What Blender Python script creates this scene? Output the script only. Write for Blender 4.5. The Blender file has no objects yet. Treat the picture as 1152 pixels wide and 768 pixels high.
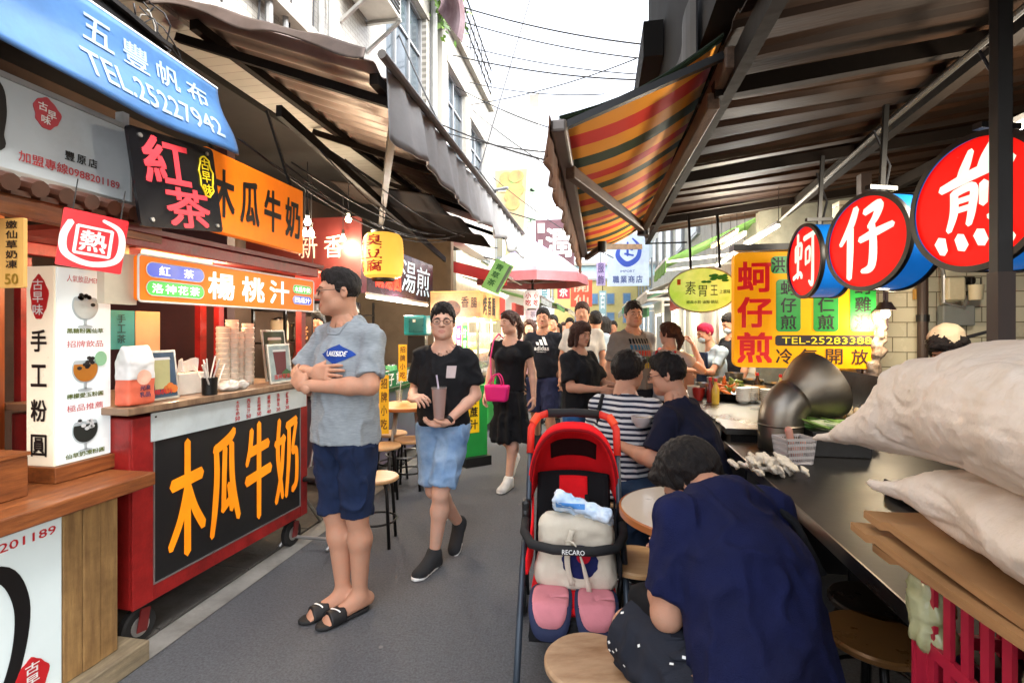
import bpy, bmesh, math, random
import numpy as np
from mathutils import Matrix, Vector, Euler
from mathutils.bvhtree import BVHTree
random.seed(7)
PI = math.pi
R = math.radians
sc = bpy.context.scene
# ---------------------------------------------------------------- camera, sky, sun, exposure
YAW, CAMZ, FPX, HOR = R(10.03), 1.43, 560.0, 372.0     # yaw to the left of the street axis, eye height, focal length and horizon in photo pixels
cam_d = bpy.data.cameras.new('camera')
cam = bpy.data.objects.new('camera', cam_d)
sc.collection.objects.link(cam)
cam.location = (0, 0, CAMZ)
cam.rotation_euler = (R(90), 0, YAW)
cam_d.sensor_width = 36
cam_d.lens = 36 * FPX / 1152
cam_d.shift_y = (HOR - 384) / 1152
cam_d.clip_start, cam_d.clip_end = 0.03, 600
sc.camera = cam
w = bpy.data.worlds.new('World')
sc.world = w
w.use_nodes = True
wt = w.node_tree
bg = wt.nodes['Background']
sky = wt.nodes.new('ShaderNodeTexSky')
sky.sky_type = 'NISHITA'
sky.sun_disc = False
sky.sun_elevation, sky.sun_rotation = R(50), R(105)
sky.air_density, sky.dust_density, sky.ozone_density = 1.0, 7.0, 1.0
hs = wt.nodes.new('ShaderNodeHueSaturation')
hs.inputs['Saturation'].default_value = 0.35
wt.links.new(sky.outputs[0], hs.inputs['Color'])
wt.links.new(hs.outputs[0], bg.inputs[0])
bg.inputs[1].default_value = 0.15
sun_d = bpy.data.lights.new('sun', 'SUN')
sun_d.energy, sun_d.angle, sun_d.color = .5, R(25), (1, .96, .9)
sun = bpy.data.objects.new('sun', sun_d)
sc.collection.objects.link(sun)
sun.rotation_euler = (R(40), 0, R(75))
sc.view_settings.view_transform = 'Standard'
sc.view_settings.look = 'None'
EXP = 2.75
sc.view_settings.exposure = EXP
sc.view_settings.gamma = 1
EM = 2 ** -EXP                                           # an emitter of strength EM shows its own colour
sc.cycles.max_bounces = 8
sc.cycles.diffuse_bounces = 5
sc.cycles.glossy_bounces = 3
sc.cycles.use_denoising = True
sc.cycles.sample_clamp_indirect = 5

# ---------------------------------------------------------------- where a photo pixel lies in the place
CA, SA = math.cos(YAW), math.sin(YAW)
RV, WV = Vector((CA, SA, 0)), Vector((-SA, CA, 0))
def at(px, py, Z):
    return RV * ((px - 576) / FPX * Z) + WV * Z + Vector((0, 0, CAMZ + (HOR - py) / FPX * Z))
def onX(px, py, x):
    return at(px, py, x / (CA * (px - 576) / FPX - SA))
def onY(px, py, y):
    return at(px, py, y / (SA * (px - 576) / FPX + CA))
def onZ(px, py, z=0.0):
    return at(px, py, FPX * (CAMZ - z) / (py - HOR))
V = lambda *a: Vector(a)
X_, Y_, Z_ = V(1, 0, 0), V(0, 1, 0), V(0, 0, 1)

# ---------------------------------------------------------------- materials
def C(h):
    h = h.lstrip('#')
    f = lambda v: v / 12.92 if v <= .04045 else ((v + .055) / 1.055) ** 2.4
    return tuple(f(int(h[i:i + 2], 16) / 255) for i in (0, 2, 4))
_m = {}
def mat(name, col, rough=.6, metal=0.0, var=.12, ns=6.0, bump=0.0, bs=40.0, emit=0.0, stretch=None, alpha=1.0, trans=0.0, spec=.5, sss=0.0, col2=None, coat=0.0, dirt=0.0):
    """one procedural material: noise-mixed colour, uneven gloss, bump"""
    if name in _m: return _m[name]
    m = bpy.data.materials.new(name); m.use_nodes = True; _m[name] = m
    nt = m.node_tree; L = nt.links; N = nt.nodes
    b = N['Principled BSDF']
    if isinstance(col, str): col = C(col)
    c1 = tuple(max(0, v * (1 - var)) for v in col)
    c2 = tuple(min(1, v * (1 + var)) for v in col)
    if col2: c2 = C(col2) if isinstance(col2, str) else col2; c1 = col
    tc = N.new('ShaderNodeTexCoord'); mp = N.new('ShaderNodeMapping'); L.new(tc.outputs['Object'], mp.inputs[0])
    if stretch: mp.inputs['Scale'].default_value = stretch
    n = N.new('ShaderNodeTexNoise'); n.inputs['Scale'].default_value = ns; n.inputs['Detail'].default_value = 6; n.inputs['Roughness'].default_value = .6
    L.new(mp.outputs[0], n.inputs['Vector'])
    cr = N.new('ShaderNodeValToRGB'); L.new(n.outputs['Fac'], cr.inputs[0])
    cr.color_ramp.elements[0].position, cr.color_ramp.elements[1].position = .32, .68
    cr.color_ramp.elements[0].color, cr.color_ramp.elements[1].color = (*c1, 1), (*c2, 1)
    out = cr.outputs[0]
    if dirt:
        n2 = N.new('ShaderNodeTexNoise'); n2.inputs['Scale'].default_value = ns * .35; n2.inputs['Detail'].default_value = 8; n2.inputs['Roughness'].default_value = .7
        L.new(tc.outputs['Object'], n2.inputs['Vector'])
        r2 = N.new('ShaderNodeValToRGB'); L.new(n2.outputs['Fac'], r2.inputs[0])
        r2.color_ramp.elements[0].position, r2.color_ramp.elements[1].position = .5, .72
        mx = N.new('ShaderNodeMix'); mx.data_type = 'RGBA'; mx.blend_type = 'MULTIPLY'
        ml = N.new('ShaderNodeMath'); ml.operation = 'MULTIPLY'; ml.inputs[1].default_value = dirt
        L.new(r2.outputs[0], ml.inputs[0]); L.new(ml.outputs[0], mx.inputs[0]); L.new(out, mx.inputs[6]); mx.inputs[7].default_value = (.3, .24, .18, 1)
        out = mx.outputs[2]
    L.new(out, b.inputs['Base Color'])
    b.inputs['Metallic'].default_value = metal
    b.inputs['Specular IOR Level'].default_value = spec
    mr = N.new('ShaderNodeMapRange'); L.new(n.outputs['Fac'], mr.inputs[0])
    mr.inputs[3].default_value, mr.inputs[4].default_value = max(.03, rough - .12), min(1, rough + .12)
    L.new(mr.outputs[0], b.inputs['Roughness'])
    if bump:
        nb = N.new('ShaderNodeTexNoise'); nb.inputs['Scale'].default_value = bs; nb.inputs['Detail'].default_value = 5
        L.new(mp.outputs[0], nb.inputs['Vector'])
        bp = N.new('ShaderNodeBump'); bp.inputs['Strength'].default_value = bump; bp.inputs['Distance'].default_value = .01
        L.new(nb.outputs['Fac'], bp.inputs['Height']); L.new(bp.outputs[0], b.inputs['Normal'])
    if emit:
        L.new(out, b.inputs['Emission Color']); b.inputs['Emission Strength'].default_value = emit * EM
    if sss:
        b.inputs['Subsurface Weight'].default_value = sss; b.inputs['Subsurface Radius'].default_value = (.012, .005, .003); b.inputs['Subsurface Scale'].default_value = 1
    if trans: b.inputs['Transmission Weight'].default_value = trans
    if coat: b.inputs['Coat Weight'].default_value = coat
    if alpha < 1: b.inputs['Alpha'].default_value = alpha
    return m
def band_mat(name, cols, axis, scale, rough=.8, offs=0.0, bump=.2, var=.25):
    """hard colour bands across one object axis (cloth stripes, planks)"""
    if name in _m: return _m[name]
    m = mat(name, '#888888', rough=rough, bump=bump, bs=250)
    nt = m.node_tree; N = nt.nodes; L = nt.links; b = N['Principled BSDF']
    tc = N.new('ShaderNodeTexCoord'); sp = N.new('ShaderNodeSeparateXYZ'); L.new(tc.outputs['Object'], sp.inputs[0])
    mu = N.new('ShaderNodeMath'); mu.operation = 'MULTIPLY_ADD'; mu.inputs[1].default_value = scale; mu.inputs[2].default_value = offs + 50
    L.new(sp.outputs[axis], mu.inputs[0])
    fr = N.new('ShaderNodeMath'); fr.operation = 'FRACT'; L.new(mu.outputs[0], fr.inputs[0])
    cr = N.new('ShaderNodeValToRGB'); cr.color_ramp.interpolation = 'CONSTANT'; L.new(fr.outputs[0], cr.inputs[0])
    e = cr.color_ramp.elements
    for i, (pos, c) in enumerate(cols):
        el = e[i] if i < 2 and i < len(e) else e.new(pos)
        el.position = pos; el.color = (*C(c), 1)
    nz = N.new('ShaderNodeTexNoise'); nz.inputs['Scale'].default_value = 5; nz.inputs['Detail'].default_value = 6; L.new(tc.outputs['Object'], nz.inputs['Vector'])
    mx = N.new('ShaderNodeMix'); mx.data_type = 'RGBA'; mx.blend_type = 'MULTIPLY'; mx.inputs[0].default_value = var
    L.new(cr.outputs[0], mx.inputs[6]); L.new(nz.outputs['Color'], mx.inputs[7])
    hs_ = N.new('ShaderNodeRGBToBW'); L.new(nz.outputs['Color'], hs_.inputs[0]); L.new(hs_.outputs[0], mx.inputs[7])
    L.new(mx.outputs[2], b.inputs['Base Color'])
    return m
def tile_mat(name, col, mortar, sx, sy, rough=.35, msize=.02, offset=.5, axes='xz', var=.06):
    """tiles or bricks on a wall"""
    if name in _m: return _m[name]
    m = mat(name, col, rough=rough)
    nt = m.node_tree; N = nt.nodes; L = nt.links; b = N['Principled BSDF']
    tc = N.new('ShaderNodeTexCoord'); sp = N.new('ShaderNodeSeparateXYZ'); cb = N.new('ShaderNodeCombineXYZ')
    L.new(tc.outputs['Object'], sp.inputs[0])
    L.new(sp.outputs['XYZ'.index(axes[0].upper())], cb.inputs[0]); L.new(sp.outputs['XYZ'.index(axes[1].upper())], cb.inputs[1])
    br = N.new('ShaderNodeTexBrick'); L.new(cb.outputs[0], br.inputs['Vector'])
    c = C(col)
    br.inputs['Color1'].default_value = (*[v * (1 - var) for v in c], 1); br.inputs['Color2'].default_value = (*[min(1, v * (1 + var)) for v in c], 1)
    br.inputs['Mortar'].default_value = (*C(mortar), 1)
    br.inputs['Scale'].default_value = 1; br.inputs['Mortar Size'].default_value = msize * sy; br.inputs['Brick Width'].default_value = sx; br.inputs['Row Height'].default_value = sy
    br.offset = offset
    nz = N.new('ShaderNodeTexNoise'); nz.inputs['Scale'].default_value = 1.4; nz.inputs['Detail'].default_value = 8; L.new(tc.outputs['Object'], nz.inputs['Vector'])
    rp = N.new('ShaderNodeValToRGB'); L.new(nz.outputs['Fac'], rp.inputs[0]); rp.color_ramp.elements[0].position = .35; rp.color_ramp.elements[1].position = .6
    rp.color_ramp.elements[0].color = (.66, .62, .56, 1); rp.color_ramp.elements[1].color = (1, 1, 1, 1)
    mx = N.new('ShaderNodeMix'); mx.data_type = 'RGBA'; mx.blend_type = 'MULTIPLY'; mx.inputs[0].default_value = .6
    L.new(br.outputs['Color'], mx.inputs[6]); L.new(rp.outputs[0], mx.inputs[7]); L.new(mx.outputs[2], b.inputs['Base Color'])
    bp = N.new('ShaderNodeBump'); bp.inputs['Strength'].default_value = .4; bp.inputs['Distance'].default_value = .004; bp.invert = True
    L.new(br.outputs['Fac'], bp.inputs['Height']); L.new(bp.outputs[0], b.inputs['Normal'])
    return m

# ---------------------------------------------------------------- objects, things, parts
ROOT = {}
def link(o): sc.collection.objects.link(o)
def tag(o, label, cat, group=None, kind=None):
    if label: o['label'] = label
    if cat: o['category'] = cat
    if group: o['group'] = group
    if kind: o['kind'] = kind
    return o
def thing(name, label, cat, loc=(0, 0, 0), rz=0.0, group=None):
    o = bpy.data.objects.new(name, None); link(o)
    o.empty_display_size = .1
    o.location = loc; o.rotation_euler = (0, 0, rz)
    ROOT[o.name] = Matrix.Translation(loc) @ Matrix.Rotation(rz, 4, 'Z')
    return tag(o, label, cat, group)
def place(o, loc, rz=0.0):
    o.location = loc; o.rotation_euler = (0, 0, rz)
def dup(o, loc=None, rz=None, label=None, parent=None):
    c = o.copy(); link(c); c.parent = parent
    if loc is not None: c.location = loc
    if rz is not None: c.rotation_euler = (0, 0, rz)
    if label: c['label'] = label
    for ch in list(o.children): dup(ch, parent=c)
    return c
class MB:
    def __init__(s): s.v = []; s.f = []; s.mi = []; s.cur = 0
    def add(s, vs, fs):
        n = len(s.v); s.v += [tuple(p) for p in vs]; s.f += [tuple(i + n for i in f) for f in fs]; s.mi += [s.cur] * len(fs)
        return s
    def box(s, c, d, M=None):
        x, y, z = d[0] / 2, d[1] / 2, d[2] / 2
        vs = [V(a, b, e) for a in (-x, x) for b in (-y, y) for e in (-z, z)]
        if M is not None: vs = [M @ p for p in vs]
        c = Vector(c)
        return s.add([p + c for p in vs], [(0, 1, 3, 2), (4, 6, 7, 5), (0, 4, 5, 1), (2, 3, 7, 6), (0, 2, 6, 4), (1, 5, 7, 3)])
    def bb(s, a, b):
        a, b = Vector(a), Vector(b)
        return s.box((a + b) / 2, [abs(b[i] - a[i]) for i in range(3)])
    def bar(s, a, b, w_, h_, up=None):
        a, b = Vector(a), Vector(b); d = (b - a); l = d.length; d.normalize()
        up = Vector(up) if up else (Z_ if abs(d.z) < .95 else Y_)
        x = d.cross(up).normalized(); z = x.cross(d)
        return s.box((a + b) / 2, (w_, l, h_), Matrix((x, d, z)).transposed())
    def cyl(s, a, b, r0, r1=None, n=16, caps=True):
        r1 = r0 if r1 is None else r1
        a, b = Vector(a), Vector(b); d = (b - a).normalized()
        x = d.orthogonal().normalized(); y = d.cross(x)
        vs = [a + (x * math.cos(t) + y * math.sin(t)) * r0 for t in np.arange(n) * 2 * PI / n] + [b + (x * math.cos(t) + y * math.sin(t)) * r1 for t in np.arange(n) * 2 * PI / n]
        fs = [(i, (i + 1) % n, n + (i + 1) % n, n + i) for i in range(n)]
        if caps: fs += [tuple(range(n))[::-1], tuple(range(n, 2 * n))]
        return s.add(vs, fs)
    def tube(s, pts, r, n=8, closed=False, flat=None):
        pts = [Vector(p) for p in pts]; m = len(pts); vs = []; fs = []
        rr = r if isinstance(r, (list, tuple)) else [r] * m
        prev = None
        for i, p in enumerate(pts):
            d = (pts[(i + 1) % m] - pts[i - 1]) if closed else (pts[min(i + 1, m - 1)] - pts[max(i - 1, 0)])
            d.normalize()
            x = d.orthogonal().normalized() if prev is None else (prev - d * prev.dot(d)).normalized()
            prev = x; y = d.cross(x)
            vs += [p + (x * math.cos(t) + y * math.sin(t)) * rr[i] for t in np.arange(n) * 2 * PI / n]
        for i in range(m if closed else m - 1):
            for j in range(n):
                a, b = i * n, ((i + 1) % m) * n
                fs.append((a + j, a + (j + 1) % n, b + (j + 1) % n, b + j))
        if not closed: fs += [tuple(range(n))[::-1], tuple(range((m - 1) * n, m * n))]
        return s.add(vs, fs)
    def lathe(s, prof, c=(0, 0, 0), axis=Z_, n=32, sx=1.0, cap=True):
        axis = Vector(axis).normalized(); x = axis.orthogonal().normalized() if axis != Z_ else X_; y = axis.cross(x); c = Vector(c)
        vs = []; fs = []
        for r, h in prof:
            vs += [c + axis * h + (x * math.cos(t) * sx + y * math.sin(t)) * r for t in np.arange(n) * 2 * PI / n]
        for i in range(len(prof) - 1):
            for j in range(n): fs.append((i * n + j, i * n + (j + 1) % n, (i + 1) * n + (j + 1) % n, (i + 1) * n + j))
        if cap and prof[0][0] > 1e-4: fs.append(tuple(range(n))[::-1])
        if cap and prof[-1][0] > 1e-4: fs.append(tuple(range((len(prof) - 1) * n, len(prof) * n)))
        return s.add(vs, fs)
    def prism(s, poly, P, t0, t1):
        """polygon in the plane frame P, from depth t0 to t1 along its normal"""
        n = len(poly)
        return s.add([P.p(a, b, t0) for a, b in poly] + [P.p(a, b, t1) for a, b in poly],
                     [tuple(range(n))[::-1], tuple(range(n, 2 * n))] + [(i, (i + 1) % n, n + (i + 1) % n, n + i) for i in range(n)])
    def sheet(s, fn, nu, nv, th=.006):
        """double-sided sheet of real thickness from fn(u,v) -> point"""
        P_ = [[Vector(fn(i / nu, j / nv)) for j in range(nv + 1)] for i in range(nu + 1)]
        vs = []; W = nv + 1
        for sgn in (1, -1):
            for i in range(nu + 1):
                for j in range(nv + 1):
                    du = P_[min(i + 1, nu)][j] - P_[max(i - 1, 0)][j]; dv = P_[i][min(j + 1, nv)] - P_[i][max(j - 1, 0)]
                    nn = du.cross(dv).normalized()
                    vs.append(P_[i][j] + nn * (th / 2 * sgn))
        K = (nu + 1) * W; fs = []
        for i in range(nu):
            for j in range(nv):
                a = i * W + j
                fs.append((a, a + W, a + W + 1, a + 1)); fs.append((K + a, K + a + 1, K + a + W + 1, K + a + W))
        for i in range(nu): fs.append((i * W, K + i * W, K + (i + 1) * W, (i + 1) * W)); a = i * W + nv; fs.append((a, a + W, K + a + W, K + a))
        for j in range(nv): fs.append((j, j + 1, K + j + 1, K + j)); a = nu * W + j; fs.append((a, K + a, K + a + 1, a + 1))
        return s.add(vs, fs)
    def pts(s, vs, fs): return s.add(vs, fs)
def obj(name, mb, mats, parent=None, smooth=False, bevel=0.0, label=None):
    """link one mesh; coordinates are those of the thing's world (or of the thing itself while it stands at the origin)"""
    me = bpy.data.meshes.new(name)
    if isinstance(mb, MB): vs, fs, mi = mb.v, mb.f, mb.mi
    else: vs, fs = mb[0], mb[1]; mi = mb[2] if len(mb) > 2 else None
    M = ROOT.get(parent.name) if parent else None
    if M is not None and M != Matrix.Identity(4):
        Mi = np.array(M.inverted()); a = np.asarray(vs, float).reshape(-1, 3); vs = (a @ Mi[:3, :3].T + Mi[:3, 3]).tolist()
    me.from_pydata([tuple(p) for p in vs], [], [tuple(f) for f in fs])
    for m_ in (mats if isinstance(mats, (list, tuple)) else [mats]): me.materials.append(m_)
    if mi is not None and any(mi): me.polygons.foreach_set('material_index', np.asarray(mi, np.int32))
    if smooth: me.polygons.foreach_set('use_smooth', np.ones(len(me.polygons), bool))
    me.update()
    if not smooth:
        b = bmesh.new(); b.from_mesh(me); bmesh.ops.recalc_face_normals(b, faces=b.faces); b.to_mesh(me); b.free()
    if smooth == 'auto': me.set_sharp_from_angle(angle=R(35))
    o = bpy.data.objects.new(name, me); link(o)
    if parent:
        o.parent = parent; ROOT[o.name] = ROOT[parent.name]
    if bevel:
        bv = o.modifiers.new('bevel', 'BEVEL'); bv.width = bevel; bv.segments = 2; bv.limit_method = 'ANGLE'
    if label: o['label'] = label
    return o
def solo(name, mb, mats, label, cat, group=None, kind=None, smooth=False, bevel=0.0):
    """a thing that is one mesh, its origin at its base"""
    vs = np.asarray(mb.v if isinstance(mb, MB) else mb[0], float)
    lo, hi = vs.min(0), vs.max(0); c = np.array([(lo[0] + hi[0]) / 2, (lo[1] + hi[1]) / 2, lo[2]])
    fs = mb.f if isinstance(mb, MB) else mb[1]; mi = mb.mi if isinstance(mb, MB) else (mb[2] if len(mb) > 2 else None)
    o = obj(name, ((vs - c).tolist(), fs, mi), mats, None, smooth, bevel)
    o.location = c; ROOT[o.name] = Matrix.Translation(Vector(c))
    return tag(o, label, cat, group, kind)
def struct(name, mb, m_, smooth=False):
    o = obj(name, mb, m_, None, smooth); o['kind'] = 'structure'; return o
class Pl:
    """a plane frame: origin, right, up, normal (towards the viewer)"""
    def __init__(s, O, u=X_, v=Z_): s.O = Vector(O); s.u = Vector(u).normalized(); s.v = Vector(v).normalized(); s.n = s.u.cross(s.v)
    def p(s, a, b, c=0.0): return s.O + s.u * a + s.v * b + s.n * c
# ---------------------------------------------------------------- lettering
_fc = bpy.data.curves.new('lettering', 'FONT'); _fo = bpy.data.objects.new('lettering', _fc); link(_fo)
_gl = {}
def glyph(t, bold=.0):
    k = (t, bold)
    if k not in _gl:
        _fc.body = t; _fc.resolution_u = 2 if len(t) > 2 else 3
        dg = bpy.context.evaluated_depsgraph_get(); dg.update()
        me = bpy.data.meshes.new_from_object(_fo.evaluated_get(dg))
        vs = np.array([v.co[:] for v in me.vertices], float).reshape(-1, 3); fs = [tuple(p.vertices) for p in me.polygons]
        bpy.data.meshes.remove(me)
        if len(vs): lo, hi = vs.min(0), vs.max(0); vs = (vs - (lo + hi) / 2) / np.maximum(hi - lo, 1e-6)
        _gl[k] = (vs, fs)
    return _gl[k]
def text(P, items, c=.003, warp=None):
    """items: (string, centre a, centre b, width, height[, bold[, shear]]) in the plane frame P -> one mesh of lettering, c metres proud"""
    mb = MB()
    for it in items:
        t, a, b, w_, h_ = it[:5]; bold = it[5] if len(it) > 5 else .02; sh = it[6] if len(it) > 6 else 0
        vs, fs = glyph(t)
        bx, by = bold * min(abs(h_), abs(w_) / max(1, len(t) * .55)) * .8, bold * abs(h_) * .8
        for k, (ox, oy) in enumerate(((0, 0),) if bold < .012 else ((-bx, -by), (bx, -by), (-bx, by), (bx, by), (0, 0))):
            out = []
            for x, y, z in vs:
                q = (a + ox + x * w_ + sh * y * h_, b + oy + y * h_)
                out.append(warp(*q) if warp else P.p(q[0], q[1], c + .00025 * k))
            mb.add(out, fs)
    return mb
def col_text(s, a, b0, w_, h_, gap, bold=.02): return [(ch, a, b0 - i * (h_ + gap), w_, h_, bold) for i, ch in enumerate(s)]
def row_text(s, a0, b, w_, h_, gap, bold=.02): return [(ch, a0 + i * (w_ + gap), b, w_, h_, bold) for i, ch in enumerate(s)]
def rrect(x0, y0, x1, y1, r, n=6):
    o = []
    for cx, cy, a0 in ((x1 - r, y1 - r, 0), (x0 + r, y1 - r, 90), (x0 + r, y0 + r, 180), (x1 - r, y0 + r, 270)):
        o += [(cx + r * math.cos(R(a0 + 90 * i / n)), cy + r * math.sin(R(a0 + 90 * i / n))) for i in range(n + 1)]
    return o
def blob(cx, cy, rx, ry, n=40): return [(cx + rx * math.cos(t) * (1 + .10 * math.sin(3 * t + 1) + .05 * math.sin(7 * t)), cy + ry * math.sin(t) * (1 + .06 * math.cos(4 * t) + .04 * math.sin(9 * t))) for t in np.arange(n) * 2 * PI / n]
def ring(cx, cy, rx, ry, n=40): return [(cx + rx * math.cos(t), cy + ry * math.sin(t)) for t in np.arange(n) * 2 * PI / n]
def brush(P, strokes, sx, sy, c=.003):
    """brush-written strokes: polylines of (x, y, width) smoothed into tapering ribbons"""
    mb = MB()
    for k, st in enumerate(strokes):
        q = np.array(st, float); m = len(q)
        tt = np.linspace(0, m - 1, (m - 1) * 7 + 1); S_ = []
        for t in tt:
            i = min(int(t), m - 2); f = t - i
            p0, p1, p2, p3 = q[max(i - 1, 0)], q[i], q[i + 1], q[min(i + 2, m - 1)]
            S_.append(.5 * (2 * p1 + (p2 - p0) * f + (2 * p0 - 5 * p1 + 4 * p2 - p3) * f * f + (3 * p1 - p0 - 3 * p2 + p3) * f ** 3))
        S_ = np.array(S_); d = np.gradient(S_[:, :2], axis=0); d /= np.maximum(np.linalg.norm(d, axis=1, keepdims=True), 1e-6)
        nn = np.stack([-d[:, 1], d[:, 0]], 1); wd = np.maximum(S_[:, 2:3], .006) / 2
        l = S_[:, :2] + nn * wd; r = S_[:, :2] - nn * wd; K = len(S_)
        cc = c + .0006 * k
        a0, a1 = S_[0, :2] - d[0] * wd[0] * .7, S_[-1, :2] + d[-1] * wd[-1] * .7
        vs = [P.p(p[0] * sx, p[1] * sy, cc) for p in np.vstack([l, r, [a0], [a1]])]
        mb.add(vs, [(i, K + i, K + i + 1, i + 1) for i in range(K - 1)] + [(2 * K, K, 0), (2 * K + 1, K - 1, 2 * K - 1)])
    return mb
# ---------------------------------------------------------------- smooth solids from distance fields (bodies, cloth, sacks, food)
def vnoise(Pn, scale, seed=0):
    q = np.asarray(Pn) * scale + seed * 17.31; i = np.floor(q).astype(np.int64); f = q - i; f = f * f * (3 - 2 * f)
    def h(a, b, c):
        n = (a * 374761393 + b * 668265263 + c * 2147483647 + seed * 144665) & 0xffffffff
        n = ((n ^ (n >> 13)) * 1274126177) & 0xffffffff
        return ((n ^ (n >> 16)) & 0xffff) / 32767.5 - 1
    r = 0
    for dx in (0, 1):
        for dy in (0, 1):
            for dz in (0, 1):
                r = r + h(i[:, 0] + dx, i[:, 1] + dy, i[:, 2] + dz) * (f[:, 0] if dx else 1 - f[:, 0]) * (f[:, 1] if dy else 1 - f[:, 1]) * (f[:, 2] if dz else 1 - f[:, 2])
    return r
def nets(Fd, o, h):
    """naive surface nets"""
    n = np.array(Fd.shape); s = Fd < 0
    cs = np.zeros(n - 1, np.int8)
    for i in (0, 1):
        for j in (0, 1):
            for k in (0, 1): cs += s[i:n[0] - 1 + i, j:n[1] - 1 + j, k:n[2] - 1 + k]
    act = (cs > 0) & (cs < 8); idx = np.full(n - 1, -1, np.int64); ii = np.argwhere(act); idx[act] = np.arange(len(ii))
    acc = np.zeros((len(ii), 3)); cnt = np.zeros(len(ii))
    for ax in range(3):
        for b in (0, 1):
            for c in (0, 1):
                o0 = np.zeros(3, int); ot = [a for a in range(3) if a != ax]; o0[ot[0]] = b; o0[ot[1]] = c
                o1 = o0.copy(); o1[ax] = 1
                A = Fd[tuple((ii + o0).T)]; B = Fd[tuple((ii + o1).T)]; x = (A < 0) != (B < 0)
                t = np.where(x, A / np.where(x, A - B, 1), 0)
                p = np.repeat(o0[None].astype(float), len(ii), 0); p[:, ax] += t
                acc += np.where(x[:, None], p, 0); cnt += x
    v = (ii + acc / cnt[:, None]) * h + o
    fs = []
    for ax in range(3):
        sl0 = [slice(None)] * 3; sl1 = [slice(None)] * 3; sl0[ax] = slice(0, -1); sl1[ax] = slice(1, None)
        a, b = s[tuple(sl0)], s[tuple(sl1)]; e = np.argwhere(a != b)
        ot = [(ax + 1) % 3, (ax + 2) % 3]
        e = e[(e[:, ot[0]] > 0) & (e[:, ot[1]] > 0) & (e[:, ot[0]] < n[ot[0]] - 1) & (e[:, ot[1]] < n[ot[1]] - 1)]
        d0 = np.zeros(3, int); d0[ot[0]] = 1; d1 = np.zeros(3, int); d1[ot[1]] = 1
        q = np.stack([idx[tuple((e - d0 - d1).T)], idx[tuple((e - d1).T)], idx[tuple(e.T)], idx[tuple((e - d0).T)]], 1)
        fl = ~a[tuple(e.T)]; q[fl] = q[fl][:, ::-1]; fs.append(q)
    return v, np.concatenate(fs)
def vnormals(v, f):
    t = np.cross(v[f[:, 2]] - v[f[:, 0]], v[f[:, 3]] - v[f[:, 1]]); n = np.zeros_like(v)
    for k in range(4): np.add.at(n, f[:, k], t)
    return n / np.maximum(np.linalg.norm(n, axis=1, keepdims=True), 1e-12)
def smoothv(v, f, it=2):
    for _ in range(it):
        a = np.zeros_like(v); c = np.zeros(len(v))
        for k in range(4):
            i, j = f[:, k], f[:, (k + 1) % 4]
            np.add.at(a, i, v[j]); np.add.at(c, i, 1); np.add.at(a, j, v[i]); np.add.at(c, j, 1)
        v = v * .45 + a / np.maximum(c, 1)[:, None] * .55
    return v
A3 = lambda p: np.asarray(p, float)
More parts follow.
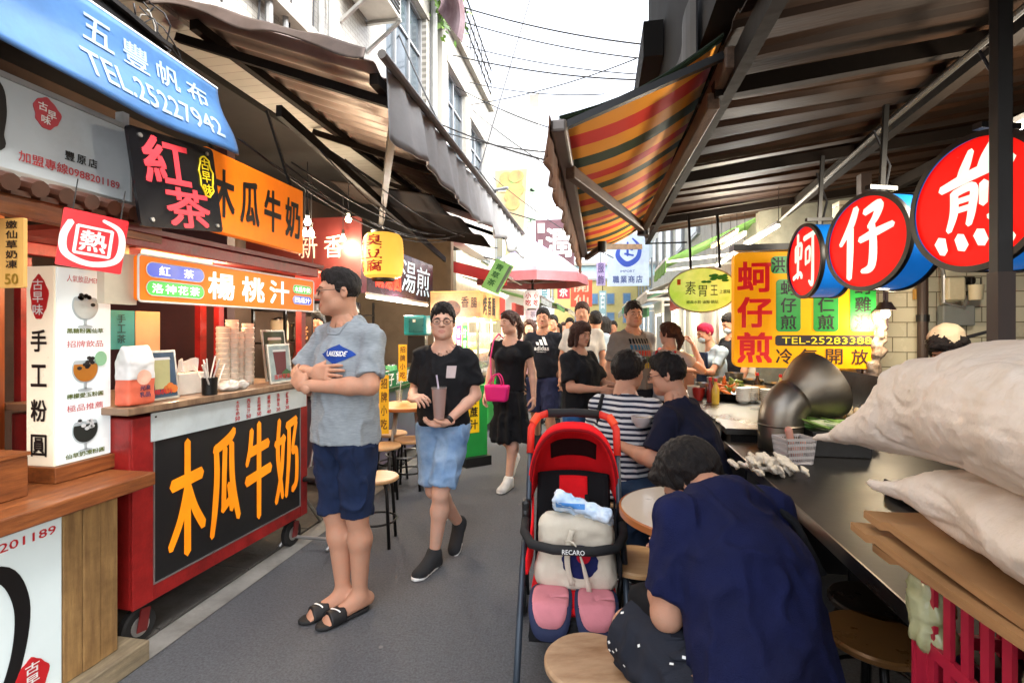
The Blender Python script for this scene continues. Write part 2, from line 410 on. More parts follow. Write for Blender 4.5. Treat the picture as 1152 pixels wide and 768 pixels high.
class Sd:
    jag = 0.0
    def __init__(s): s.ops = []
    def _op(s, lo, hi, fn, k, neg, planes):
        s.ops.append((A3(lo), A3(hi), fn, k, neg, planes)); return s
    def rc(s, a, b, r1, r2=None, k=.02, flat=None, neg=False, planes=()):
        a, b = A3(a), A3(b); r2 = r1 if r2 is None else r2; ba = b - a; L2 = max(ba @ ba, 1e-12); rm = max(r1, r2)
        fl = [(A3(x), m) for x, m in flat] if flat else []
        def fn(P):
            t = np.clip((P - a) @ ba / L2, 0, 1); q = P - a - t[..., None] * ba
            for x, m in fl: q = q + ((q @ x) * (m - 1))[..., None] * x
            d = np.sqrt((q * q).sum(-1)) - (r1 + (r2 - r1) * t)
            return d
        gr = rm * max([1] + [1 / m for _, m in fl])
        return s._op(np.minimum(a, b) - gr, np.maximum(a, b) + gr, fn, k, neg, planes)
    def ell(s, c, r, Rm=None, k=.02, neg=False, planes=()):
        c, r = A3(c), A3(r); Rn = np.array(Rm) if Rm is not None else np.eye(3)
        def fn(P):
            q = (P - c) @ Rn; k0 = np.sqrt(((q / r) ** 2).sum(-1)); k1 = np.sqrt(((q / r ** 2) ** 2).sum(-1))
            return k0 * (k0 - 1) / np.maximum(k1, 1e-9)
        e = np.abs(Rn) @ r
        return s._op(c - e, c + e, fn, k, neg, planes)
    def box(s, c, hs_, rad=.01, Rm=None, k=.02, neg=False, planes=()):
        c, b = A3(c), A3(hs_) - rad; Rn = np.array(Rm) if Rm is not None else np.eye(3)
        def fn(P):
            q = np.abs((P - c) @ Rn) - b
            return np.sqrt((np.maximum(q, 0) ** 2).sum(-1)) + np.minimum(q.max(-1), 0) - rad
        e = np.abs(Rn) @ A3(hs_)
        return s._op(c - e, c + e, fn, k, neg, planes)
    def mesh(s, h, sm=1, disp=None):
        pos = [o for o in s.ops if not o[4]]
        lo = np.min([o[0] for o in pos], 0) - 3 * h; hi = np.max([o[1] for o in pos], 0) + 3 * h
        n = np.ceil((hi - lo) / h).astype(int) + 1; Fd = np.full(n, 1e3)
        ax = [lo[i] + np.arange(n[i]) * h for i in range(3)]
        for l, u, fn, k, neg, planes in s.ops:
            m = k + 3 * h; i0 = np.clip(np.floor((l - m - lo) / h).astype(int), 0, n); i1 = np.clip(np.ceil((u + m - lo) / h).astype(int) + 1, 0, n)
            if (i1 <= i0).any(): continue
            sl = tuple(slice(i0[i], i1[i]) for i in range(3))
            P = np.stack(np.meshgrid(*[ax[i][sl[i]] for i in range(3)], indexing='ij'), -1)
            d = fn(P)
            jg = s.jag * (np.sin(P[..., 0] * 260) + np.sin(P[..., 0] * 143 + P[..., 2] * 90 + 1) + np.sin(P[..., 1] * 190 + P[..., 2] * 60)) if s.jag else 0
            for pp, pn in planes: d = np.maximum(d, (P - A3(pp)) @ A3(pn) + jg)
            a = Fd[sl]
            if neg: d = -d; hh = np.maximum(k - np.abs(a - d), 0) / max(k, 1e-9); Fd[sl] = np.maximum(a, d) + hh * hh * k * .25
            else: hh = np.maximum(k - np.abs(a - d), 0) / max(k, 1e-9); Fd[sl] = np.minimum(a, d) - hh * hh * k * .25
        v, f = nets(Fd, lo, h)
        if sm: v = smoothv(v, f, sm)
        if disp is not None: v = v + vnormals(v, f) * disp(v)[:, None]
        return v, f
def join(parts):
    vs = []; fs = []; mi = []; n = 0
    for p in parts:
        v, f = p[0], p[1]; m_ = p[2] if len(p) > 2 else 0
        vs.append(np.asarray(v)); fs += [tuple(int(i) + n for i in q) for q in f]; n += len(v)
        mi += list(m_) if hasattr(m_, '__len__') else [m_] * len(f)
    return np.concatenate(vs), fs, mi
def xf(vf, M):
    Mn = np.array(M); return (np.asarray(vf[0]) @ Mn[:3, :3].T + Mn[:3, 3],) + tuple(vf[1:])
# ---------------------------------------------------------------- people
SKIN = {}
def skin(t):
    if t not in SKIN:
        c = {'a': (.47, .255, .165), 'b': (.60, .37, .27), 'c': (.38, .20, .125)}[t]
        SKIN[t] = [mat('skin_' + t, c, rough=.6, var=.14, ns=22, bump=.14, bs=190, sss=.12, spec=.32, dirt=.12, col2=tuple(min(1, v * k) for v, k in zip(c, (1.12, 1.0, .95)))),
                   mat('lip_' + t, tuple(v * k for v, k in zip(c, (.85, .55, .55))), rough=.4)]
    return SKIN[t]
M_EYE = mat('eye_white', '#a39a92', rough=.3); M_IRIS = mat('iris', '#1c120c', rough=.15)
M_HAIR = mat('black_hair', '#0f0c0b', rough=.6, ns=30, stretch=(6, 6, 1), bump=.7, bs=60, col2='#1a1412', spec=.3)
M_HAIRB = mat('brown_hair', '#2a1610', rough=.55, ns=30, stretch=(6, 6, 1), bump=.7, bs=60, col2='#4a2c20', spec=.35)
M_FRAME = mat('spectacle_frame', '#15120f', rough=.3)
M_SOLEW = mat('white_sole', '#d9d8d4', rough=.6)
def cloth(name, c, **k): return mat(name, c, rough=.88, var=k.pop('var', .14), ns=k.pop('ns', 9), bump=k.pop('bump', .4), bs=k.pop('bs', 330), spec=.25, **k)
J0 = dict(P=(0, 0, .95), C=(0, .0, 1.24), N=(0, -.02, 1.455), H=(0, .012, 1.602),
          SR=(.166, -.015, 1.375), ER=(.225, -.035, 1.12), WR=(.24, .04, .875),
          HR=(.088, 0, .915), KR=(.098, .015, .485), AR=(.1, -.02, .085), TR=(.12, .15, .025))
for k_ in list(J0):
    if k_[-1] == 'R' and len(k_) == 2: J0[k_[0] + 'L'] = (-J0[k_][0],) + J0[k_][1:]
_hd = {}
def head_mesh(kind, res):
    if (kind, res) in _hd: return _hd[(kind, res)]
    f = kind == 'f'; s = Sd()
    s.ell((0, -.012, .034), (.073, .093, .086), k=.02)
    s.ell((0, .03, -.018), (.061, .062, .085), k=.03)
    s.ell((0, .036, -.07), (.044 if f else .05, .05, .042), k=.03)
    s.ell((0, .072, -.09), (.017 if f else .022, .018, .017), k=.025)
    for x in (-1, 1):
        s.ell((x * .041, .062, -.022), (.021, .02, .022), k=.02)
        s.ell((x * .05, .015, -.06), (.018, .04, .03), k=.025)
        s.ell((x * .031, .1, .006), (.017, .014, .010), k=.014, neg=True)
    s.rc((-.032, .084, .028), (.032, .084, .028), .010, k=.018)
    s.rc((0, .087, .018), (0, .112, -.021), .0085, .0115, k=.012)
    for x in (-1, 1): s.ell((x * .011, .098, -.024), (.009, .010, .0075), k=.008)
    for x in (-1, 1): s.ell((x * .031, .086, .006), (.0155, .010, .0085), k=.005)      # lids
    s.rc((-.018, .083, -.056), (.018, .083, -.056), .0062, k=.006); s.ell((0, .0895, -.055), (.015, .008, .005), k=.006)
    s.ell((0, .089, -.0645), (.016, .009, .006), k=.005)
    s.rc((-.02, .098, -.0595), (.02, .098, -.0595), .0035, k=.004, neg=True)
    for x in (-1, 1):
        s.ell((x * .077, -.012, -.004), (.008, .018, .03), k=.008, Rm=Matrix.Rotation(x * .3, 3, 'Z'))
        s.ell((x * .085, -.008, .0), (.006, .010, .018), k=.005, neg=True)
    s.rc((0, -.02, -.05), (0, -.035, -.15), .048 if f else .055, .05 if f else .058, k=.03)
    v, q = s.mesh(res, 1)
    c = v[q].mean(1)
    lip = ((c[:, 0] / .024) ** 2 + ((c[:, 2] + .0595) / .0125) ** 2 < 1) & (c[:, 1] > .085)
    _hd[(kind, res)] = (v, q, lip.astype(int)); return _hd[(kind, res)]
def hair_mesh(style, res):
    s = Sd(); s.jag = .0045; K = lambda *a: Vector(a).normalized()
    top, rest = (1.13, 1.09) if style != 'crop' else (1.05, 1.025)
    front = ((0, .062, .085), K(0, .85, -.35))
    if style in ('short', 'crop', 'mop', 'cap'):
        low = -.075 if style != 'crop' else -.035
        pl = [((0, .03, .02), K(0, .62, -.62)), ((0, -.05, low), K(0, .15, -1))]
        s.ell((0, -.014, .036), (.073 * rest + .004, .093 * rest + .004, .086 * top), k=.01, planes=pl)
        s.ell((0, .008, .080), (.066, .080, .048 if style == 'crop' else .058), k=.02, planes=[((0, .080 if style == 'mop' else .070, .078), K(0, .72, -.70))])
        if style == 'mop':
            s.ell((0, -.03, .03), (.09, .095, .10), k=.03, planes=pl)
            s.rc((-.05, .07, .085), (.05, .07, .085), .022, k=.03)
        for x in (-1, 1): s.rc((x * .074, .012, .04), (x * .074, .01, .0), .008, .005, k=.01)
    if style in ('bob', 'long', 'pony'):
        s.ell((0, -.016, .038), (.086, .104, .096), k=.02, planes=[((0, .045, .03), K(0, .7, -.6))])
        s.ell((0, .02, .082), (.072, .084, .056), k=.02, planes=[((0, .088, .05), K(0, 1, -.5))])
        zb = -.10 if style == 'bob' else -.2
        if style != 'pony':
            for x in (-1, 1):
                s.rc((x * .074, .03, .05), (x * .08, .03, zb), .024, .020, k=.03); s.rc((x * .07, -.03, .04), (x * .066, -.055, zb), .04, .034, k=.03)
                s.rc((x * .01, .085, .09), (x * .06, .068, .028), .018, .014, k=.02)
            s.rc((0, -.08, .02), (0, -.085, zb), .05, .045, k=.04)
        else:
            s.rc((0, -.10, .06), (0, -.14, -.05), .034, .04, k=.02); s.rc((0, -.14, -.05), (0, -.12, -.16), .038, .018, k=.02)
            for x in (-1, 1): s.rc((x * .06, .055, .06), (x * .078, .01, -.02), .014, .008, k=.02)
    am = .6 if style in ('crop', 'cap') else 1.0
    return s.mesh(res, 1, lambda v: am * (.006 * vnoise(v * A3((1, 1, .45)), 60, 2) + .005 * vnoise(v * A3((1, 1, .4)), 130, 3) + (.006 * np.abs(vnoise(v, 90, 6)) * (v[:, 2] > .07) if style == 'short' else 0)))
_hn = {}
def hand_mesh(curl, res, spread=.06):
    """right hand, wrist at the origin, fingers along +Y, palm towards -Z, thumb on the -X side"""
    if (curl, res) in _hn: return _hn[(curl, res)]
    s = Sd(); th = .25 + curl * .5
    s.rc((0, -.03, 0), (0, .02, 0), .026, .03, k=.02, flat=[((0, 0, 1), 1.35)])
    s.box((0, .05, 0), (.040, .045, .0135), .013, k=.02)
    for i, (x, L_, r0) in enumerate(((-.030, .072, .0092), (-.010, .081, .0095), (.011, .075, .0092), (.030, .058, .0082))):
        p = A3((x, .088 - abs(i - 1.3) * .004, 0)); a = curl * .9 * (1 + .12 * i); dx = (i - 1.5) * spread
        for j, (fr, rr) in enumerate(((.45, 1), (.3, .92), (.25, .82))):
            d = A3((dx, math.cos(a), -math.sin(a))); q = p + d * L_ * fr
            s.rc(p, q, r0 * (1, .94, .86)[j], r0 * (.94, .86, .74)[j], k=.004); p = q; a += curl * 1.05
    p = A3((-.030, .02, -.008)); d = A3((-.62, .72, -.35 - .3 * curl)); d /= np.linalg.norm(d); q = p + d * .044
    s.rc(p, q, .0145, .011, k=.012); d = A3((-.25 + .5 * curl, .9, -.3 - .5 * curl)); d /= np.linalg.norm(d); r_ = q + d * .03; s.rc(q, r_, .0105, .0095, k=.004)
    s.rc(r_, r_ + (d + A3((.25, 0, -.2))) * .02, .0095, .007, k=.004)
    _hn[(curl, res)] = s.mesh(res, 1); return _hn[(curl, res)]
def frame3(y, z):
    """rotation whose Y axis is y and whose Z axis is near z"""
    y = Vector(y).normalized(); x = y.cross(Vector(z)).normalized(); z = x.cross(y)
    return Matrix((x, y, z)).transposed()
def human(label, loc, rz, H=1.72, g='m', J={}, yaw=0, pitch=0, roll=0, hands={}, res=.014, fine=None, sk='a', top=None, bottom=None, shoes=None, hair='short', hairmat=None,
          glasses=False, build=1.0, group=None, extra=None, mask=None, headless=False, tshrink=1.0):
    s = H / 1.72; fine = fine or res * .5
    j = {k: A3(v) * s for k, v in J0.items()}
    for k, v in J.items(): j[k] = A3(v)
    root = thing('person', label, 'person', group=group)
    f_w = g == 'f'; bw = build * (.9 if f_w else 1.0)
    lat = j['SR'] - j['SL']; lat /= np.linalg.norm(lat)
    sp = j['N'] - j['P']; sp /= np.linalg.norm(sp); fr = np.cross(sp, lat); fr /= np.linalg.norm(fr)
    flat = [(fr, 1.38)]
    # --- body
    b = Sd()
    b.rc(j['HL'] + sp * .03, j['HR'] + sp * .03, .098 * s * bw, k=.04, flat=[(fr, 1.05)])
    b.rc(j['P'], j['C'], .135 * s * bw, .15 * s * bw, k=.06, flat=flat)
    b.rc(j['C'], j['C'] * .25 + j['N'] * .75 - sp * .02 * s, .15 * s * bw, .09 * s * bw, k=.05, flat=flat)
    for e in 'LR': b.rc(j['N'] - sp * .06 * s, j['S' + e], .052 * s * bw, .045 * s * bw, k=.05)
    neck = j['H'] + (j['N'] - j['H']) * .35
    b.rc(j['N'] - sp * .05, neck, .062 * s if not f_w else .05 * s, .052 * s if not f_w else .043 * s, k=.04)
    for e in 'LR':
        S_, E_, W_, H_, K_, A_, T_ = (j[q + e] for q in 'SEWHKAT')
        b.rc(S_, E_, .050 * s * bw, .040 * s * bw, k=.03); m_ = E_ + (W_ - E_) * .3
        b.rc(E_, m_, .039 * s * bw, .041 * s * bw, k=.02); b.rc(m_, W_, .041 * s * bw, .026 * s, k=.02)
        b.rc(H_, K_, .085 * s * bw, .054 * s, k=.03); cm = K_ + (A_ - K_) * .3; kd = (K_ - A_) / np.linalg.norm(K_ - A_)
        back = -np.cross(kd, np.cross((T_ - A_), kd)); back = back / max(np.linalg.norm(back), 1e-6)
        b.rc(K_, cm + back * .012, .050 * s, .056 * s, k=.02); b.rc(cm + back * .012, A_, .055 * s, .034 * s, k=.03)
        if shoes in ('slides', 'bare'):
            fd = (T_ - A_) / np.linalg.norm(T_ - A_); sd = np.cross(fd, kd); sd /= np.linalg.norm(sd); up = np.cross(sd, fd)
            if up[2] < 0: up = -up
            heel = A_ - up * .045 - fd * .035
            b.rc(heel, A_, .034, .036, k=.03); b.rc(A_ - up * .012 + fd * .015, T_ - fd * .02 + up * .004, .036, .024, k=.03); b.rc(heel + fd * .03, T_ - fd * .02 - up * .006, .03, .036, k=.03, flat=[(up, 1.7)])
            for t in range(5):
                o_ = (t - 2) * .0165; b.rc(T_ - fd * .03 + sd * o_, T_ + fd * (.028 - abs(t - 1) * .006) + sd * o_ * 1.05 - up * .008, .0125 if t in (0, 4) else .011, .0085, k=.006)
    bv, bq = b.mesh(res, 1)
    parts = [(bv, bq, 0)]
    Hm = Matrix.Translation(Vector(j['H'])) @ Matrix.Rotation(R(yaw), 4, 'Z') @ Matrix.Rotation(R(pitch), 4, 'X') @ Matrix.Rotation(R(roll), 4, 'Y') @ Matrix.Scale(s * (.96 if f_w else 1.0) * .99, 4)
    hm = head_mesh(g, fine); parts.append(xf(hm, Hm))
    hm_parts = {}
    for e in 'LR':
        d, n_, curl = hands.get(e, (tuple((j['W' + e] - j['E' + e])), (1, 0, 0) if e == 'R' else (-1, 0, 0), .45))
        h_ = hand_mesh(curl, fine); sg = 1 if e == 'L' else -1
        if hands.get(e) is None: d = tuple(A3(d) + A3((0, .03, -.05)))
        # hand_mesh has its thumb on -X: with fingers up and the palm facing away (-Z) from the owner that is a right hand's; mirror it for the other
        Mh = frame3(d, n_).to_4x4(); Mh.translation = Vector(j['W' + e])
        mirror = Matrix.Diagonal((1 if e == 'R' else -1, 1, 1, 1))
        hh = xf(h_, Mh @ mirror @ Matrix.Scale(s * (.92 if f_w else 1), 4))
        parts.append((hh[0], hh[1] if e == 'R' else hh[1][:, ::-1], 0))
    # --- face
    if fine < .009:
        for x in (-1, 1):
            e_ = MB(); n = 10
            for m2, (cx, cy, cz, rx, ry, rz_) in enumerate(((x * .031, .0865, .0055, .0120, .0105, .0038), (x * .0312, .0905, .0055, .0062, .0078, .0042))):
                e_.cur = m2; vs = []; fs = []
                for a in range(n + 1):
                    for c_ in range(12):
                        t, p_ = PI * a / n, 2 * PI * c_ / 12; vs.append(Hm @ V(cx + rx * math.sin(t) * math.cos(p_), cy + ry * math.sin(t) * math.sin(p_), cz + rz_ * math.cos(t)))
                for a in range(n):
                    for c_ in range(12): fs.append((a * 12 + c_, a * 12 + (c_ + 1) % 12, (a + 1) * 12 + (c_ + 1) % 12, (a + 1) * 12 + c_))
                e_.add(vs, fs)
            obj('eye', e_, [M_EYE, M_IRIS], root, True)
            eb = MB().tube([Hm @ V(x * q, yy, zz) for q, yy, zz in ((.012, .0955, .0235), (.024, .0955, .0275), (.037, .0905, .0275), (.048, .081, .0215))], [.0022, .0034, .003, .0012], 6)
            obj('eyebrow', eb, hairmat or M_HAIR, root, True)
    if hair: obj('hair', xf(hair_mesh(hair, min(fine, .008)), Hm), hairmat or M_HAIR, root, True)
    if glasses:
        gl = MB()
        for x in (-1, 1):
            gl.tube([Hm @ V(x * .033 + .024 * math.cos(t), .107 - .006 * abs(math.cos(t)), .004 + .018 * math.sin(t)) for t in np.arange(18) * 2 * PI / 18], .0019, 5, True)
            gl.tube([Hm @ V(x * .056, .1, .008), Hm @ V(x * .079, .07, .010), Hm @ V(x * .083, .0, .012), Hm @ V(x * .08, -.02, .0)], .0018, 5)
        gl.tube([Hm @ V(-.010, .108, .006), Hm @ V(0, .111, .009), Hm @ V(.010, .108, .006)], .0013, 5)
        obj('glasses', gl, M_FRAME, root, True)
    if mask:
        ms = Sd(); ms.ell((0, .062, -.055), (.058, .056, .05), k=.01, planes=[((0, .03, 0), (0, -1, 0))]); obj('face_mask', xf(ms.mesh(fine), Hm), mask, root, True)
    # --- clothes
    out = dict(root=root, j=j, fr=fr, sp=sp, lat=lat, Hm=Hm)
    wr = lambda amp, sd_: (lambda v: amp * (1.5 * np.clip(1.15 - 1.6 * np.abs(vnoise(v * A3((1.5, 1.5, .75)) + .05 * vnoise(v, 14, sd_)[:, None], 8, sd_ + 3)), 0, 1) ** 4 - .5 + vnoise(v * A3((1, 1, 1.6)), 9, sd_) + .6 * vnoise(v * A3((1.5, 1.5, 1)), 21, sd_ + 1) + .25 * vnoise(v, 47, sd_ + 2)))
    if top:
        t = dict(sleeve=.62, hem=-.05, loose=.022, neck=.075, wr=.006, sl=.02, flare=.0); t.update(top)
        lo = t['loose']; c_ = Sd(); hemp = j['P'] + sp * t['hem']; hp = [(hemp, -sp)]
        bot = hemp - sp * .06; out['hemp'] = hemp
        c_.rc(bot, j['C'], (.150 * s * bw + lo + t['flare']), (.15 * s * bw + lo * .8), k=.05, flat=[(fr, 1.3)], planes=hp)
        c_.rc(j['C'], j['C'] * .25 + j['N'] * .75 - sp * .02 * s, .15 * s * bw + lo * .8, .092 * s * bw + lo * .3, k=.05, flat=flat)
        for e in 'LR': c_.rc(j['N'] - sp * .06 * s, j['S' + e], .056 * s * bw + lo * .3, .047 * s * bw + lo * .25, k=.05)
        if f_w:
            for x in (-1, 1): c_.ell(j['C'] + sp * .03 + fr * .085 * s + lat * x * .062, (.06, .06, .065), k=.05)
        if t.get('belly'): c_.ell(j['P'] * .6 + j['C'] * .4 + fr * .05, (.13, .11, .14), k=.08)
        for e in 'LR':
            S_, E_, W_ = j['S' + e], j['E' + e], j['W' + e]; L_ = t['sleeve']
            if L_ <= 0: continue
            if L_ <= 1:
                en = S_ + (E_ - S_) * L_; dn = (E_ - S_) / np.linalg.norm(E_ - S_)
                c_.rc(S_, en + dn * .03, .049 * s * bw + lo * .25, .043 * s * bw + t['sl'] * .9, k=.035, planes=[(en, dn)])
            else:
                c_.rc(S_, E_, .056 * s * bw + lo * .5, .048 * s + t['sl'] * .7, k=.03); c_.rc(E_, E_ + (W_ - E_) * (L_ - 1), .046 * s + t['sl'] * .7, .036 * s + t['sl'] * .4, k=.02)
        nk = t['neck'] * s
        nb = j['N'] + fr * .03 * s
        c_.rc(nb - sp * .005, nb + sp * .12 + fr * .01, nk, nk * 1.25, k=.012, neg=True)
        v, q = c_.mesh(t.get('res', res), 1, wr(t['wr'], 5 + int(H * 100) % 7))
        out['top'] = obj(t.get('name', 't_shirt'), (v, q), t['mat'], root, True); out['tb'] = BVHTree.FromPolygons(v.tolist(), [tuple(x) for x in q])
        if t.get('rib'):
            rb = MB(); ringp = []
            for a in np.arange(28) * 2 * PI / 28:
                d0 = Vector(lat * math.cos(a) + fr * math.sin(a)); o_ = Vector(nb + sp * (.1 * s))
                pt = Vector(nb) + d0 * nk * 1.03
                hit = out['tb'].ray_cast(pt + Vector(sp) * .2, -Vector(sp), .4)
                ringp.append((hit[0] if hit[0] else pt) + Vector(sp) * .002)
            rb.tube(ringp, .006, 6, True); obj('neckband', rb, t['rib'], root, True)
    if bottom:
        t = dict(kind='shorts', hem=.9, loose=.02, wr=.006, flare=.012); t.update(bottom)
        c_ = Sd()
        if t['kind'] == 'skirt':
            z0 = t['hem']; wp = j['P'] + sp * .1; lw = A3((wp[0], wp[1] + t.get('dy', 0), z0))
            c_.rc(wp, j['P'] - A3((0, 0, .06)), .125 * s * bw, .165 * s * bw, k=.05, flat=[(fr, 1.2)]); c_.rc(j['P'] - A3((0, 0, .06)), lw - A3((0, 0, .1)), .165 * s * bw, .225 * s, k=.05, flat=[(fr, 1.15)], planes=[(lw, A3((0, .0, -1)))])
            dsp = lambda v: .012 * np.clip((1.0 - v[:, 2]) / .4, 0, 1) * np.sin(np.arctan2(v[:, 1], v[:, 0]) * 11) + wr(t['wr'], 3)(v)
        else:
            wp = j['P'] + sp * .06
            c_.rc(j['HL'] + sp * .04, j['HR'] + sp * .04, .105 * s * bw, k=.03, flat=[(fr, 1.05)]); c_.rc(j['P'] - sp * .02, wp, .15 * s * bw, .145 * s * bw, k=.04, flat=[(fr, 1.3)])
            for e in 'LR':
                H_, K_, A_ = j['H' + e], j['K' + e], j['A' + e]; L_ = t['hem']
                if L_ <= 1:
                    en = H_ + (K_ - H_) * L_; dn = (K_ - H_) / np.linalg.norm(K_ - H_)
                    c_.rc(H_, en + dn * .05, .095 * s * bw + t['loose'] * .6, .06 * s + t['loose'] + t['flare'], k=.012, planes=[(en, dn)])
                else:
                    cm = (A_ - K_) * min(1, L_ - 1); en = K_ + cm; dn = cm / np.linalg.norm(cm)
                    c_.rc(H_, K_, .093 * s * bw + t['loose'] * .6, .062 * s + t['loose'], k=.012); c_.rc(K_, en + dn * .05, .062 * s + t['loose'], .047 * s + t['loose'] + t['flare'], k=.02, planes=[(en, dn)])
            dsp = wr(t['wr'], 4)
        v, q = c_.mesh(t.get('res', res), 1, dsp)
        out['bottom'] = obj(t.get('name', t['kind']), (v, q), t['mat'], root, True); out['bb'] = BVHTree.FromPolygons(v.tolist(), [tuple(x) for x in q])
    if shoes:
        for e in 'LR':
            K_, A_, T_ = j['K' + e], j['A' + e], j['T' + e]
            fd = (T_ - A_); fd /= np.linalg.norm(fd); kd = (K_ - A_) / np.linalg.norm(K_ - A_); sd = np.cross(fd, kd); sd /= np.linalg.norm(sd)
            tip = T_ - A3((0, 0, 0)); heel = None; up = A3((0, 0, 1.0)) if abs(T_[2] - A_[2]) < .09 else np.cross(sd, fd)
            if up[2] < 0: up = -up
            fdh = fd - up * (fd @ up); fdh /= np.linalg.norm(fdh)
            base = T_ - up * .022; back = base - fdh * ((T_ - A_) @ fdh + .045)
            sm_ = dict(k=.02)
            so = Sd(); so.rc(back + fdh * .03, base + fdh * .01, .036, .045, k=.0, flat=[], planes=[(base + up * .016, up), (base - up * .002, -up)]); so.rc(base - fdh * .02, base + fdh * .025, .046, .036, k=.0, planes=[(base + up * .016, up), (base - up * .002, -up)])
            rs = min(fine, .007)
            if isinstance(shoes, str):
                obj('slide_sole', so.mesh(rs, 1), mat('slide_rubber', '#101011', rough=.75, bump=.3, bs=120), root, True)
                st = Sd(); c0 = base - fdh * .035
                st.rc(c0 - fdh * .05 + up * .018, c0 + fdh * .045 + up * .008, .05, .049, k=.0, flat=[(up, .95)], planes=[(c0 + fdh * .035, fdh), (c0 - fdh * .045, -fdh), (base + up * .003, -up)])
                sv = st.mesh(rs, 1); o_ = obj('slide_strap', sv, mat('slide_strap', '#0e0e10', rough=.5), root, True); bt = BVHTree.FromPolygons(sv[0].tolist(), [tuple(x) for x in sv[1]])
                sw = [[(-.5, .12, .02), (-.28, -.2, .13), (.1, -.08, .1), (.55, .22, .012)]]
                out.setdefault('straps', []).append((bt, c0, fdh, sd, up))
            else:
                um, sm2 = shoes
                sh = Sd(); pl = [(base + up * .008, -up)]
                sh.rc(back + fdh * .035 + up * .02, A_ - up * .0 + fdh * .0, .038, .040, k=.03, planes=pl + [(A_ + up * .02, up)])
                sh.rc(A_ - up * .015 + fdh * .01, base + fdh * .0 + up * .014, .042, .034, k=.03, planes=pl); sh.rc(back + fdh * .03 + up * .02, base + fdh * .012 + up * .014, .034, .040, k=.03, planes=pl, flat=[(up, 1.25)])
                so_ = obj('shoe', sh.mesh(rs, 1), um, root, True)
                o2 = obj('sole', so.mesh(rs, 1), sm2, so_, True)
    # clothes lie over the body: skin that would show through a garment is drawn in under it
    skip = [-sp, sp] + [(j['E' + e] - j['S' + e]) / np.linalg.norm(j['E' + e] - j['S' + e]) for e in 'LR'] + [(j['K' + e] - j['H' + e]) / np.linalg.norm(j['K' + e] - j['H' + e]) for e in 'LR'] + [(j['A' + e] - j['K' + e]) / np.linalg.norm(j['A' + e] - j['K' + e]) for e in 'LR']
    def off_arms(vv):
        r = np.full(len(vv), 9.0)
        for e in 'LR':
            fq = min(.95, (top or {}).get('sleeve', .6))
            for a, b_ in ((j['S' + e] + (j['E' + e] - j['S' + e]) * fq, j['E' + e]), (j['E' + e], j['W' + e])):
                ba = b_ - a; tt_ = np.clip((vv - a) @ ba / max(ba @ ba, 1e-9), 0, 1); r = np.minimum(r, np.linalg.norm(vv - a - tt_[:, None] * ba, axis=1))
        return r > .066 * s
    def under(vv, bvh, depth, reach, cond=None, keep=None):
        vv = np.array(vv)
        for i in np.nonzero(keep if keep is not None else np.ones(len(vv), bool))[0]:
            if cond is not None and not cond(vv[i]): continue
            l, n_, _, d = bvh.find_nearest(Vector(vv[i]), reach)
            if l is None: continue
            n3 = A3(n_)
            if n3 @ sp > .72 and np.linalg.norm(vv[i] - j['N']) > .115 * s:
                if (vv[i] - A3(l)) @ n3 > -depth: vv[i] = A3(l) - n3 * depth
                continue
            if any(n3 @ k > .72 * np.linalg.norm(k) for k in skip): continue
            if (vv[i] - A3(l)) @ n3 > -depth: vv[i] = A3(l) - n3 * depth
        return vv
    if 'tb' in out and 'bb' in out:
        me = out['bottom'].data; q = np.array([k.co[:] for k in me.vertices]); hz = out['hemp']
        q = under(q, out['tb'], .007, .06, lambda p: (p - hz) @ sp > -.005); me.vertices.foreach_set('co', q.ravel()); me.update()
    tv = parts[0][0]
    if 'tb' in out: tv = under(tv, out['tb'], .006, .04, keep=off_arms(tv))
    if 'bb' in out: tv = under(tv, out['bb'], .006, .09 if bottom.get('kind') == 'skirt' else .04, keep=off_arms(tv))
    parts[0] = (tv,) + tuple(parts[0][1:])
    obj('body', join(parts), skin(sk), root, True)
    out['place'] = lambda: place(root, loc, rz)
    return out
def decal(bvh, O, u, v, n, mb_pts, off=.004, cut=2):
    """lays a flat mesh (x, y in metres along u, v) onto a curved surface"""
    O, u, v, n = (Vector(a) for a in (O, u, v, n)); vs, fs = mb_pts
    bm = bmesh.new(); vv = [bm.verts.new((p[0], p[1], 0)) for p in vs]
    for f in fs:
        try: bm.faces.new([vv[i] for i in f])
        except ValueError: pass
    bmesh.ops.triangulate(bm, faces=bm.faces)
    for _ in range(cut): bmesh.ops.subdivide_edges(bm, edges=[e for e in bm.edges if e.calc_length() > .018], cuts=1); bmesh.ops.triangulate(bm, faces=bm.faces)
    out = []
    for k in bm.verts:
        p = O + u * k.co.x + v * k.co.y; h = bvh.ray_cast(p + n * .4, -n, 1.0)
        q = h[0] if h[0] else p
        out.append(tuple(q + n * off))
    bm.verts.index_update()
    r = (out, [tuple(x.index for x in f.verts) for f in bm.faces]); bm.free(); return r
F2 = Pl((0, 0, 0), X_, Y_)
def flat2(items): m_ = text(F2, items, 0); return [(p[0], p[1]) for p in m_.v], m_.f
def poly2(*polys):
    vs = []; fs = []
    for p in polys: fs.append(tuple(range(len(vs), len(vs) + len(p)))); vs += p
    return vs, fs
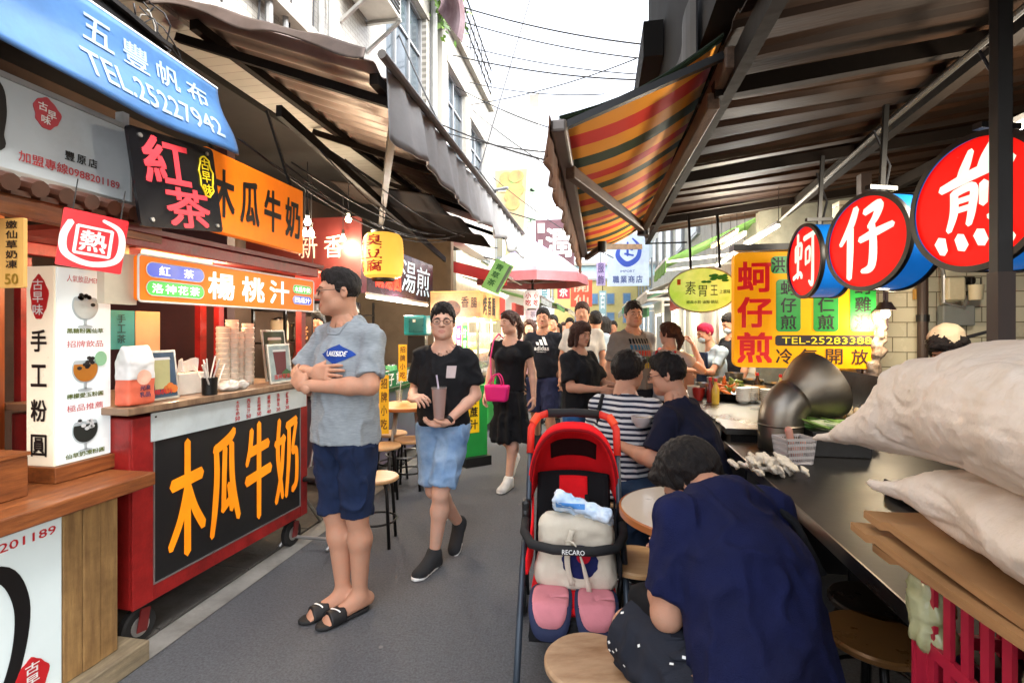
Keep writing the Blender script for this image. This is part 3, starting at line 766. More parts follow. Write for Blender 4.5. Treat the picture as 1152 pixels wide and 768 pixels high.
# ================================================================= materials in use
WOOD = mat('brown_wood', '#6b3a1c', rough=.45, ns=5, stretch=(6, 1, 12), var=.0, col2='#9a5a2c', bump=.25, bs=30, coat=.3, dirt=.5)
WOODL = mat('pale_wood', '#80603a', rough=.65, ns=4, stretch=(10, 10, 1), col2='#a98652', bump=.3, bs=30, dirt=.8)
RED = mat('red_paint', '#8c1a18', rough=.4, ns=16, var=.2, bump=.12, bs=90, dirt=.75)
DRED = mat('dark_red_paint', '#6d1c1b', rough=.45, dirt=.5)
BLACK = mat('black_paint', '#0d0d0e', rough=.45); BLK2 = mat('black_metal', '#141312', rough=.4, metal=.3)
STEEL = mat('steel', '#8b8a86', rough=.3, metal=1, var=.12, ns=4, bump=.05, bs=80, stretch=(1, 1, 8))
STEELD = mat('dark_steel', '#4a4846', rough=.32, metal=.9, var=.2, ns=5, bump=.06, bs=50, dirt=.5)
ALU = mat('aluminium', '#a9a9a6', rough=.4, metal=.8)
WHITEP = mat('white_panel', '#c3cdce', rough=.35, var=.05, dirt=.35)
CONC = mat('concrete', '#5d5a56', rough=.9, var=.2, ns=3, bump=.3, bs=30, dirt=.7)
GRIME = mat('grimy_wall', '#3d362e', rough=.85, var=.3, ns=2, dirt=.8, bump=.2)
DARKM = mat('sooty_metal', '#17110c', rough=.7, metal=.0, spec=.12, var=.35, ns=2.5, dirt=.6, bump=.15, bs=20)
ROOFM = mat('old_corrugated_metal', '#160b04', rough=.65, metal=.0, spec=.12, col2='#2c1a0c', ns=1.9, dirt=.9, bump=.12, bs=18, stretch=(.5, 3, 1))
RUBBER = mat('rubber', '#151515', rough=.75, bump=.1)
PLY = mat('stool_wood', '#b98a58', rough=.42, ns=4, stretch=(1, 7, 1), col2='#cfa878', bump=.05, dirt=.3)
STOOLW = mat('worn_stool_wood', '#7d5a3a', rough=.5, ns=4, stretch=(1, 3, 1), col2='#b99a78', bump=.15, bs=25, dirt=.7)
L_RED = mat('red_lettering', '#c01c22', rough=.5); L_BLACK = mat('black_lettering', '#0b0a0a', rough=.5); L_WHITE = mat('white_lettering', '#e6e6e2', rough=.5)
L_ORANGE = mat('orange_lettering', '#ff8c0a', rough=.45, emit=.35); L_PINK = mat('coral_lettering', '#f0434e', rough=.5, emit=.35); L_YEL = mat('yellow_lettering', '#f2d51c', rough=.5, emit=.3)
TUBE = mat('lit_tube', '#fff4e0', emit=9.0); TUBEW = mat('warm_lit_tube', '#ffc777', emit=7.0); BULB = mat('lit_bulb', '#ffe9c4', emit=14.0)
GLASS = mat('clear_plastic', '#dfe6e6', rough=.08, trans=.85, alpha=.55); CABLE = mat('cable', '#1b1c20', rough=.6)
ASPH = mat('asphalt', '#4b4c4f', rough=.85, var=.10, ns=95, bump=.9, bs=240, col2='#66686b', dirt=.3)
TILEW = mat('white_tile', '#cfcfc8', rough=.4)
# ================================================================= ground
g = MB(); g.bb((-40, -10, -.3), (40, 80, -.004)); struct('ground', g, CONC)
g = MB(); g.add([(-1.93, -3, 0), (3.2, -3, 0), (3.2, 70, 0), (-1.93, 70, 0)], [(0, 1, 2, 3)]); struct('road', g, ASPH)
g = MB(); g.add([(-2.06, -3, .004), (-1.93, -3, .004), (-1.93, 16, .004), (-2.06, 16, .004)], [(0, 1, 2, 3)]); struct('kerb_strip', g, mat('pale_concrete', '#84827c', rough=.9, var=.25, ns=4, dirt=.8, bump=.3))
g = MB()
for y in np.arange(-1, 12, .61): g.bb((-2.30, y, -.001), (-2.07, y + .6, .012))
struct('pavement', g, mat('gutter_slab', '#4d4b47', rough=.9, var=.25, dirt=.9, bump=.3))
# ================================================================= left-hand building above the awnings
FACW = tile_mat('small_white_tiles', '#a5a49e', '#77756f', .10, .045, msize=.06, axes='yz')
PLAST = mat('pale_plaster', '#95928a', rough=.85, var=.1, ns=1.5, dirt=.55, bump=.15)
WINF = mat('window_frame', '#8d9093', rough=.4, metal=.5); WGL = mat('window_glass', '#39434a', rough=.08, var=.3, ns=2)
def window(parent, xf_, y0, y1, z0, z1, bars=3, depth=.05):
    f = MB(); t = .045
    f.bb((xf_, y0, z0), (xf_ + depth, y0 + t, z1)); f.bb((xf_, y1 - t, z0), (xf_ + depth, y1, z1)); f.bb((xf_, y0 + t, z0), (xf_ + depth, y1 - t, z0 + t)); f.bb((xf_, y0 + t, z1 - t), (xf_ + depth, y1 - t, z1))
    for k in range(1, bars): y = y0 + (y1 - y0) * k / bars; f.bb((xf_ + .005, y - t / 2, z0 + t), (xf_ + depth - .008, y + t / 2, z1 - t))
    zc = z0 + (z1 - z0) * .66; f.bb((xf_ + .008, y0 + t, zc), (xf_ + depth - .012, y1 - t, zc + .035))
    w_ = obj('window', f, WINF, parent)
    obj('pane', MB().bb((xf_ + .004, y0 + .02, z0 + .02), (xf_ + .014, y1 - .02, z1 - .02)), WGL, w_)
    obj('sill', MB().bb((xf_, y0 - .08, z0 - .09), (xf_ + .16, y1 + .08, z0 - .002)), PLAST, w_)
    obj('lintel', MB().bb((xf_, y0 - .08, z1 + .002), (xf_ + .14, y1 + .08, z1 + .10)), PLAST, w_)
def wall_x(xf_, y0, y1, z0, z1, holes, th=.25):
    """wall facing +X with window openings"""
    m = MB(); ys = sorted({y0, y1, *[h[0] for h in holes], *[h[1] for h in holes]}); zs = sorted({z0, z1, *[h[2] for h in holes], *[h[3] for h in holes]})
    for a, b in zip(ys, ys[1:]):
        for c, d in zip(zs, zs[1:]):
            if any(h[0] <= a and b <= h[1] and h[2] <= c and d <= h[3] for h in holes): continue
            m.bb((xf_ - th, a, c), (xf_, b, d))
    return m
bA = thing('apartment_building', 'white tiled building over the left awning with tall upper windows', 'building', (-2.6, 4, 0))
hA = [(1.2, 2.9, 4.1, 5.7), (5.55, 6.95, 4.3, 6.0), (5.55, 6.95, 7.4, 9.0), (1.2, 2.9, 7.3, 8.9)]
obj('wall', wall_x(-2.5, .2, 7.35, 3.3, 11, hA), FACW, bA)
for h in hA: window(bA, -2.62, *h)
obj('ledge', MB().bb((-2.499, .2, 3.9), (-2.38, 7.35, 3.99)), PLAST, bA)
for y, z0, r_ in ((3.35, 3.6, .03), (3.55, 3.6, .022), (4.05, 3.6, .03), (4.2, 3.6, .02), (7.1, 3.6, .05)):
    obj('drainpipe', MB().tube([(-2.44, y, z0), (-2.44, y + .02, 6), (-2.44, y, 11)], r_, 8), mat('grey_pipe', '#8a8c8c', rough=.5, dirt=.4), bA)
for k in range(5):
    y0 = 2.9 + k * .35; obj('wall_cable', MB().tube([(-2.46, y0, 3.6), (-2.45, y0 + .1 * math.sin(k), 4.6), (-2.44, y0 + .12, 5.5), (-2.45, y0 + .4 * (k % 2), 8)], .008, 5), CABLE, bA)
bB = thing('apartment_building', 'narrow pale building beyond the white tiled one with railings on its roof', 'building', (-2.6, 9, 0))
hB = [(7.75, 8.85, 4.3, 5.75), (9.2, 10.4, 4.2, 5.45)]
obj('wall', wall_x(-2.42, 7.45, 10.8, 3.0, 6.3, hB), mat('white_plaster', '#a8a69f', rough=.8, var=.08, ns=1.5, dirt=.45, bump=.1), bB)
for h in hB: window(bB, -2.54, *h, bars=2)
obj('parapet', MB().bb((-2.7, 7.45, 6.302), (-2.32, 10.85, 6.5)), PLAST, bB)
for z in (6.75, 7.0, 7.3): obj('rail', MB().tube([(-2.38, 7.5, z + .3), (-2.38, 10.8, z - .1)], .016, 6), BLK2, bB)
for k in range(12): y = 7.5 + k * .3; obj('rail_post', MB().cyl((-2.38, y, 6.5), (-2.38, y, 7.6 - k * .03), .012, n=6), BLK2, bB)
for z in (3.62, 3.8, 3.98): obj('balcony_bar', MB().tube([(-2.38, 7.5, z), (-1.9, 7.55, z), (-1.9, 9.0, z), (-2.38, 9.0, z)], .014, 6), BLK2, bB)
ac = thing('air_conditioner', 'white air conditioner box on a bracket high on the tiled wall', 'air conditioner', (-2.25, 4.75, 4.75))
obj('casing', MB().bb((-2.48, 4.45, 4.78), (-2.12, 5.1, 5.28)), mat('ac_white', '#b8b8b2', rough=.5, dirt=.4), ac, bevel=.012)
gr = MB()
for k in range(9): gr.bb((-2.118, 4.5, 4.82 + k * .048), (-2.108, 5.05, 4.84 + k * .048))
obj('grille', gr, BLK2, ac); [obj('bracket', MB().bar((-2.5, y, 4.76), (-2.1, y, 4.76), .04, .03).bar((-2.5, y, 4.45), (-2.12, y, 4.74), .03, .03), ALU, ac) for y in (4.5, 5.05)]
pl = thing('hanging_plant', 'green leafy plant spilling over the roof edge between the two pale buildings', 'plant', (-2.3, 7.2, 6.3))
lf = MB(); rg = random.Random(3)
for _ in range(900):
    c = V(-2.3 + rg.gauss(0, .12), 7.2 + rg.gauss(0, .22), 6.6 + rg.gauss(0, .24)); d = V(rg.gauss(0, 1), rg.gauss(0, 1), rg.gauss(-.3, .7)).normalized(); e = d.orthogonal().normalized() * .03
    lf.add([c, c + d * .05 + e, c + d * .12, c + d * .05 - e], [(0, 1, 2, 3)])
obj('foliage', lf, mat('leaf', '#2f5a1c', rough=.5, col2='#6a9030', ns=3), pl); obj('stem', MB().tube([(-2.38, 7.2, 6.2), (-2.3, 7.2, 6.5), (-2.25, 7.3, 6.9)], .012), WOOD, pl)
fl = thing('banner', 'dark cloth flag hanging down from above beside the pale building', 'banner', (-1.7, 5.6, 5.6))
obj('cloth', MB().sheet(lambda u, v_: at(492 + 27 * u + 4 * math.sin(3 * v_), -6 + v_ * (18 + 36 * u), 6.2 + .1 * math.sin(6 * u)), 10, 8, .01), mat('maroon_cloth', '#4b3338', rough=.9, col2='#6d6066', ns=3), fl)
obj('banner_pole', MB().tube([at(485, -14, 6.3), at(525, -4, 6.1)], .012), BLK2, fl)
# ---------- shop rooms behind the left stalls
def roomwall(name, a, b, m_, label): return solo(name, MB().bb(a, b), m_, label, 'wall')
DWALL = mat('dark_brown_wall', '#4a372a', rough=.8, var=.3, ns=2, dirt=.7)
roomwall('shop_back_wall', (-4.1, -1.5, 0), (-3.95, 10.9, 3.25), DWALL, 'dark brown back wall of the shops behind the left stalls')
roomwall('shop_side_wall', (-3.948, 3.3, .0), (-2.75, 3.38, 2.8), mat('maroon_board', '#3d1a17', rough=.7, var=.2, dirt=.4), 'maroon side wall behind the tea cart with white characters')
roomwall('party_wall', (-3.948, 7.5, 0), (-2.3, 7.65, 2.9), mat('stained_plaster', '#75634e', rough=.8, var=.2, ns=2, dirt=.7), 'sooty side wall at the far end of the noodle shop')
solo('shop_ceiling', MB().bb((-4.1, -1.5, 3.252), (-2.76, 10.9, 3.36)), mat('sooty_ceiling', '#0f0b08', rough=.8), 'dark ceiling slab over the left shops', 'ceiling')
# ---------- dark canopy over the nearest stall
cn = thing('canopy', 'black sooty canopy frame over the nearest drink stall', 'canopy', (-2.6, .8, 2.7))
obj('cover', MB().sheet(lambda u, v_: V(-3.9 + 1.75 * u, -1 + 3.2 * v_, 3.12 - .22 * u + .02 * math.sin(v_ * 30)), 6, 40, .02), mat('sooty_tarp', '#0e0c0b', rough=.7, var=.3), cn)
obj('beam', MB().bar((-2.2, -1, 2.86), (-2.2, 2.2, 2.86), .05, .07), BLK2, cn); obj('beam', MB().bar((-2.6, -1, 2.9), (-2.6, 2.5, 2.9), .05, .07), BLK2, cn)
# ---------- the big metal awning with its grey valance
aw = thing('metal_awning', 'rusty corrugated metal awning along the left shops with a grey tarpaulin valance', 'awning', (-1.9, 5, 2.5))
def awz(u, v_): 
    x = -1.2 - 1.4 * u; y = 2.44 + 5.06 * v_
    return V(x, y, 2.86 + .52 * u + .018 * math.sin(y * 2 * PI / .19) * (1 if True else 0))
obj('corrugated_sheet', MB().sheet(awz, 10, 160, .006), mat('awning_metal', '#6c5c54', rough=.42, metal=.4, var=.3, ns=1.5, dirt=.6, col2='#94857c'), aw, True)
def flap(u, v_):
    p = V(-1.2 - 2.0 * u, 2.42 - .03 * v_, 2.90 + .70 * u - v_ * (.07 + .02 * math.sin(u * 21)))
    return p + V(0, .008 * math.sin(u * 40), .006 * math.sin(u * 17))
obj('end_flashing', MB().sheet(flap, 60, 6, .006), mat('bent_flashing', '#54453d', rough=.5, metal=.45, var=.35, ns=3, dirt=.8), aw, True)
for x in (-1.22, -2.35): obj('beam', MB().bar((x, 2.55, 2.80 + (-1.2 - x) * .37), (x, 7.5, 2.80 + (-1.2 - x) * .37), .05, .06), DARKM, aw)
for y in (2.7, 4.2, 5.8, 7.3): obj('rafter', MB().bar((-1.2, y, 2.74), (-2.6, y, 3.26), .04, .05), DARKM, aw)
obj('strut', MB().bar((-1.25, 2.9, 2.78), (-2.4, 5.2, 2.62), .05, .09), mat('pale_channel', '#6b6661', rough=.5, metal=.5, dirt=.6), aw)
obj('strut', MB().bar((-1.9, 2.7, 2.75), (-2.3, 7.2, 2.5), .035, .07), DARKM, aw)
def val(u, v_):
    y = 2.62 + 4.85 * u; sag = .03 * math.sin(y * 9) * v_ + .012 * math.sin(y * 23)
    return V(-1.17 + sag + .05 * v_, y, 2.89 - v_ * (.40 + .03 * math.sin(y * 7.3) + .05 * max(0, math.sin(y * 3.1 + 1)) ** 6) - .02 * math.sin(y * 1.7))
obj('valance', MB().sheet(val, 150, 8, .006), mat('grey_tarpaulin', '#8b8d8f', rough=.75, var=.18, ns=2.5, bump=.15, bs=20, dirt=.5), aw, True)
obj('rail', MB().tube([(-1.15, 2.5, 2.91), (-1.15, 7.5, 2.91)], .026), mat('pale_channel', '#6b6661'), aw)
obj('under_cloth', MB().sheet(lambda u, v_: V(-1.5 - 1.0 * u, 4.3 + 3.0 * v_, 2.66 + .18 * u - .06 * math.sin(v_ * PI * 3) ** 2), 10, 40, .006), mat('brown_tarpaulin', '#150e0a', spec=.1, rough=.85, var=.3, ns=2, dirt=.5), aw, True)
# ================================================================= nearest stall: wooden grass-jelly stand on the left edge
st = thing('drink_stand', 'wooden dessert stand at the left edge with white light box front and long brown counter', 'stand', (-2.2, 1.2, 0))
XF = -2.0
obj('front_lightbox', MB().bb((XF - .12, .5, .10), (XF, 1.555, .745)), mat('white_acrylic', '#cfdcdc', rough=.2, var=.02, emit=.18), st, bevel=.004)
P = Pl((XF, 1.55, .42), Y_, Z_)
obj('lettering', text(P, [('加盟專線 0988201189', -.30, .275, .56, .040, .015)]), L_RED, st)
obj('emblem', brush(P, [[(-.36, .15, .03), (-.2, .19, .05), (-.13, .05, .05), (-.15, -.15, .045), (-.22, -.26, .05), (-.4, -.24, .05), (-.52, -.2, .02)]], 1, 1), L_BLACK, st)
obj('stamp', MB().prism(blob(-.10, -.235, .052, .075), P, .001, .005), L_RED, st)
obj('stamp_lettering', text(P, col_text('古早味', -.10, -.19, .045, .036, .008), .007), L_WHITE, st)
en = MB()
for k, (a, b) in enumerate(((1.56, 1.63), (1.632, 1.70), (1.702, 1.775))): en.bb((XF - .9, a, .09), (XF + .003 * (k % 2), b, .76))
obj('end_panel', en, WOODL, st, bevel=.003)
obj('counter', MB().bb((-2.75, .3, .762), (-1.90, 1.86, .82)), WOOD, st, bevel=.006)
obj('baseboard', MB().bb((-2.1, .4, 0), (-1.93, 1.86, .088)), mat('weathered_timber', '#6f634f', rough=.8, ns=4, stretch=(8, 1, 8), col2='#94866a', dirt=.8, bump=.3), st, bevel=.006)
obj('back_panel', MB().bb((-2.85, .3, .02), (-2.76, 1.8, .76)), WOOD, st)
obj('post', MB().bb((-2.48, 1.42, .822), (-2.38, 1.56, 2.0)), mat('orange_stained_wood', '#7a3a14', rough=.4, ns=3, stretch=(8, 8, .7), col2='#a65a22', coat=.3, dirt=.4), st)
obj('post', MB().bb((-2.6, .6, .822), (-2.5, .75, 2.0)), WOOD, st)
obj('back_board', MB().bb((-2.75, .3, .822), (-2.7, 1.85, 2.0)), mat('orange_stained_wood', '#7a3a14'), st)
ev = MB()
for k in range(17):
    y = .35 + k * .09
    ev.lathe([(.030, 0), (.032, .02), (.028, .40)], (-1.93, y, 1.925), V(-1, 0, .25), 10)
    ev.bar((-1.95, y + .045, 1.90), (-2.4, y + .045, 2.0), .06, .018)
obj('tiled_eave', ev, mat('brown_roof_tile', '#4a2a1c', rough=.4, var=.3, ns=6, dirt=.5), st, 'auto')
obj('eave_beam', MB().bb((-2.05, .3, 1.83), (-1.99, 1.98, 1.90)), WOOD, st)
# things on the stand's counter
wb = thing('wooden_box', 'brown wooden box on the counter at the left edge holding a glass bottle', 'box', onX(20, 540, -2.1))
obj('front', MB().bb((-2.30, 1.2, .822), (-2.08, 1.50, .97)), WOOD, wb, bevel=.004); obj('lid', MB().bb((-2.305, 1.19, .972), (-2.075, 1.505, .985)), WOOD, wb)
bt = thing('glass_bottle', 'small clear glass bottle standing on the wooden box', 'bottle', (-2.17, 1.44, .985))
obj('bottle_body', MB().lathe([(.022, 0), (.024, .01), (.024, .05), (.010, .07), (.010, .10), (.012, .105), (.012, .115)], (-2.17, 1.42, .986), n=16), GLASS, bt, True)
obj('stopper', MB().cyl((-2.17, 1.42, 1.10), (-2.17, 1.42, 1.118), .008), ALU, bt)
# menu light box
ml = thing('menu_lightbox', 'tall white menu light box with three dessert glasses beside the wooden stand', 'menu sign', (-2.2, 1.74, .82))
obj('base', MB().bb((-2.3, 1.63, .822), (-2.13, 1.90, .885)), WOOD, ml, bevel=.003)
obj('casing', MB().bb((-2.285, 1.64, .886), (-2.15, 1.872, 1.69)), mat('cream_acrylic', '#e6d8bd', rough=.3, emit=.35, var=.02), ml, bevel=.003)
obj('front_face', MB().bb((-2.149, 1.646, .89), (-2.143, 1.868, 1.686)), mat('white_acrylic_face', '#dbe6e6', rough=.25, emit=.38, var=.02), ml)
PM = Pl((-2.143, 1.757, 1.29), Y_, Z_)
obj('lettering', join([(lambda m: (m.v, m.f))(text(PM, row_text(t, -.06, z, .022, .026, .004) if 0 else [(t, 0, z, .15, .028, .01)])) for t, z in (('人氣飲品MENU', .355), ('招牌飲品', .085), ('極品推薦', -.18))]), L_RED, ml)
obj('caption_lettering', text(PM, [('黑糖粉圓仙草', 0, .14, .15, .020, .03), ('檸檬愛玉粉圓', 0, -.13, .15, .020, .03), ('仙草奶凍粉圓', 0, -.375, .16, .020, .03)]), mat('olive_lettering', '#5a6a14'), ml)
for zc, c1, c2 in ((.245, '#b9c3c0', '#20211f'), (-.02, '#b8741c', '#2a2320'), (-.275, '#1e2622', '#c9cfd0')):
    m_ = MB(); gl = [(a, min(b, .036)) for a, b in ring(0, 0, .054, .06, 32)]; m_.prism([(a, b + zc) for a, b in gl], PM, .001, .003); m_.prism([(-.006, zc - .085), (.006, zc - .085), (.006, zc - .058), (-.006, zc - .058)], PM, .001, .003); m_.prism(ring(0, zc - .088, .03, .008, 16), PM, .001, .003)
    m_.cur = 1; m_.prism([(a * .93, zc + (b * .9 if b < .02 else .02)) for a, b in gl], PM, .0032, .0045)
    m_.cur = 2
    rr = random.Random(int(zc * 100))
    for _ in range(9): m_.prism(ring(rr.uniform(-.03, .03), zc + rr.uniform(-.0, .045), .010, .008, 8), PM, .0048, .006)
    obj('drink_picture', m_, [mat('glass_print', '#aebbbf'), mat('drink_print' + c1, c1), mat('topping_print' + c2, c2)], ml)
obj('lime_picture', MB().prism(ring(.062, .02, .026, .032, 20), PM, .0065, .008), mat('lime_print', '#8fc49a'), ml)
PS = Pl((-2.218, 1.639, 1.29), X_, Z_)
obj('side_lettering', text(PS, col_text('手工粉圓', 0, .10, .075, .085, .055, .03)), L_BLACK, ml)
obj('stamp', MB().prism(blob(.0, .275, .042, .085), PS, .001, .004), L_RED, ml)
obj('stamp_lettering', text(PS, col_text('古早味', 0, .325, .05, .042, .008), .006), L_WHITE, ml)
# red hot sign and price board
hot = thing('sign', 'small red square sign with one white character hanging above the menu light box', 'sign', (-1.98, 1.56, 1.66))
PH = Pl(at(105, 272, 1.86), V(.55, .83, -.12), V(.07, .1, 1)); PH = Pl(PH.O, PH.u, (PH.u.cross(PH.n) * -1))
obj('panel', MB().prism(rrect(-.095, -.105, .095, .105, .006), PH, -.012, 0), mat('red_acrylic', '#d2242a', rough=.3, emit=.25), hot)
obj('emblem', brush(PH, [[(-.07, .06, .02), (-.085, 0, .022), (-.07, -.06, .022), (0, -.085, .02), (.07, -.06, .022), (.085, 0, .022), (.07, .06, .018), (.02, .085, .012)], [(-.05, .05, .01), (.05, .05, .01)], [(-.05, -.05, .01), (.05, -.05, .01)], [(-.05, .05, .01), (-.05, -.05, .01)], [(.05, .05, .01), (.05, -.05, .01)]], 1, 1), L_WHITE, hot)
obj('lettering', text(PH, [('熱', 0, 0, .075, .075, .03)], .004), L_WHITE, hot)
obj('hanger', MB().tube([PH.p(-.07, .105, -.006), PH.p(-.07, .22, -.006)], .002, 5).tube([PH.p(.07, .105, -.006), PH.p(.07, .22, -.006)], .002, 5), BLK2, hot)
pb = thing('price_board', 'yellow wooden price board with a column of characters and 50 at the left edge', 'sign', at(12, 320, 1.72))
PP = Pl(at(10, 283, 1.72), X_, Z_)
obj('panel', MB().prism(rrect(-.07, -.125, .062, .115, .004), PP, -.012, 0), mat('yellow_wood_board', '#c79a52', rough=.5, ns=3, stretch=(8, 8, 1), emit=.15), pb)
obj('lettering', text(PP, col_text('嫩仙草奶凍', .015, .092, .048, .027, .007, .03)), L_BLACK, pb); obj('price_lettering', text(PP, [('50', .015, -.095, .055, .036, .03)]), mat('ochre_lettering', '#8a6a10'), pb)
# big light-box sign overhead
lb = thing('lightbox_sign', 'long grey white light box sign with red phone number above the wooden stand', 'sign', (-2.0, 1.2, 1.98))
obj('panel', MB().bb((-2.16, .45, 1.985), (-2.0, 1.83, 2.29)), mat('grey_acrylic', '#a9b1b4', rough=.35, var=.06, emit=.10, dirt=.35, ns=3), lb)
fr_ = MB(); 
for a, b in (((-2.165, .44, 1.965), (-1.992, 1.85, 1.984)), ((-2.165, .44, 2.291), (-1.992, 1.85, 2.31)), ((-2.165, 1.831, 1.985), (-1.992, 1.85, 2.29))): fr_.bb(a, b)
obj('frame', fr_, ALU, lb)
PL = Pl((-2.0, 1.83, 2.14), Y_, Z_)
obj('lettering', text(PL, [('加盟專線0988201189', -.235, -.098, .37, .038, .012)]), mat('rose_lettering', '#b0383c'), lb)
obj('branch_lettering', text(PL, row_text('豐原店', -.25, -.042, .034, .034, .010)), L_BLACK, lb)
obj('stamp', MB().prism(blob(-.33, .085, .045, .055), PL, .001, .004), mat('rose_stamp', '#b8424a'), lb)
obj('stamp_lettering', text(PL, [('古', -.345, .105, .03, .03), ('早', -.315, .085, .03, .03), ('味', -.335, .06, .03, .03)], .006), L_WHITE, lb)
obj('emblem', brush(PL, [[(-.62, .12, .02), (-.5, .125, .04), (-.475, .05, .04), (-.48, -.04, .035), (-.49, -.08, .05), (-.58, -.06, .02)]], 1, 1), L_BLACK, lb)
obj('lamp_pole', MB().bb((-2.12, 1.87, 1.7), (-2.08, 1.90, 2.4)), ALU, lb)
# blue tarpaulin
tp = thing('tarpaulin', 'blue tarpaulin banner with white characters and telephone number over the stands', 'tarpaulin', (-1.85, 1.5, 2.3))
def tarp(u, v_):
    y = .35 + 1.88 * u; sag = .018 * math.sin(u * 7) + .01 * math.sin(u * 19 + v_ * 2)
    return V(-1.92 + .10 * v_ + sag * v_ + .012 * math.sin(v_ * 6 + u * 3), y, 2.66 - .36 * v_ + .02 * math.sin(u * 3.2) - .012 * math.sin(u * 11) * v_ + .03 * max(0, u - .9) * v_)
obj('cloth', MB().sheet(tarp, 80, 14, .008), mat('blue_tarp', '#4474ac', rough=.5, var=.25, ns=3, bump=.2, bs=14, coat=.15, dirt=.3), tp, True)
def twarp(a, b): 
    u, v_ = a, b; p = tarp(u, v_); return p + V(.008, 0, .002)
tl = text(None, [(ch, .665 + i * .085, .30, .062, -.27, .015) for i, ch in enumerate('五豐帆布')] + [('TEL.25227942', .79, .70, .34, -.27, .012)], warp=twarp)
obj('lettering', tl, mat('faded_white_lettering', '#a9c2d6', rough=.6), tp)
obj('rope', MB().tube([tarp(0, 0), tarp(.5, 0) + V(0, 0, .01), tarp(1, 0)], .008, 6), L_WHITE, tp)
# ================================================================= tea cart
A_, B_ = V(-2.03, 1.87, 0), V(-1.965, 3.10, 0)
cu_ = (B_ - A_).normalized(); CL = (B_ - A_).length; PC = Pl((A_ + B_) / 2, cu_, Z_); HW = CL / 2; D = .72
ct = thing('food_cart', 'red drink cart on casters with black front panel and orange characters', 'cart', (A_ + B_) / 2 - PC.n * .35)
def cbox(m, a0, a1, b0, b1, c0, c1): return m.prism([(a0, b0), (a1, b0), (a1, b1), (a0, b1)], PC, c0, c1)
obj('body', cbox(MB(), -HW, HW, .19, 1.04, -D, -.012), RED, ct, bevel=.01)
f_ = MB()
cbox(f_, -HW, -HW + .10, .19, 1.04, -.0119, 0); cbox(f_, HW - .075, HW, .19, 1.04, -.0119, 0); cbox(f_, -HW + .10, HW - .075, .19, .262, -.0119, -.001); 
obj('front_frame', f_, RED, ct, bevel=.004)
obj('front_panel', cbox(MB(), -HW + .105, HW - .08, .268, .93, -.0118, -.003), mat('black_board', '#131314', rough=.5, var=.15, ns=40), ct)
tr = MB(); cbox(tr, -HW + .10, HW - .075, .262, .268, -.0119, .003); cbox(tr, -HW + .10, -HW + .105, .268, .93, -.0119, .003); cbox(tr, HW - .08, HW - .075, .268, .93, -.0119, .003); obj('trim', tr, ALU, ct)
STK = {'木': [[(-.45, .28, .16), (.45, .36, .16)], [(0, .95, .14), (0, -.9, .16)], [(-.02, .2, .12), (-.2, -.3, .15), (-.5, -.72, .13)], [(.03, .2, .12), (.22, -.2, .15), (.5, -.55, .15)]],
       '瓜': [[(-.36, .72, .13), (-.33, .2, .15), (-.4, -.4, .15), (-.5, -.85, .12)], [(-.42, .66, .13), (.1, .82, .15), (.3, .95, .12)], [(-.05, .66, .13), (-.08, .1, .13), (-.1, -.45, .13)], [(-.15, -.45, .12), (.12, -.32, .12)], [(.08, -.02, .1), (.2, -.5, .13)], [(.18, .72, .14), (.22, 0, .15), (.45, -.7, .13)]],
       '牛': [[(-.3, .85, .13), (-.36, .5, .13), (-.5, .2, .1)], [(-.4, .42, .15), (.42, .52, .15)], [(-.52, -.12, .16), (.52, 0, .16)], [(0, .95, .14), (0, .0, .15), (0, -.9, .14)]],
       '奶': [[(-.35, .9, .13), (-.42, .2, .14), (-.25, -.5, .13), (-.18, -.75, .1)], [(-.15, .55, .13), (-.25, -.2, .13), (-.5, -.8, .12)], [(-.55, .42, .12), (-.08, .5, .12)], [(.0, .75, .13), (.5, .85, .14)], [(.12, .72, .13), (.1, 0, .14), (-.02, -.75, .12)], [(.48, .8, .12), (.3, .2, .12), (.5, .15, .13), (.5, -.5, .14), (.28, -.68, .12)]]}
PT = Pl(PC.p(0, .60, -.002), cu_, Z_)
for i, ch in enumerate('木瓜牛奶'):
    ox = -.335 + i * .245
    obj('lettering', brush(Pl(PT.p(ox, 0), cu_, Z_), [[(x, y, w_ * 1.3) for x, y, w_ in s_] for s_ in STK[ch]], .19, .295), L_ORANGE, ct)
obj('menu_strip', cbox(MB(), -HW + .085, HW - .02, .922, 1.052, .001, .007), WHITEP, ct)
PMn = Pl(PC.p(0, .987, .007), cu_, Z_); it = []
for i, (s_, p_) in enumerate((('木瓜牛奶', '50'), ('西瓜汁', '50'), ('金桔檸檬', '50'), ('楊桃汁', '40'), ('洛神花', '30'), ('紅茶', '30'))):
    a = -.02 + i * .083; n = len(s_); h = .082 / n
    for k, chh in enumerate(s_): it.append((chh, a, .055 - h * (k + .5), .026, h * .9, .02))
    it.append((p_, a, -.045, .034, .022, .02))
obj('menu_lettering', text(PMn, it), L_RED, ct)
obj('screw', cbox(cbox(MB(), -HW + .10, -HW + .108, 1.03, 1.038, .0071, .010), HW - .04, HW - .032, 1.03, 1.038, .0071, .010), BLK2, ct)
obj('counter', cbox(MB(), -HW - .05, HW + .03, 1.062, 1.095, -D - .02, .035), mat('worn_counter_wood', '#6e5440', rough=.4, ns=4, stretch=(1, 6, 1), col2='#94785c', coat=.2, dirt=.5), ct, bevel=.005)
for a, c in ((-HW + .03, -.30), (HW - .03, -.03), (-HW + .03, -D + .03), (HW - .03, -D + .03)):
    obj('post', cbox(MB(), a - .022, a + .022, 1.096, 1.78, c - .022, c + .022), RED, ct)
obj('post', cbox(MB(), .12, .165, 1.096, 1.78, -.42, -.38), RED, ct)
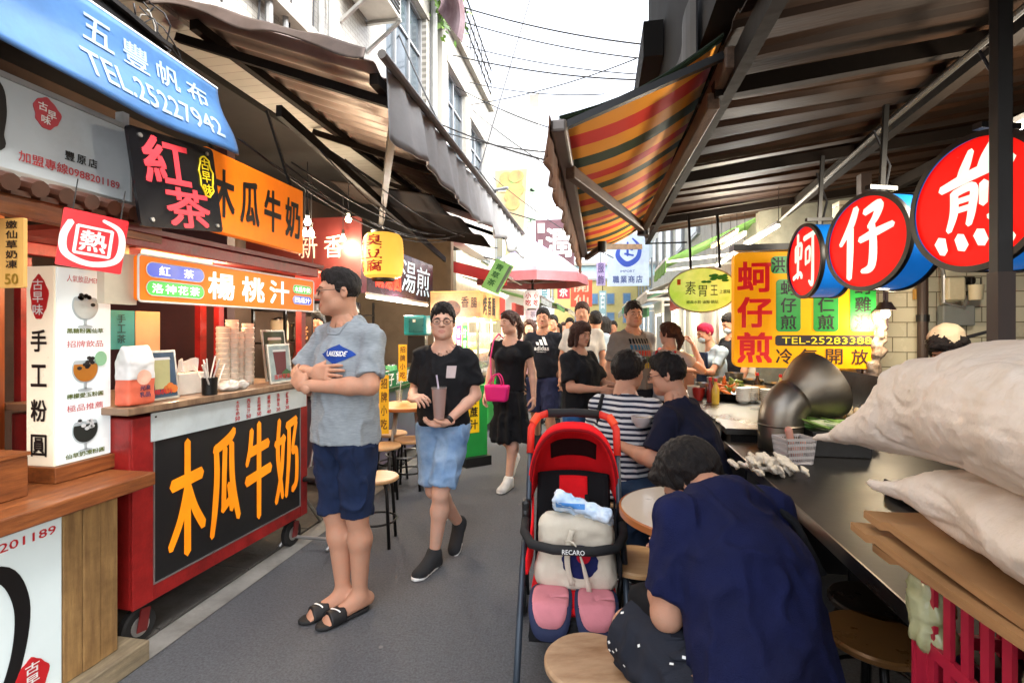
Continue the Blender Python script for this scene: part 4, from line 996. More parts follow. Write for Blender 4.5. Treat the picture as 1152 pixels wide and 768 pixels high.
for a in (-HW + .09, HW - .07):
    for c in (-.06, -D + .08):
        q = PC.p(a, 0, c); cs = obj('caster', MB().bar(q + V(0, 0, .182) - cu_ * .04, q + V(0, 0, .182) + cu_ * .04, .07, .012).bar(q + PC.n * .028 + V(0, 0, .16) , q + PC.n * .028 + V(0, 0, .06) - cu_ * .02, .006, .05).bar(q - PC.n * .028 + V(0, 0, .16), q - PC.n * .028 + V(0, 0, .06) - cu_ * .02, .006, .05), DRED, ct)
        wq = q + V(0, 0, .084) - cu_ * .02
        obj('wheel', MB().lathe([(.04, -.019), (.074, -.021), (.083, -.013), (.083, .013), (.074, .021), (.04, .019)], wq, PC.n, 28), RUBBER, cs, 'auto')
        obj('hub', MB().lathe([(.005, -.024), (.044, -.022), (.048, .0), (.044, .022), (.005, .024)], wq, PC.n, 20), ALU, cs, 'auto')
hd_ = MB(); cbox(hd_, -HW - .10, HW + .08, 1.80, 1.86, -.05, .03); cbox(hd_, -HW - .1, HW + .08, 1.80, 1.86, -D - .03, -D + .03)
obj('roof_beam', hd_, RED, ct, bevel=.004)
obj('roof_board', cbox(MB(), -HW - .14, HW + .1, 1.862, 1.885, -D - .05, .06), DRED, ct)
obj('tube_lamp', MB().cyl(PC.p(-HW + .05, 1.785, -.0), PC.p(-HW + .42, 1.78, -.0), .013), TUBEW, ct)
for a_, c_, e_ in ((-.25, -.22, 2.0), (.2, -.40, 6)):
    l = bpy.data.lights.new('cart_lamp', 'POINT'); l.energy = e_; l.color = (1, .75, .45); l.shadow_soft_size = .08; lo = bpy.data.objects.new('cart_lamp', l); link(lo); lo.parent = ct; lo.location = PC.p(a_, 1.74, c_) - Vector(ct.location)
obj('lamp_holder', cbox(MB(), -HW, -HW + .5, 1.796, 1.8, -.02, .02), mat('lamp_red', '#c2401c', rough=.4), ct)
# cart sign
sg = thing('sign', 'orange sign with white characters and blue and green ovals across the drink cart', 'sign', PC.p(0, 1.56, .02))
obj('backing', cbox(MB(), -HW - .12, -HW + .02, 1.545, 1.765, -.04, -.001), mat('cream_board', '#cfc9b4', rough=.5), sg)
obj('panel', MB().prism(rrect(-HW + .005, 1.565, HW + .02, 1.765, .015), PC, .0, .03), mat('orange_acrylic', '#ef7a10', rough=.45, var=.08, emit=.4, dirt=.25, spec=.25), sg)
br_ = MB(); o_, i_ = rrect(-HW + .001, 1.561, HW + .024, 1.769, .017), None
br_.tube([PC.p(a, b, .03) for a, b in o_], .005, 6, True); obj('border', br_, L_WHITE, sg)
PG = Pl(PC.p(0, 1.665, .03), cu_, Z_)
WL = mat('lit_white_lettering', '#fffaf0', emit=.9)
BL, GR = mat('blue_oval', '#1640c8', rough=.3, emit=.5), mat('green_oval', '#28b428', rough=.3, emit=.5)
for nm, (a0, a1, b0, b1), m_, s_ in (('oval_plate', (-.58, -.27, .008, .075), BL, '紅　茶'), ('oval_plate', (-.58, -.27, -.075, -.008), GR, '洛神花茶'), ('oval_plate', (.42, .61, .008, .062), GR, '木瓜牛奶'), ('oval_plate', (.42, .61, -.062, -.008), BL, '西瓜汁')):
    op = obj(nm, MB().prism(rrect(a0, b0, a1, b1, (b1 - b0) / 2 - .001), PG, .001, .004), m_, sg)
    ed = MB().tube([PG.p(a, b, .004) for a, b in rrect(a0, b0, a1, b1, (b1 - b0) / 2 - .001)], .0022, 5, True); obj('oval_edge', ed, L_WHITE, op)
    ch = s_.replace('　', ''); n = len(ch); w0 = a1 - a0; st_ = w0 * (.5 if n == 2 else .86) / n
    st_ = w0 * .42 if n == 2 else w0 * .86 / n
    obj('oval_lettering', text(PG, [(c_, (a0 + a1) / 2 + (i - (n - 1) / 2) * st_, (b0 + b1) / 2, min(.055, w0 * .8 / n), (b1 - b0) * .62, .03) for i, c_ in enumerate(ch)], .005), WL, op)
obj('lettering', text(PG, [('楊', -.155, .0, .17, .135, .035), ('桃', .075, .0, .17, .135, .035), ('汁', .295, .0, .17, .135, .035)], .003), WL, sg)
# black tea sign
bs = thing('sign', 'black board with coral characters tilted above the drink cart', 'sign', (-1.9, 2.15, 1.95))
B0 = [at(152, 143, 2.02), at(165, 254, 2.06), at(245, 258, 2.46), at(235, 170, 2.42)]
Pb = Pl(sum(B0, V(0, 0, 0)) / 4, (B0[2] + B0[3] - B0[0] - B0[1]), (B0[0] + B0[3] - B0[1] - B0[2])); wv = (Pb.v - Pb.u * Pb.v.dot(Pb.u)).normalized(); Pb = Pl(Pb.O, Pb.u, wv)
hw_, hh_ = .235, .20
obj('panel', MB().prism(rrect(-hw_, -hh_, hw_, hh_, .02), Pb, -.014, 0), mat('black_acrylic', '#17171a', rough=.2, var=.05), bs)
obj('lettering', text(Pb, [('紅', -.06, .085, .24, .19, .03), ('茶', .03, -.105, .25, .17, .03)], .003), L_PINK, bs)
obj('side_lettering', text(Pb, col_text('古早味', .165, .115, .055, .05, .008, .02)), L_YEL, bs)
obj('outline', MB().tube([Pb.p(x * (1 + .03 * math.sin(i * 2)), y, .003) for i, (x, y) in enumerate(ring(.165, .058, .042, .095, 26))], .004, 5, True), L_YEL, bs)
obj('bolt', MB().cyl(Pb.p(-.18, .17), Pb.p(-.18, .17, .006), .009), ALU, bs); obj('bolt', MB().cyl(Pb.p(.19, .17), Pb.p(.19, .17, .006), .009), ALU, bs); obj('bolt', MB().cyl(Pb.p(-.18, -.17), Pb.p(-.18, -.17, .006), .009), ALU, bs); obj('bolt', MB().cyl(Pb.p(.2, -.17), Pb.p(.2, -.17, .006), .009), ALU, bs)
og = thing('sign', 'orange sign with four black characters beside the black tea board', 'sign', (-1.9, 2.75, 1.9))
XO = -1.88
pa, pb_ = onX(232, 215, XO), onX(341, 250, XO); yy0, yy1 = pa.y, pb_.y
PO = Pl((XO, (yy0 + yy1) / 2, (onX(340, 215, XO).z + onX(340, 285, XO).z) / 2), Y_, Z_); ow, oh = (yy1 - yy0) / 2, (onX(340, 215, XO).z - onX(340, 285, XO).z) / 2
obj('panel', MB().prism([(-ow, -oh), (ow, -oh), (ow, oh), (-ow, oh)], PO, -.05, 0), mat('bright_orange_acrylic', '#f07810', rough=.45, var=.08, emit=.4, dirt=.25, spec=.25), og, bevel=.004)
obj('lettering', text(PO, [(c_, -ow * .72 + i * ow * .48, .0, ow * .36, oh * 1.15, .035) for i, c_ in enumerate('木瓜牛奶')]), L_BLACK, og)
obj('hanger', MB().bar(PO.p(-ow * .8, oh, -.03), PO.p(-ow * .8, oh + .45, -.2), .015, .015).bar(PO.p(ow * .8, oh, -.03), PO.p(ow * .8, oh + .5, -.2), .015, .015), BLK2, og)
# ---------- things on the cart counter
Zt = 1.096
def stand_card(name, label, a, c, w_, h_, cols, lean=.12, cup='#b9b083', liquid='#8a8a4a', capt='#c03030'):
    t = thing(name, label, 'framed picture', PC.p(a, Zt, c)); Pk = Pl(PC.p(a, Zt + .002, c), cu_, Z_ - PC.n * lean * 1.0); Pk = Pl(Pk.O, Pk.u, Pk.v)
    obj('frame', MB().prism([(-w_ / 2, 0), (w_ / 2, 0), (w_ / 2, h_), (-w_ / 2, h_)], Pk, -.012, 0), ALU, t, bevel=.002)
    m = MB(); q = w_ / 2 - .012
    m.prism([(-q, .012), (q, .012), (q, h_ - .012), (-q, h_ - .012)], Pk, .0, .0015)
    m.cur = 1; m.prism([(-w_ * .22, h_ * .22), (w_ * .22, h_ * .22), (w_ * .28, h_ * .8), (-w_ * .28, h_ * .8)], Pk, .0016, .003)
    m.cur = 2; m.prism([(-w_ * .3, h_ * .8), (w_ * .3, h_ * .8), (w_ * .28, h_ * .85), (-w_ * .28, h_ * .85)], Pk, .0016, .0035)
    m.cur = 3; 
    for k in range(3): m.prism(ring(w_ * (.12 + .1 * k), h_ * (.2 + .05 * (k % 2)), w_ * .11, w_ * .11, 14), Pk, .0032 + .001 * k, .004 + .001 * k)
    obj('picture', m, [mat('print_ground' + cols[0], cols[0], col2=cols[1], ns=9), mat('print_drink' + liquid, liquid), mat('print_lid', '#cfd4d4'), mat('print_fruit' + capt, capt)], t)
    return t, Pk
t_, Pk = stand_card('picture_frame', 'framed picture of a pale yellow drink propped beside the milk bag', -.42, -.05, .18, .24, ('#3d5670', '#22384a'), liquid='#a8a878', capt='#c46a24')
obj('lettering', text(Pk, [('楊桃汁', 0, .04, .1, .025)], .006), L_RED, t_)
t_, Pk = stand_card('picture_frame', 'framed picture of a dark red drink at the right end of the cart', .40, -.03, .21, .25, ('#9db0ae', '#6f8288'), liquid='#5a1420', capt='#37623a')
obj('lettering', text(Pk, [('洛神花茶', 0, .04, .15, .03)], .006), L_RED, t_)
stand_card('picture_frame', 'framed green picture standing behind the dark red drink picture', .53, -.16, .22, .34, ('#35523c', '#1d2b22'), liquid='#6a7a5a', capt='#7a8a60')
mk = thing('paper_bag', 'tall white and coral paper pouch standing at the left end of the cart counter', 'bag', PC.p(-.57, Zt, -.02))
s_ = Sd(); cM = np.array(Matrix((cu_, PC.n, Z_)).transposed())
s_.box(PC.p(-.57, Zt + .10, -.04), (.066, .042, .10), .014, Rm=cM, k=.02)
for k in range(9): s_.box(PC.p(-.57, Zt + .195 + k * .008, -.04), (.062, .040 - k * .0042, .008), .004, Rm=cM, k=.008)
v_, q_ = s_.mesh(.005, 2, lambda v: .003 * vnoise(v, 40, 3)); zc = v_[q_].mean(1)[:, 2]
obj('pouch', (v_, q_, (zc < Zt + .115).astype(int)), [mat('white_pouch', '#d9dad8', rough=.4), mat('coral_pouch', '#d8684c', rough=.4)], mk, True)
bt_ = BVHTree.FromPolygons(v_.tolist(), [tuple(x) for x in q_]); obj('label', decal(bt_, PC.p(-.565, Zt + .125, 0), cu_, Z_, PC.n, poly2(ring(0, 0, .034, .034, 24)), .002), mat('peach_label', '#e8b49a'), mk)
obj('lettering', decal(bt_, PC.p(-.56, Zt + .09, 0), cu_, Z_, PC.n, flat2([('光泉', 0, -.012, .05, .022, .03), ('乳品', 0, -.042, .05, .022, .03)]), .004), mat('navy_lettering', '#28305a'), mk)
hl = thing('straw_holder', 'black mesh pencil cup full of straws on the cart counter', 'straw cup', PC.p(-.19, Zt, .0))
obj('cup', MB().lathe([(.036, 0), (.038, .09), (.035, .09), (.033, .006), (.001, .006)], PC.p(-.19, Zt, -.01), n=20), BLK2, hl, 'auto')
rg = random.Random(5)
for k in range(8):
    a, b = rg.uniform(-.02, .02), rg.uniform(-.02, .02); d = V(rg.gauss(0, .35), rg.gauss(0, .3), 1).normalized(); q = PC.p(-.19 + a, Zt + .01, -.01 + b)
    obj('straw', MB().cyl(q, q + d * rg.uniform(.15, .2), .004, n=6), mat('straw_white', '#cfccc4', rough=.4), hl)
for k, (a, c, h) in enumerate(((.10, -.2, .36), (.17, -.2, .40), (.24, -.22, .33), (.30, -.2, .38))):
    cs_ = MB(); q = PC.p(a, Zt, c); pr = [(.03, 0)]
    for i in range(int(h / .03)): pr += [(.034 + .004, .02 + i * .03), (.034, .024 + i * .03)]
    cs_.lathe(pr + [(.036, h), (.0, h)], q, n=16); solo('cup_stack', cs_, mat('cup_plastic', '#c8c2b4', rough=.3), ['shortish clear cup stack at the left of the row of cup towers', 'tallest clear cup stack in the row of cup towers', 'lowest clear cup stack in the row of cup towers', 'clear cup stack nearest the dark drink picture'][k], 'cup stack', 'stacks of clear plastic cups on the cart', smooth='auto')
tn = thing('napkin_box', 'white cardboard napkin box behind the straw cup', 'box', PC.p(-.18, Zt, -.16)); obj('carton', cbox(MB(), -.27, -.08, Zt, Zt + .11, -.22, -.12), mat('carton_white', '#cfcbc0', rough=.7), tn, bevel=.004); obj('tissue', MB().sheet(lambda u, v: PC.p(-.24 + .12 * u, Zt + .11 + .07 * v + .01 * math.sin(u * 9), -.17 + .02 * math.sin(u * 7 + v)), 8, 4, .003), L_WHITE, tn)
sb = thing('plastic_bag', 'crumpled clear plastic bag lying on the cart counter', 'bag', PC.p(.0, Zt, -.05)); s_ = Sd(); s_.ell(PC.p(.02, Zt + .02, -.06), (.06, .11, .03), k=.02); obj('bag_body', s_.mesh(.006, 0, lambda v: .012 * vnoise(v, 45, 2)), mat('bag_plastic', '#b9b6ae', rough=.25), sb, True)
tf = thing('poster', 'teal and beige folded menu cards hanging behind the drink pouch', 'poster', PC.p(-.4, 1.35, -.3))
obj('sheet', cbox(MB(), -.50, -.36, 1.34, 1.53, -.30, -.296), mat('teal_paper', '#2f8f95', rough=.6), tf); obj('sheet', cbox(MB(), -.355, -.22, 1.30, 1.53, -.30, -.296), mat('beige_paper', '#bfa57a', rough=.6), tf)
obj('lettering', text(Pl(PC.p(-.43, 1.44, -.295), cu_, Z_), col_text('手工茶', 0, .05, .04, .04, .01)), mat('dark_teal_lettering', '#0f4a50'), tf)

wb_ = thing('wire_bundle', 'tangle of loose wires hanging under the near corner of the metal awning', 'wires', at(168, 60, 2.5))
rgw = random.Random(8)
for k in range(9):
    a = at(150 + rgw.uniform(0, 30), rgw.uniform(0, 25), 2.5); pts = [a]
    for i in range(6): a = a + V(rgw.uniform(-.04, .05), rgw.uniform(-.03, .05), -rgw.uniform(.0, .07)); pts.append(a)
    obj('wire', MB().tube(pts, .004, 5), CABLE if k % 3 else mat('pale_wire', '#8d8a84'), wb_, True)
wb2 = thing('wire_bundle', 'black wires looped beneath the metal awning above the orange sign', 'wires', (-1.9, 3.6, 2.5))
for k in range(6):
    y0, y1 = 2.7 + rgw.uniform(0, .6), 5 + rgw.uniform(0, 1.6); x0, x1 = -2.2 + rgw.uniform(-.2, .5), -1.9 + rgw.uniform(-.3, .4)
    obj('wire', MB().tube([(x0 + (x1 - x0) * f, y0 + (y1 - y0) * f, 2.62 - .25 * 4 * f * (1 - f) * (.3 + .15 * k)) for f in np.linspace(0, 1, 12)], .006, 5), CABLE, wb2, True)
# ================================================================= further left: noodle shop, lanterns, lit food cart
def lamp(name, label, p, w_, col=(1, .8, .55), r=.03, cat='light bulb', group=None):
    t = thing(name, label, cat, p, group=group)
    obj('bulb', MB().lathe([(.001, -.035), (.02, -.03), (.03, -.008), (.024, .015), (.012, .03), (.012, .045)], p, n=14), BULB, t, True)
    obj('socket', MB().cyl(p + V(0, 0, .046), p + V(0, 0, .09), .014), BLACK, t); obj('cord', MB().cyl(p + V(0, 0, .09), p + V(0, 0, .5), .004, n=5), CABLE, t)
    l = bpy.data.lights.new('bulb_light', 'POINT'); l.energy = w_; l.color = col; l.shadow_soft_size = .05
    lo = bpy.data.objects.new('bulb_light', l); link(lo); lo.parent = t; lo.location = (0, 0, -.07)
    return t
def tube(name, label, a, b, mat_, w_=0, col=(1, .95, .88), group=None):
    a, b = Vector(a), Vector(b); t = thing(name, label, 'tube light', (a + b) / 2, group=group)
    obj('tube', MB().cyl(a, b, .013, n=10), mat_, t); obj('batten', MB().bar(a + V(0, 0, .03), b + V(0, 0, .03), .035, .025), ALU, t)
    for q in (a, b): obj('hanger', MB().cyl(q + V(0, 0, .04), q + V(0, 0, .55), .003, n=5), BLK2, t)
    if w_:
        l = bpy.data.lights.new('tube_glow', 'POINT'); l.energy = w_; l.color = col; l.shadow_soft_size = .12
        lo = bpy.data.objects.new('tube_glow', l); link(lo); lo.parent = t; lo.location = (0, 0, -.08)
    return t
vs_ = thing('sign', 'narrow brown wooden board with three pale characters beside the drink cart', 'sign', at(341, 398, 3.75)); q = at(341, 398, 3.75)
Pv = Pl(q, X_, Z_); obj('panel', MB().prism([(-.07, -.28), (.07, -.28), (.07, .28), (-.07, .28)], Pv, -.02, 0), mat('dark_brown_board', '#3a1a10', rough=.5), vs_); obj('lettering', text(Pv, col_text('老店蚵', 0, .16, .085, .10, .04, .02)), mat('pale_orange_lettering', '#e0a070'), vs_)
mb_ = thing('sign', 'maroon board with pale characters hanging at the back of the noodle shop', 'sign', (-3.2, 4.9, 2.05)); Pv = Pl((-3.1, 4.9, 2.3), X_, Z_)
obj('panel', MB().prism([(-.75, -.34), (.62, -.34), (.62, .34), (-.75, .34)], Pv, -.03, 0), mat('maroon_board2', '#4c1512', rough=.5), mb_); obj('lettering', text(Pv, [('新', .0, .03, .22, .24, .01), ('香', .30, .03, .22, .24, .01)]), mat('pale_rose_lettering', '#d7b0a2'), mb_)
ds = thing('sign', 'dark purple sign with white brush characters above the noodle shop', 'sign', (-2.3, 5.6, 1.8)); Pd = Pl((-2.3, 5.65, 2.07), Y_, Z_)
obj('panel', MB().prism([(-1.0, -.26), (1.0, -.26), (1.0, .27), (-1.0, .27)], Pd, -.06, 0), mat('purple_black_board', '#3c2b38', rough=.25, var=.1), ds)
WH = mat('glowing_white_lettering', '#dff4ff', emit=1.1)
obj('lettering', text(Pd, [('湯', .12, .02, .44, .38, .0, .1), ('煎', .62, -.0, .48, .38, .0, .1)]), WH, ds); obj('red_lettering', text(Pd, row_text('鹹湯圓', -.70, -.08, .2, .2, .03, .03)), mat('lit_red_lettering', '#ff3a1c', emit=.9), ds)
tube('tube_lamp', 'white tube light under the dark purple sign', (-2.22, 4.5, 1.76), (-2.22, 6.2, 1.76), TUBE, 15)
def lantern(name, label, p, r, h, m_, txt, tcol, group=None, tw=.5, al=0.0):
    t = thing(name, label, 'lantern', p)
    pr = [(r * .55, -h / 2), (r * .8, -h * .47)] 
    for i in range(15):
        f = -.44 + .88 * i / 14; pr += [(r * (1 - 1.2 * abs(f) ** 3), f * h), (r * (1 - 1.2 * abs(f + .025) ** 3) * .985, (f + .03) * h)] if i < 14 else [(r * .8, .47 * h)]
    pr += [(r * .55, h / 2)]
    obj('shade', MB().lathe(pr, p, n=36), m_, t, 'auto')
    obj('rim', MB().lathe([(r * .56, -h / 2 - .02), (r * .58, -h / 2 + .005)], p, n=30, cap=False).lathe([(r * .56, h / 2 - .005), (r * .58, h / 2 + .02)], p, n=30, cap=False), BLACK, t)
    obj('hook', MB().cyl(p + V(0, 0, h / 2), p + V(0, 0, h / 2 + .35), .004, n=5), BLK2, t)
    mb = MB()
    for f0, items, bold in txt:
        def wp(a, b, f0=f0):
            th = f0 + a / r; z = b; rr = r * (1 - 1.2 * abs(z / h) ** 3) + .003
            return p + V(rr * math.sin(th), -rr * math.cos(th), z)
        m2 = text(None, items, warp=wp); mb.add(m2.v, m2.f)
    obj('lettering', mb, tcol, t)
    return t
pL = at(431, 288, 4.43)
lantern('lantern', 'yellow paper lantern with red characters in front of the noodle shop', pL, .18, .40, mat('yellow_lantern_paper', '#ffc04a', rough=.6, emit=.85, var=.05), [(-.05, col_text('臭豆腐', 0, .115, .15, .095, .015, .03), 0), (-1.05, col_text('臭豆腐', 0, .115, .12, .095, .015, .03), 0)], mat('dark_red_lettering', '#b0200e', rough=.6))
lantern('lantern', 'plain coral paper lantern behind the man in the grey shirt', at(352, 322, 4.4), .15, .26, mat('coral_lantern_paper', '#e8483a', rough=.6, emit=.4), [(0, [('福', 0, 0, .12, .12)], 0)], L_RED)
lantern('lantern', 'white paper lantern with red characters beyond the umbrella pole', at(598, 337, 8.6), .14, .32, mat('white_lantern_paper', '#e9e2de', rough=.6, emit=.5), [(-.3, col_text('小吃', 0, .06, .10, .1, .02, .03), 0), (.7, col_text('小吃', 0, .06, .08, .1, .02, .03), 0)], L_RED)
lantern('lantern', 'pale lilac round lantern below the white one', at(601, 354, 8.8), .17, .22, mat('lilac_paper', '#c9c4d8', rough=.6, emit=.3), [(0, [('茶', 0, 0, .1, .1)], 0)], mat('lilac_lettering', '#8a86a8'))
rg = random.Random(11)
for i, (px, py, Z) in enumerate(((346, 249, 4.2), (343, 262, 4.6), (350, 262, 4.4), (386, 268, 5.2), (392, 246, 4.6), (382, 292, 5.6))):
    lamp('light_bulb', ['bare bulb high at the left end of the row under the awning', 'low bare bulb beside the orange sign edge', 'bare bulb just right of the pair by the orange sign', 'bare bulb in the middle of the noodle shop ceiling', 'bare bulb nearest the awning above the noodle shop', 'lowest bare bulb behind the man in grey'][i], at(px, py, Z), 7 if i in (1, 3, 5) else 4, group='bare bulbs hanging in the noodle shop')
# noodle shop furniture
nst = thing('noodle_stall', 'noodle stall counter with purple grey front and shelves of pots', 'stall', (-2.4, 5.4, 0))
obj('front_panel', MB().bb((-2.2, 4.2, .08), (-2.16, 6.1, .80)), mat('purple_grey_panel', '#5b5364', rough=.35, var=.15, dirt=.4), nst)
obj('side_panel', MB().bb((-2.95, 4.16, .08), (-2.16, 4.199, .80)), mat('purple_grey_panel', '#5b5364'), nst)
obj('worktop', MB().bb((-3.0, 4.12, .802), (-2.12, 6.15, .84)), STEEL, nst, bevel=.004)
obj('shelf', MB().bb((-3.3, 4.3, 1.30), (-2.95, 6.2, 1.32)), STEELD, nst); obj('shelf', MB().bb((-3.3, 4.3, 1.62), (-2.95, 6.2, 1.64)), STEELD, nst)
for y in (4.3, 6.18):
    for x in (-3.3, -2.96): obj('upright', MB().bb((x - .012, y - .012, .0), (x + .012, y + .012, 1.8)), BLK2, nst)
gsn = thing('sign', 'green strip sign with white characters on the noodle stall front', 'sign', (-2.15, 4.8, .9)); Pg = Pl((-2.12, 4.95, .93), Y_, Z_)
obj('panel', MB().prism([(-.5, -.085), (.55, -.085), (.55, .085), (-.5, .085)], Pg, -.012, 0), mat('green_board', '#14683c', rough=.4), gsn); obj('lettering', text(Pg, row_text('蚵仔煎湯', -.38, 0, .18, .13, .06, .02)), L_WHITE, gsn)
for i, (px, py, Z, h, lb_) in enumerate(((432, 455, 4.25, .50, 'yellow vertical strip sign nearest the man in grey'), (453, 408, 4.9, .36, 'yellow vertical strip sign above the green board'))):
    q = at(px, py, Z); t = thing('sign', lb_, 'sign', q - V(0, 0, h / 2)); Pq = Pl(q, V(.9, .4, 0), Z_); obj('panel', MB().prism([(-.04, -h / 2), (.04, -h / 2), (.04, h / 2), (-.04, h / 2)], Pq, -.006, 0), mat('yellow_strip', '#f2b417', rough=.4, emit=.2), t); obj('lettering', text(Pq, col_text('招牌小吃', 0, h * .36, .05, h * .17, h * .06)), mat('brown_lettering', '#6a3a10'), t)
tb = thing('appliance', 'teal metal appliance box on the noodle stall shelf', 'appliance', (-2.75, 5.3, 1.32)); qa = at(470, 366, 5.6)
obj('casing', MB().box(qa, (.26, .2, .22)), mat('teal_enamel', '#0f8388', rough=.35), tb, bevel=.02); obj('door', MB().box(qa + V(.02, -.105, 0), (.17, .012, .16)), mat('dark_teal', '#0b6468', rough=.3), tb, bevel=.006); obj('badge', MB().box(qa + V(-.0, -.113, .05), (.03, .004, .03)), L_WHITE, tb); obj('stand', MB().bb(qa + V(-.1, -.05, -.115), qa + V(.1, .05, -.42)), BLK2, tb)
cm_ = [mat('pot_steel', '#9a9a98', rough=.25, metal=1), mat('pot_red', '#a02a1c', rough=.4), mat('pot_cream', '#c9b89a', rough=.5), mat('pot_green', '#2d6a3a', rough=.5), mat('pot_orange', '#d8761c', rough=.5), mat('pot_dark', '#2a2320', rough=.5)]
places = ['first in from the street on the upper shelf', 'on the upper shelf beside a taller one', 'in the middle of the upper shelf', 'under the maroon board on the upper shelf', 'towards the far end of the upper shelf', 'at the far end of the upper shelf']
shp = [('jar', 'cream jar'), ('pot', 'steel pot'), ('tin', 'red tin'), ('jar', 'green jar'), ('pot', 'dark pot'), ('tin', 'orange tin')]
mi_ = [2, 0, 1, 3, 5, 4]
for lv, (z, wd) in enumerate(((1.322, 'lower'), (1.642, 'upper'), (.842, 'worktop'))):
    for k in range(6):
        y = 4.42 + k * .30; x = -3.1 + (.5 if lv == 2 else 0) + rg.uniform(-.03, .03); r = rg.uniform(.06, .10); h = rg.uniform(.10, .22); k2 = (k + lv * 2) % 6
        nm, ds_ = shp[k2]
        lab = f"{ds_} {['nearest the street', 'second from the near end', 'left of the middle', 'right of the middle', 'second from the far end', 'at the far end'][k]} {'on the noodle stall worktop' if lv == 2 else 'of the ' + wd + ' noodle stall shelf'}"
        t = thing(nm, lab, nm, (x, y, z), group='pots and jars in the noodle stall')
        obj('vessel', MB().lathe([(r * .8, 0), (r, h * .1), (r, h * .85), (r * .9, h)], V(x, y, z), n=20), cm_[mi_[k2]], t, 'auto'); obj('lid', MB().lathe([(r * .92, h + .001), (r * .9, h + .012), (.01, h + .03)], V(x, y, z), n=20), cm_[0], t, 'auto')
for i, (y, z, c) in enumerate(((4.5, 1.95, '#d8a030'), (5.1, 2.0, '#b8341c'), (5.8, 1.95, '#d9c9a0'))):
    t = thing('menu_board', ['ochre menu board on the noodle shop back wall', 'red menu board on the noodle shop back wall', 'cream menu board on the noodle shop back wall'][i], 'menu board', (-3.9, y, z - .2)); Pq = Pl((-3.93, y, z), Y_, Z_)
    obj('panel', MB().prism([(-.26, -.22), (.26, -.22), (.26, .22), (-.26, .22)], Pq, -.01, .01), mat('menu' + c, c, emit=.12), t); obj('lettering', text(Pq, col_text('臭豆腐', -.14, .12, .1, .1, .02) + col_text('蚵仔煎', .12, .12, .1, .1, .02), .013), L_BLACK if i != 1 else L_WHITE, t)
# ---------- stools and tables
def make_stool(name, label, seatm, legm, r=.145, h=.45, group=None, cat='stool'):
    t = thing(name, label, cat, group=group)
    obj('seat', MB().lathe([(.001, h - .028), (r - .012, h - .028), (r, h - .02), (r, h - .007), (r - .007, h), (.001, h)], n=40), seatm, t, 'auto')
    for k in range(4):
        a = PI / 4 + k * PI / 2; c, s = math.cos(a), math.sin(a)
        obj('leg', MB().tube([(c * r * .45, s * r * .45, h - .03), (c * r * .72, s * r * .72, h - .045), (c * r * .84, s * r * .84, h - .10), (c * r * 1.02, s * r * 1.02, .0)], .0115, 8), legm, t, True)
    obj('footrest', MB().tube([(math.cos(a) * r * .9, math.sin(a) * r * .9, .16) for a in np.arange(24) * 2 * PI / 24], .008, 6, True), legm, t, True)
    return t
st0 = make_stool('stool', 'worn wooden topped stool in front of the stroller at the bottom edge', STOOLW, BLK2, .140)
place(st0, onZ(665, 741, .45) * V(1, 1, 0) if False else V(onZ(665, 741, .45).x, onZ(665, 741, .45).y, 0), .3)
st0['group'] = 'stools along the alley'
def stool_at(px, py, label, src=None):
    q = onZ(px, py, .45); return dup(src or st1, V(q.x, q.y, 0), random.uniform(0, 1.5), label)
st1 = make_stool('stool', 'round wooden stool half hidden behind the man in grey', PLY, BLK2, .145, group='stools along the alley')
q = onZ(424, 535, .45); place(st1, V(q.x, q.y, 0), .2)
stool_at(432, 500, 'round wooden stool just behind the man in grey, second from the front')
stool_at(461, 493, 'round wooden stool in front of the orange topped table')
stool_at(441, 486, 'round wooden stool tucked under the orange topped table')
stool_at(716, 628, 'pale stool tucked under the white round table', None)
st2 = make_stool('stool', 'tan metal topped stool beside the man in navy, front one', mat('tan_seat', '#8a6034', rough=.3, metal=.3, dirt=.5), BLK2, .15, group='stools along the alley')
q = onZ(985, 713, .45); place(st2, V(q.x, q.y, 0), .5)
st3 = make_stool('stool', 'dark metal stool behind the tan one under the steel counter', mat('dark_seat', '#3a322c', rough=.3, metal=.5, dirt=.4), BLK2, .15, group='stools along the alley')
q = onZ(985, 675, .45); place(st3, V(q.x, q.y, 0), .1)
fc = thing('folding_chair', 'silver framed folding chair partly hidden between the drink cart and the man in grey', 'chair', at(365, 600, 3.6) * V(1, 1, 0)); cq = V(at(365, 600, 3.5).x, at(365, 600, 3.5).y, 0)
obj('seat', MB().box(cq + V(0, .0, .43), (.34, .34, .03)), BLACK, fc, bevel=.01)
for s in (-1, 1): obj('leg', MB().tube([cq + V(s * .17, .22, .75), cq + V(s * .17, .1, .45), cq + V(s * .17, -.18, .04), cq + V(s * .17, -.26, .012)], .012, 8), ALU, fc, True); obj('leg', MB().tube([cq + V(s * .15, -.15, .42), cq + V(s * .15, .2, .012)], .012, 8), ALU, fc, True)
obj('backrest', MB().box(cq + V(0, .215, .72), (.34, .025, .14)), BLACK, fc, bevel=.01); obj('crossbar', MB().cyl(cq + V(-.17, -.18, .05), cq + V(.17, -.18, .05), .011), ALU, fc)
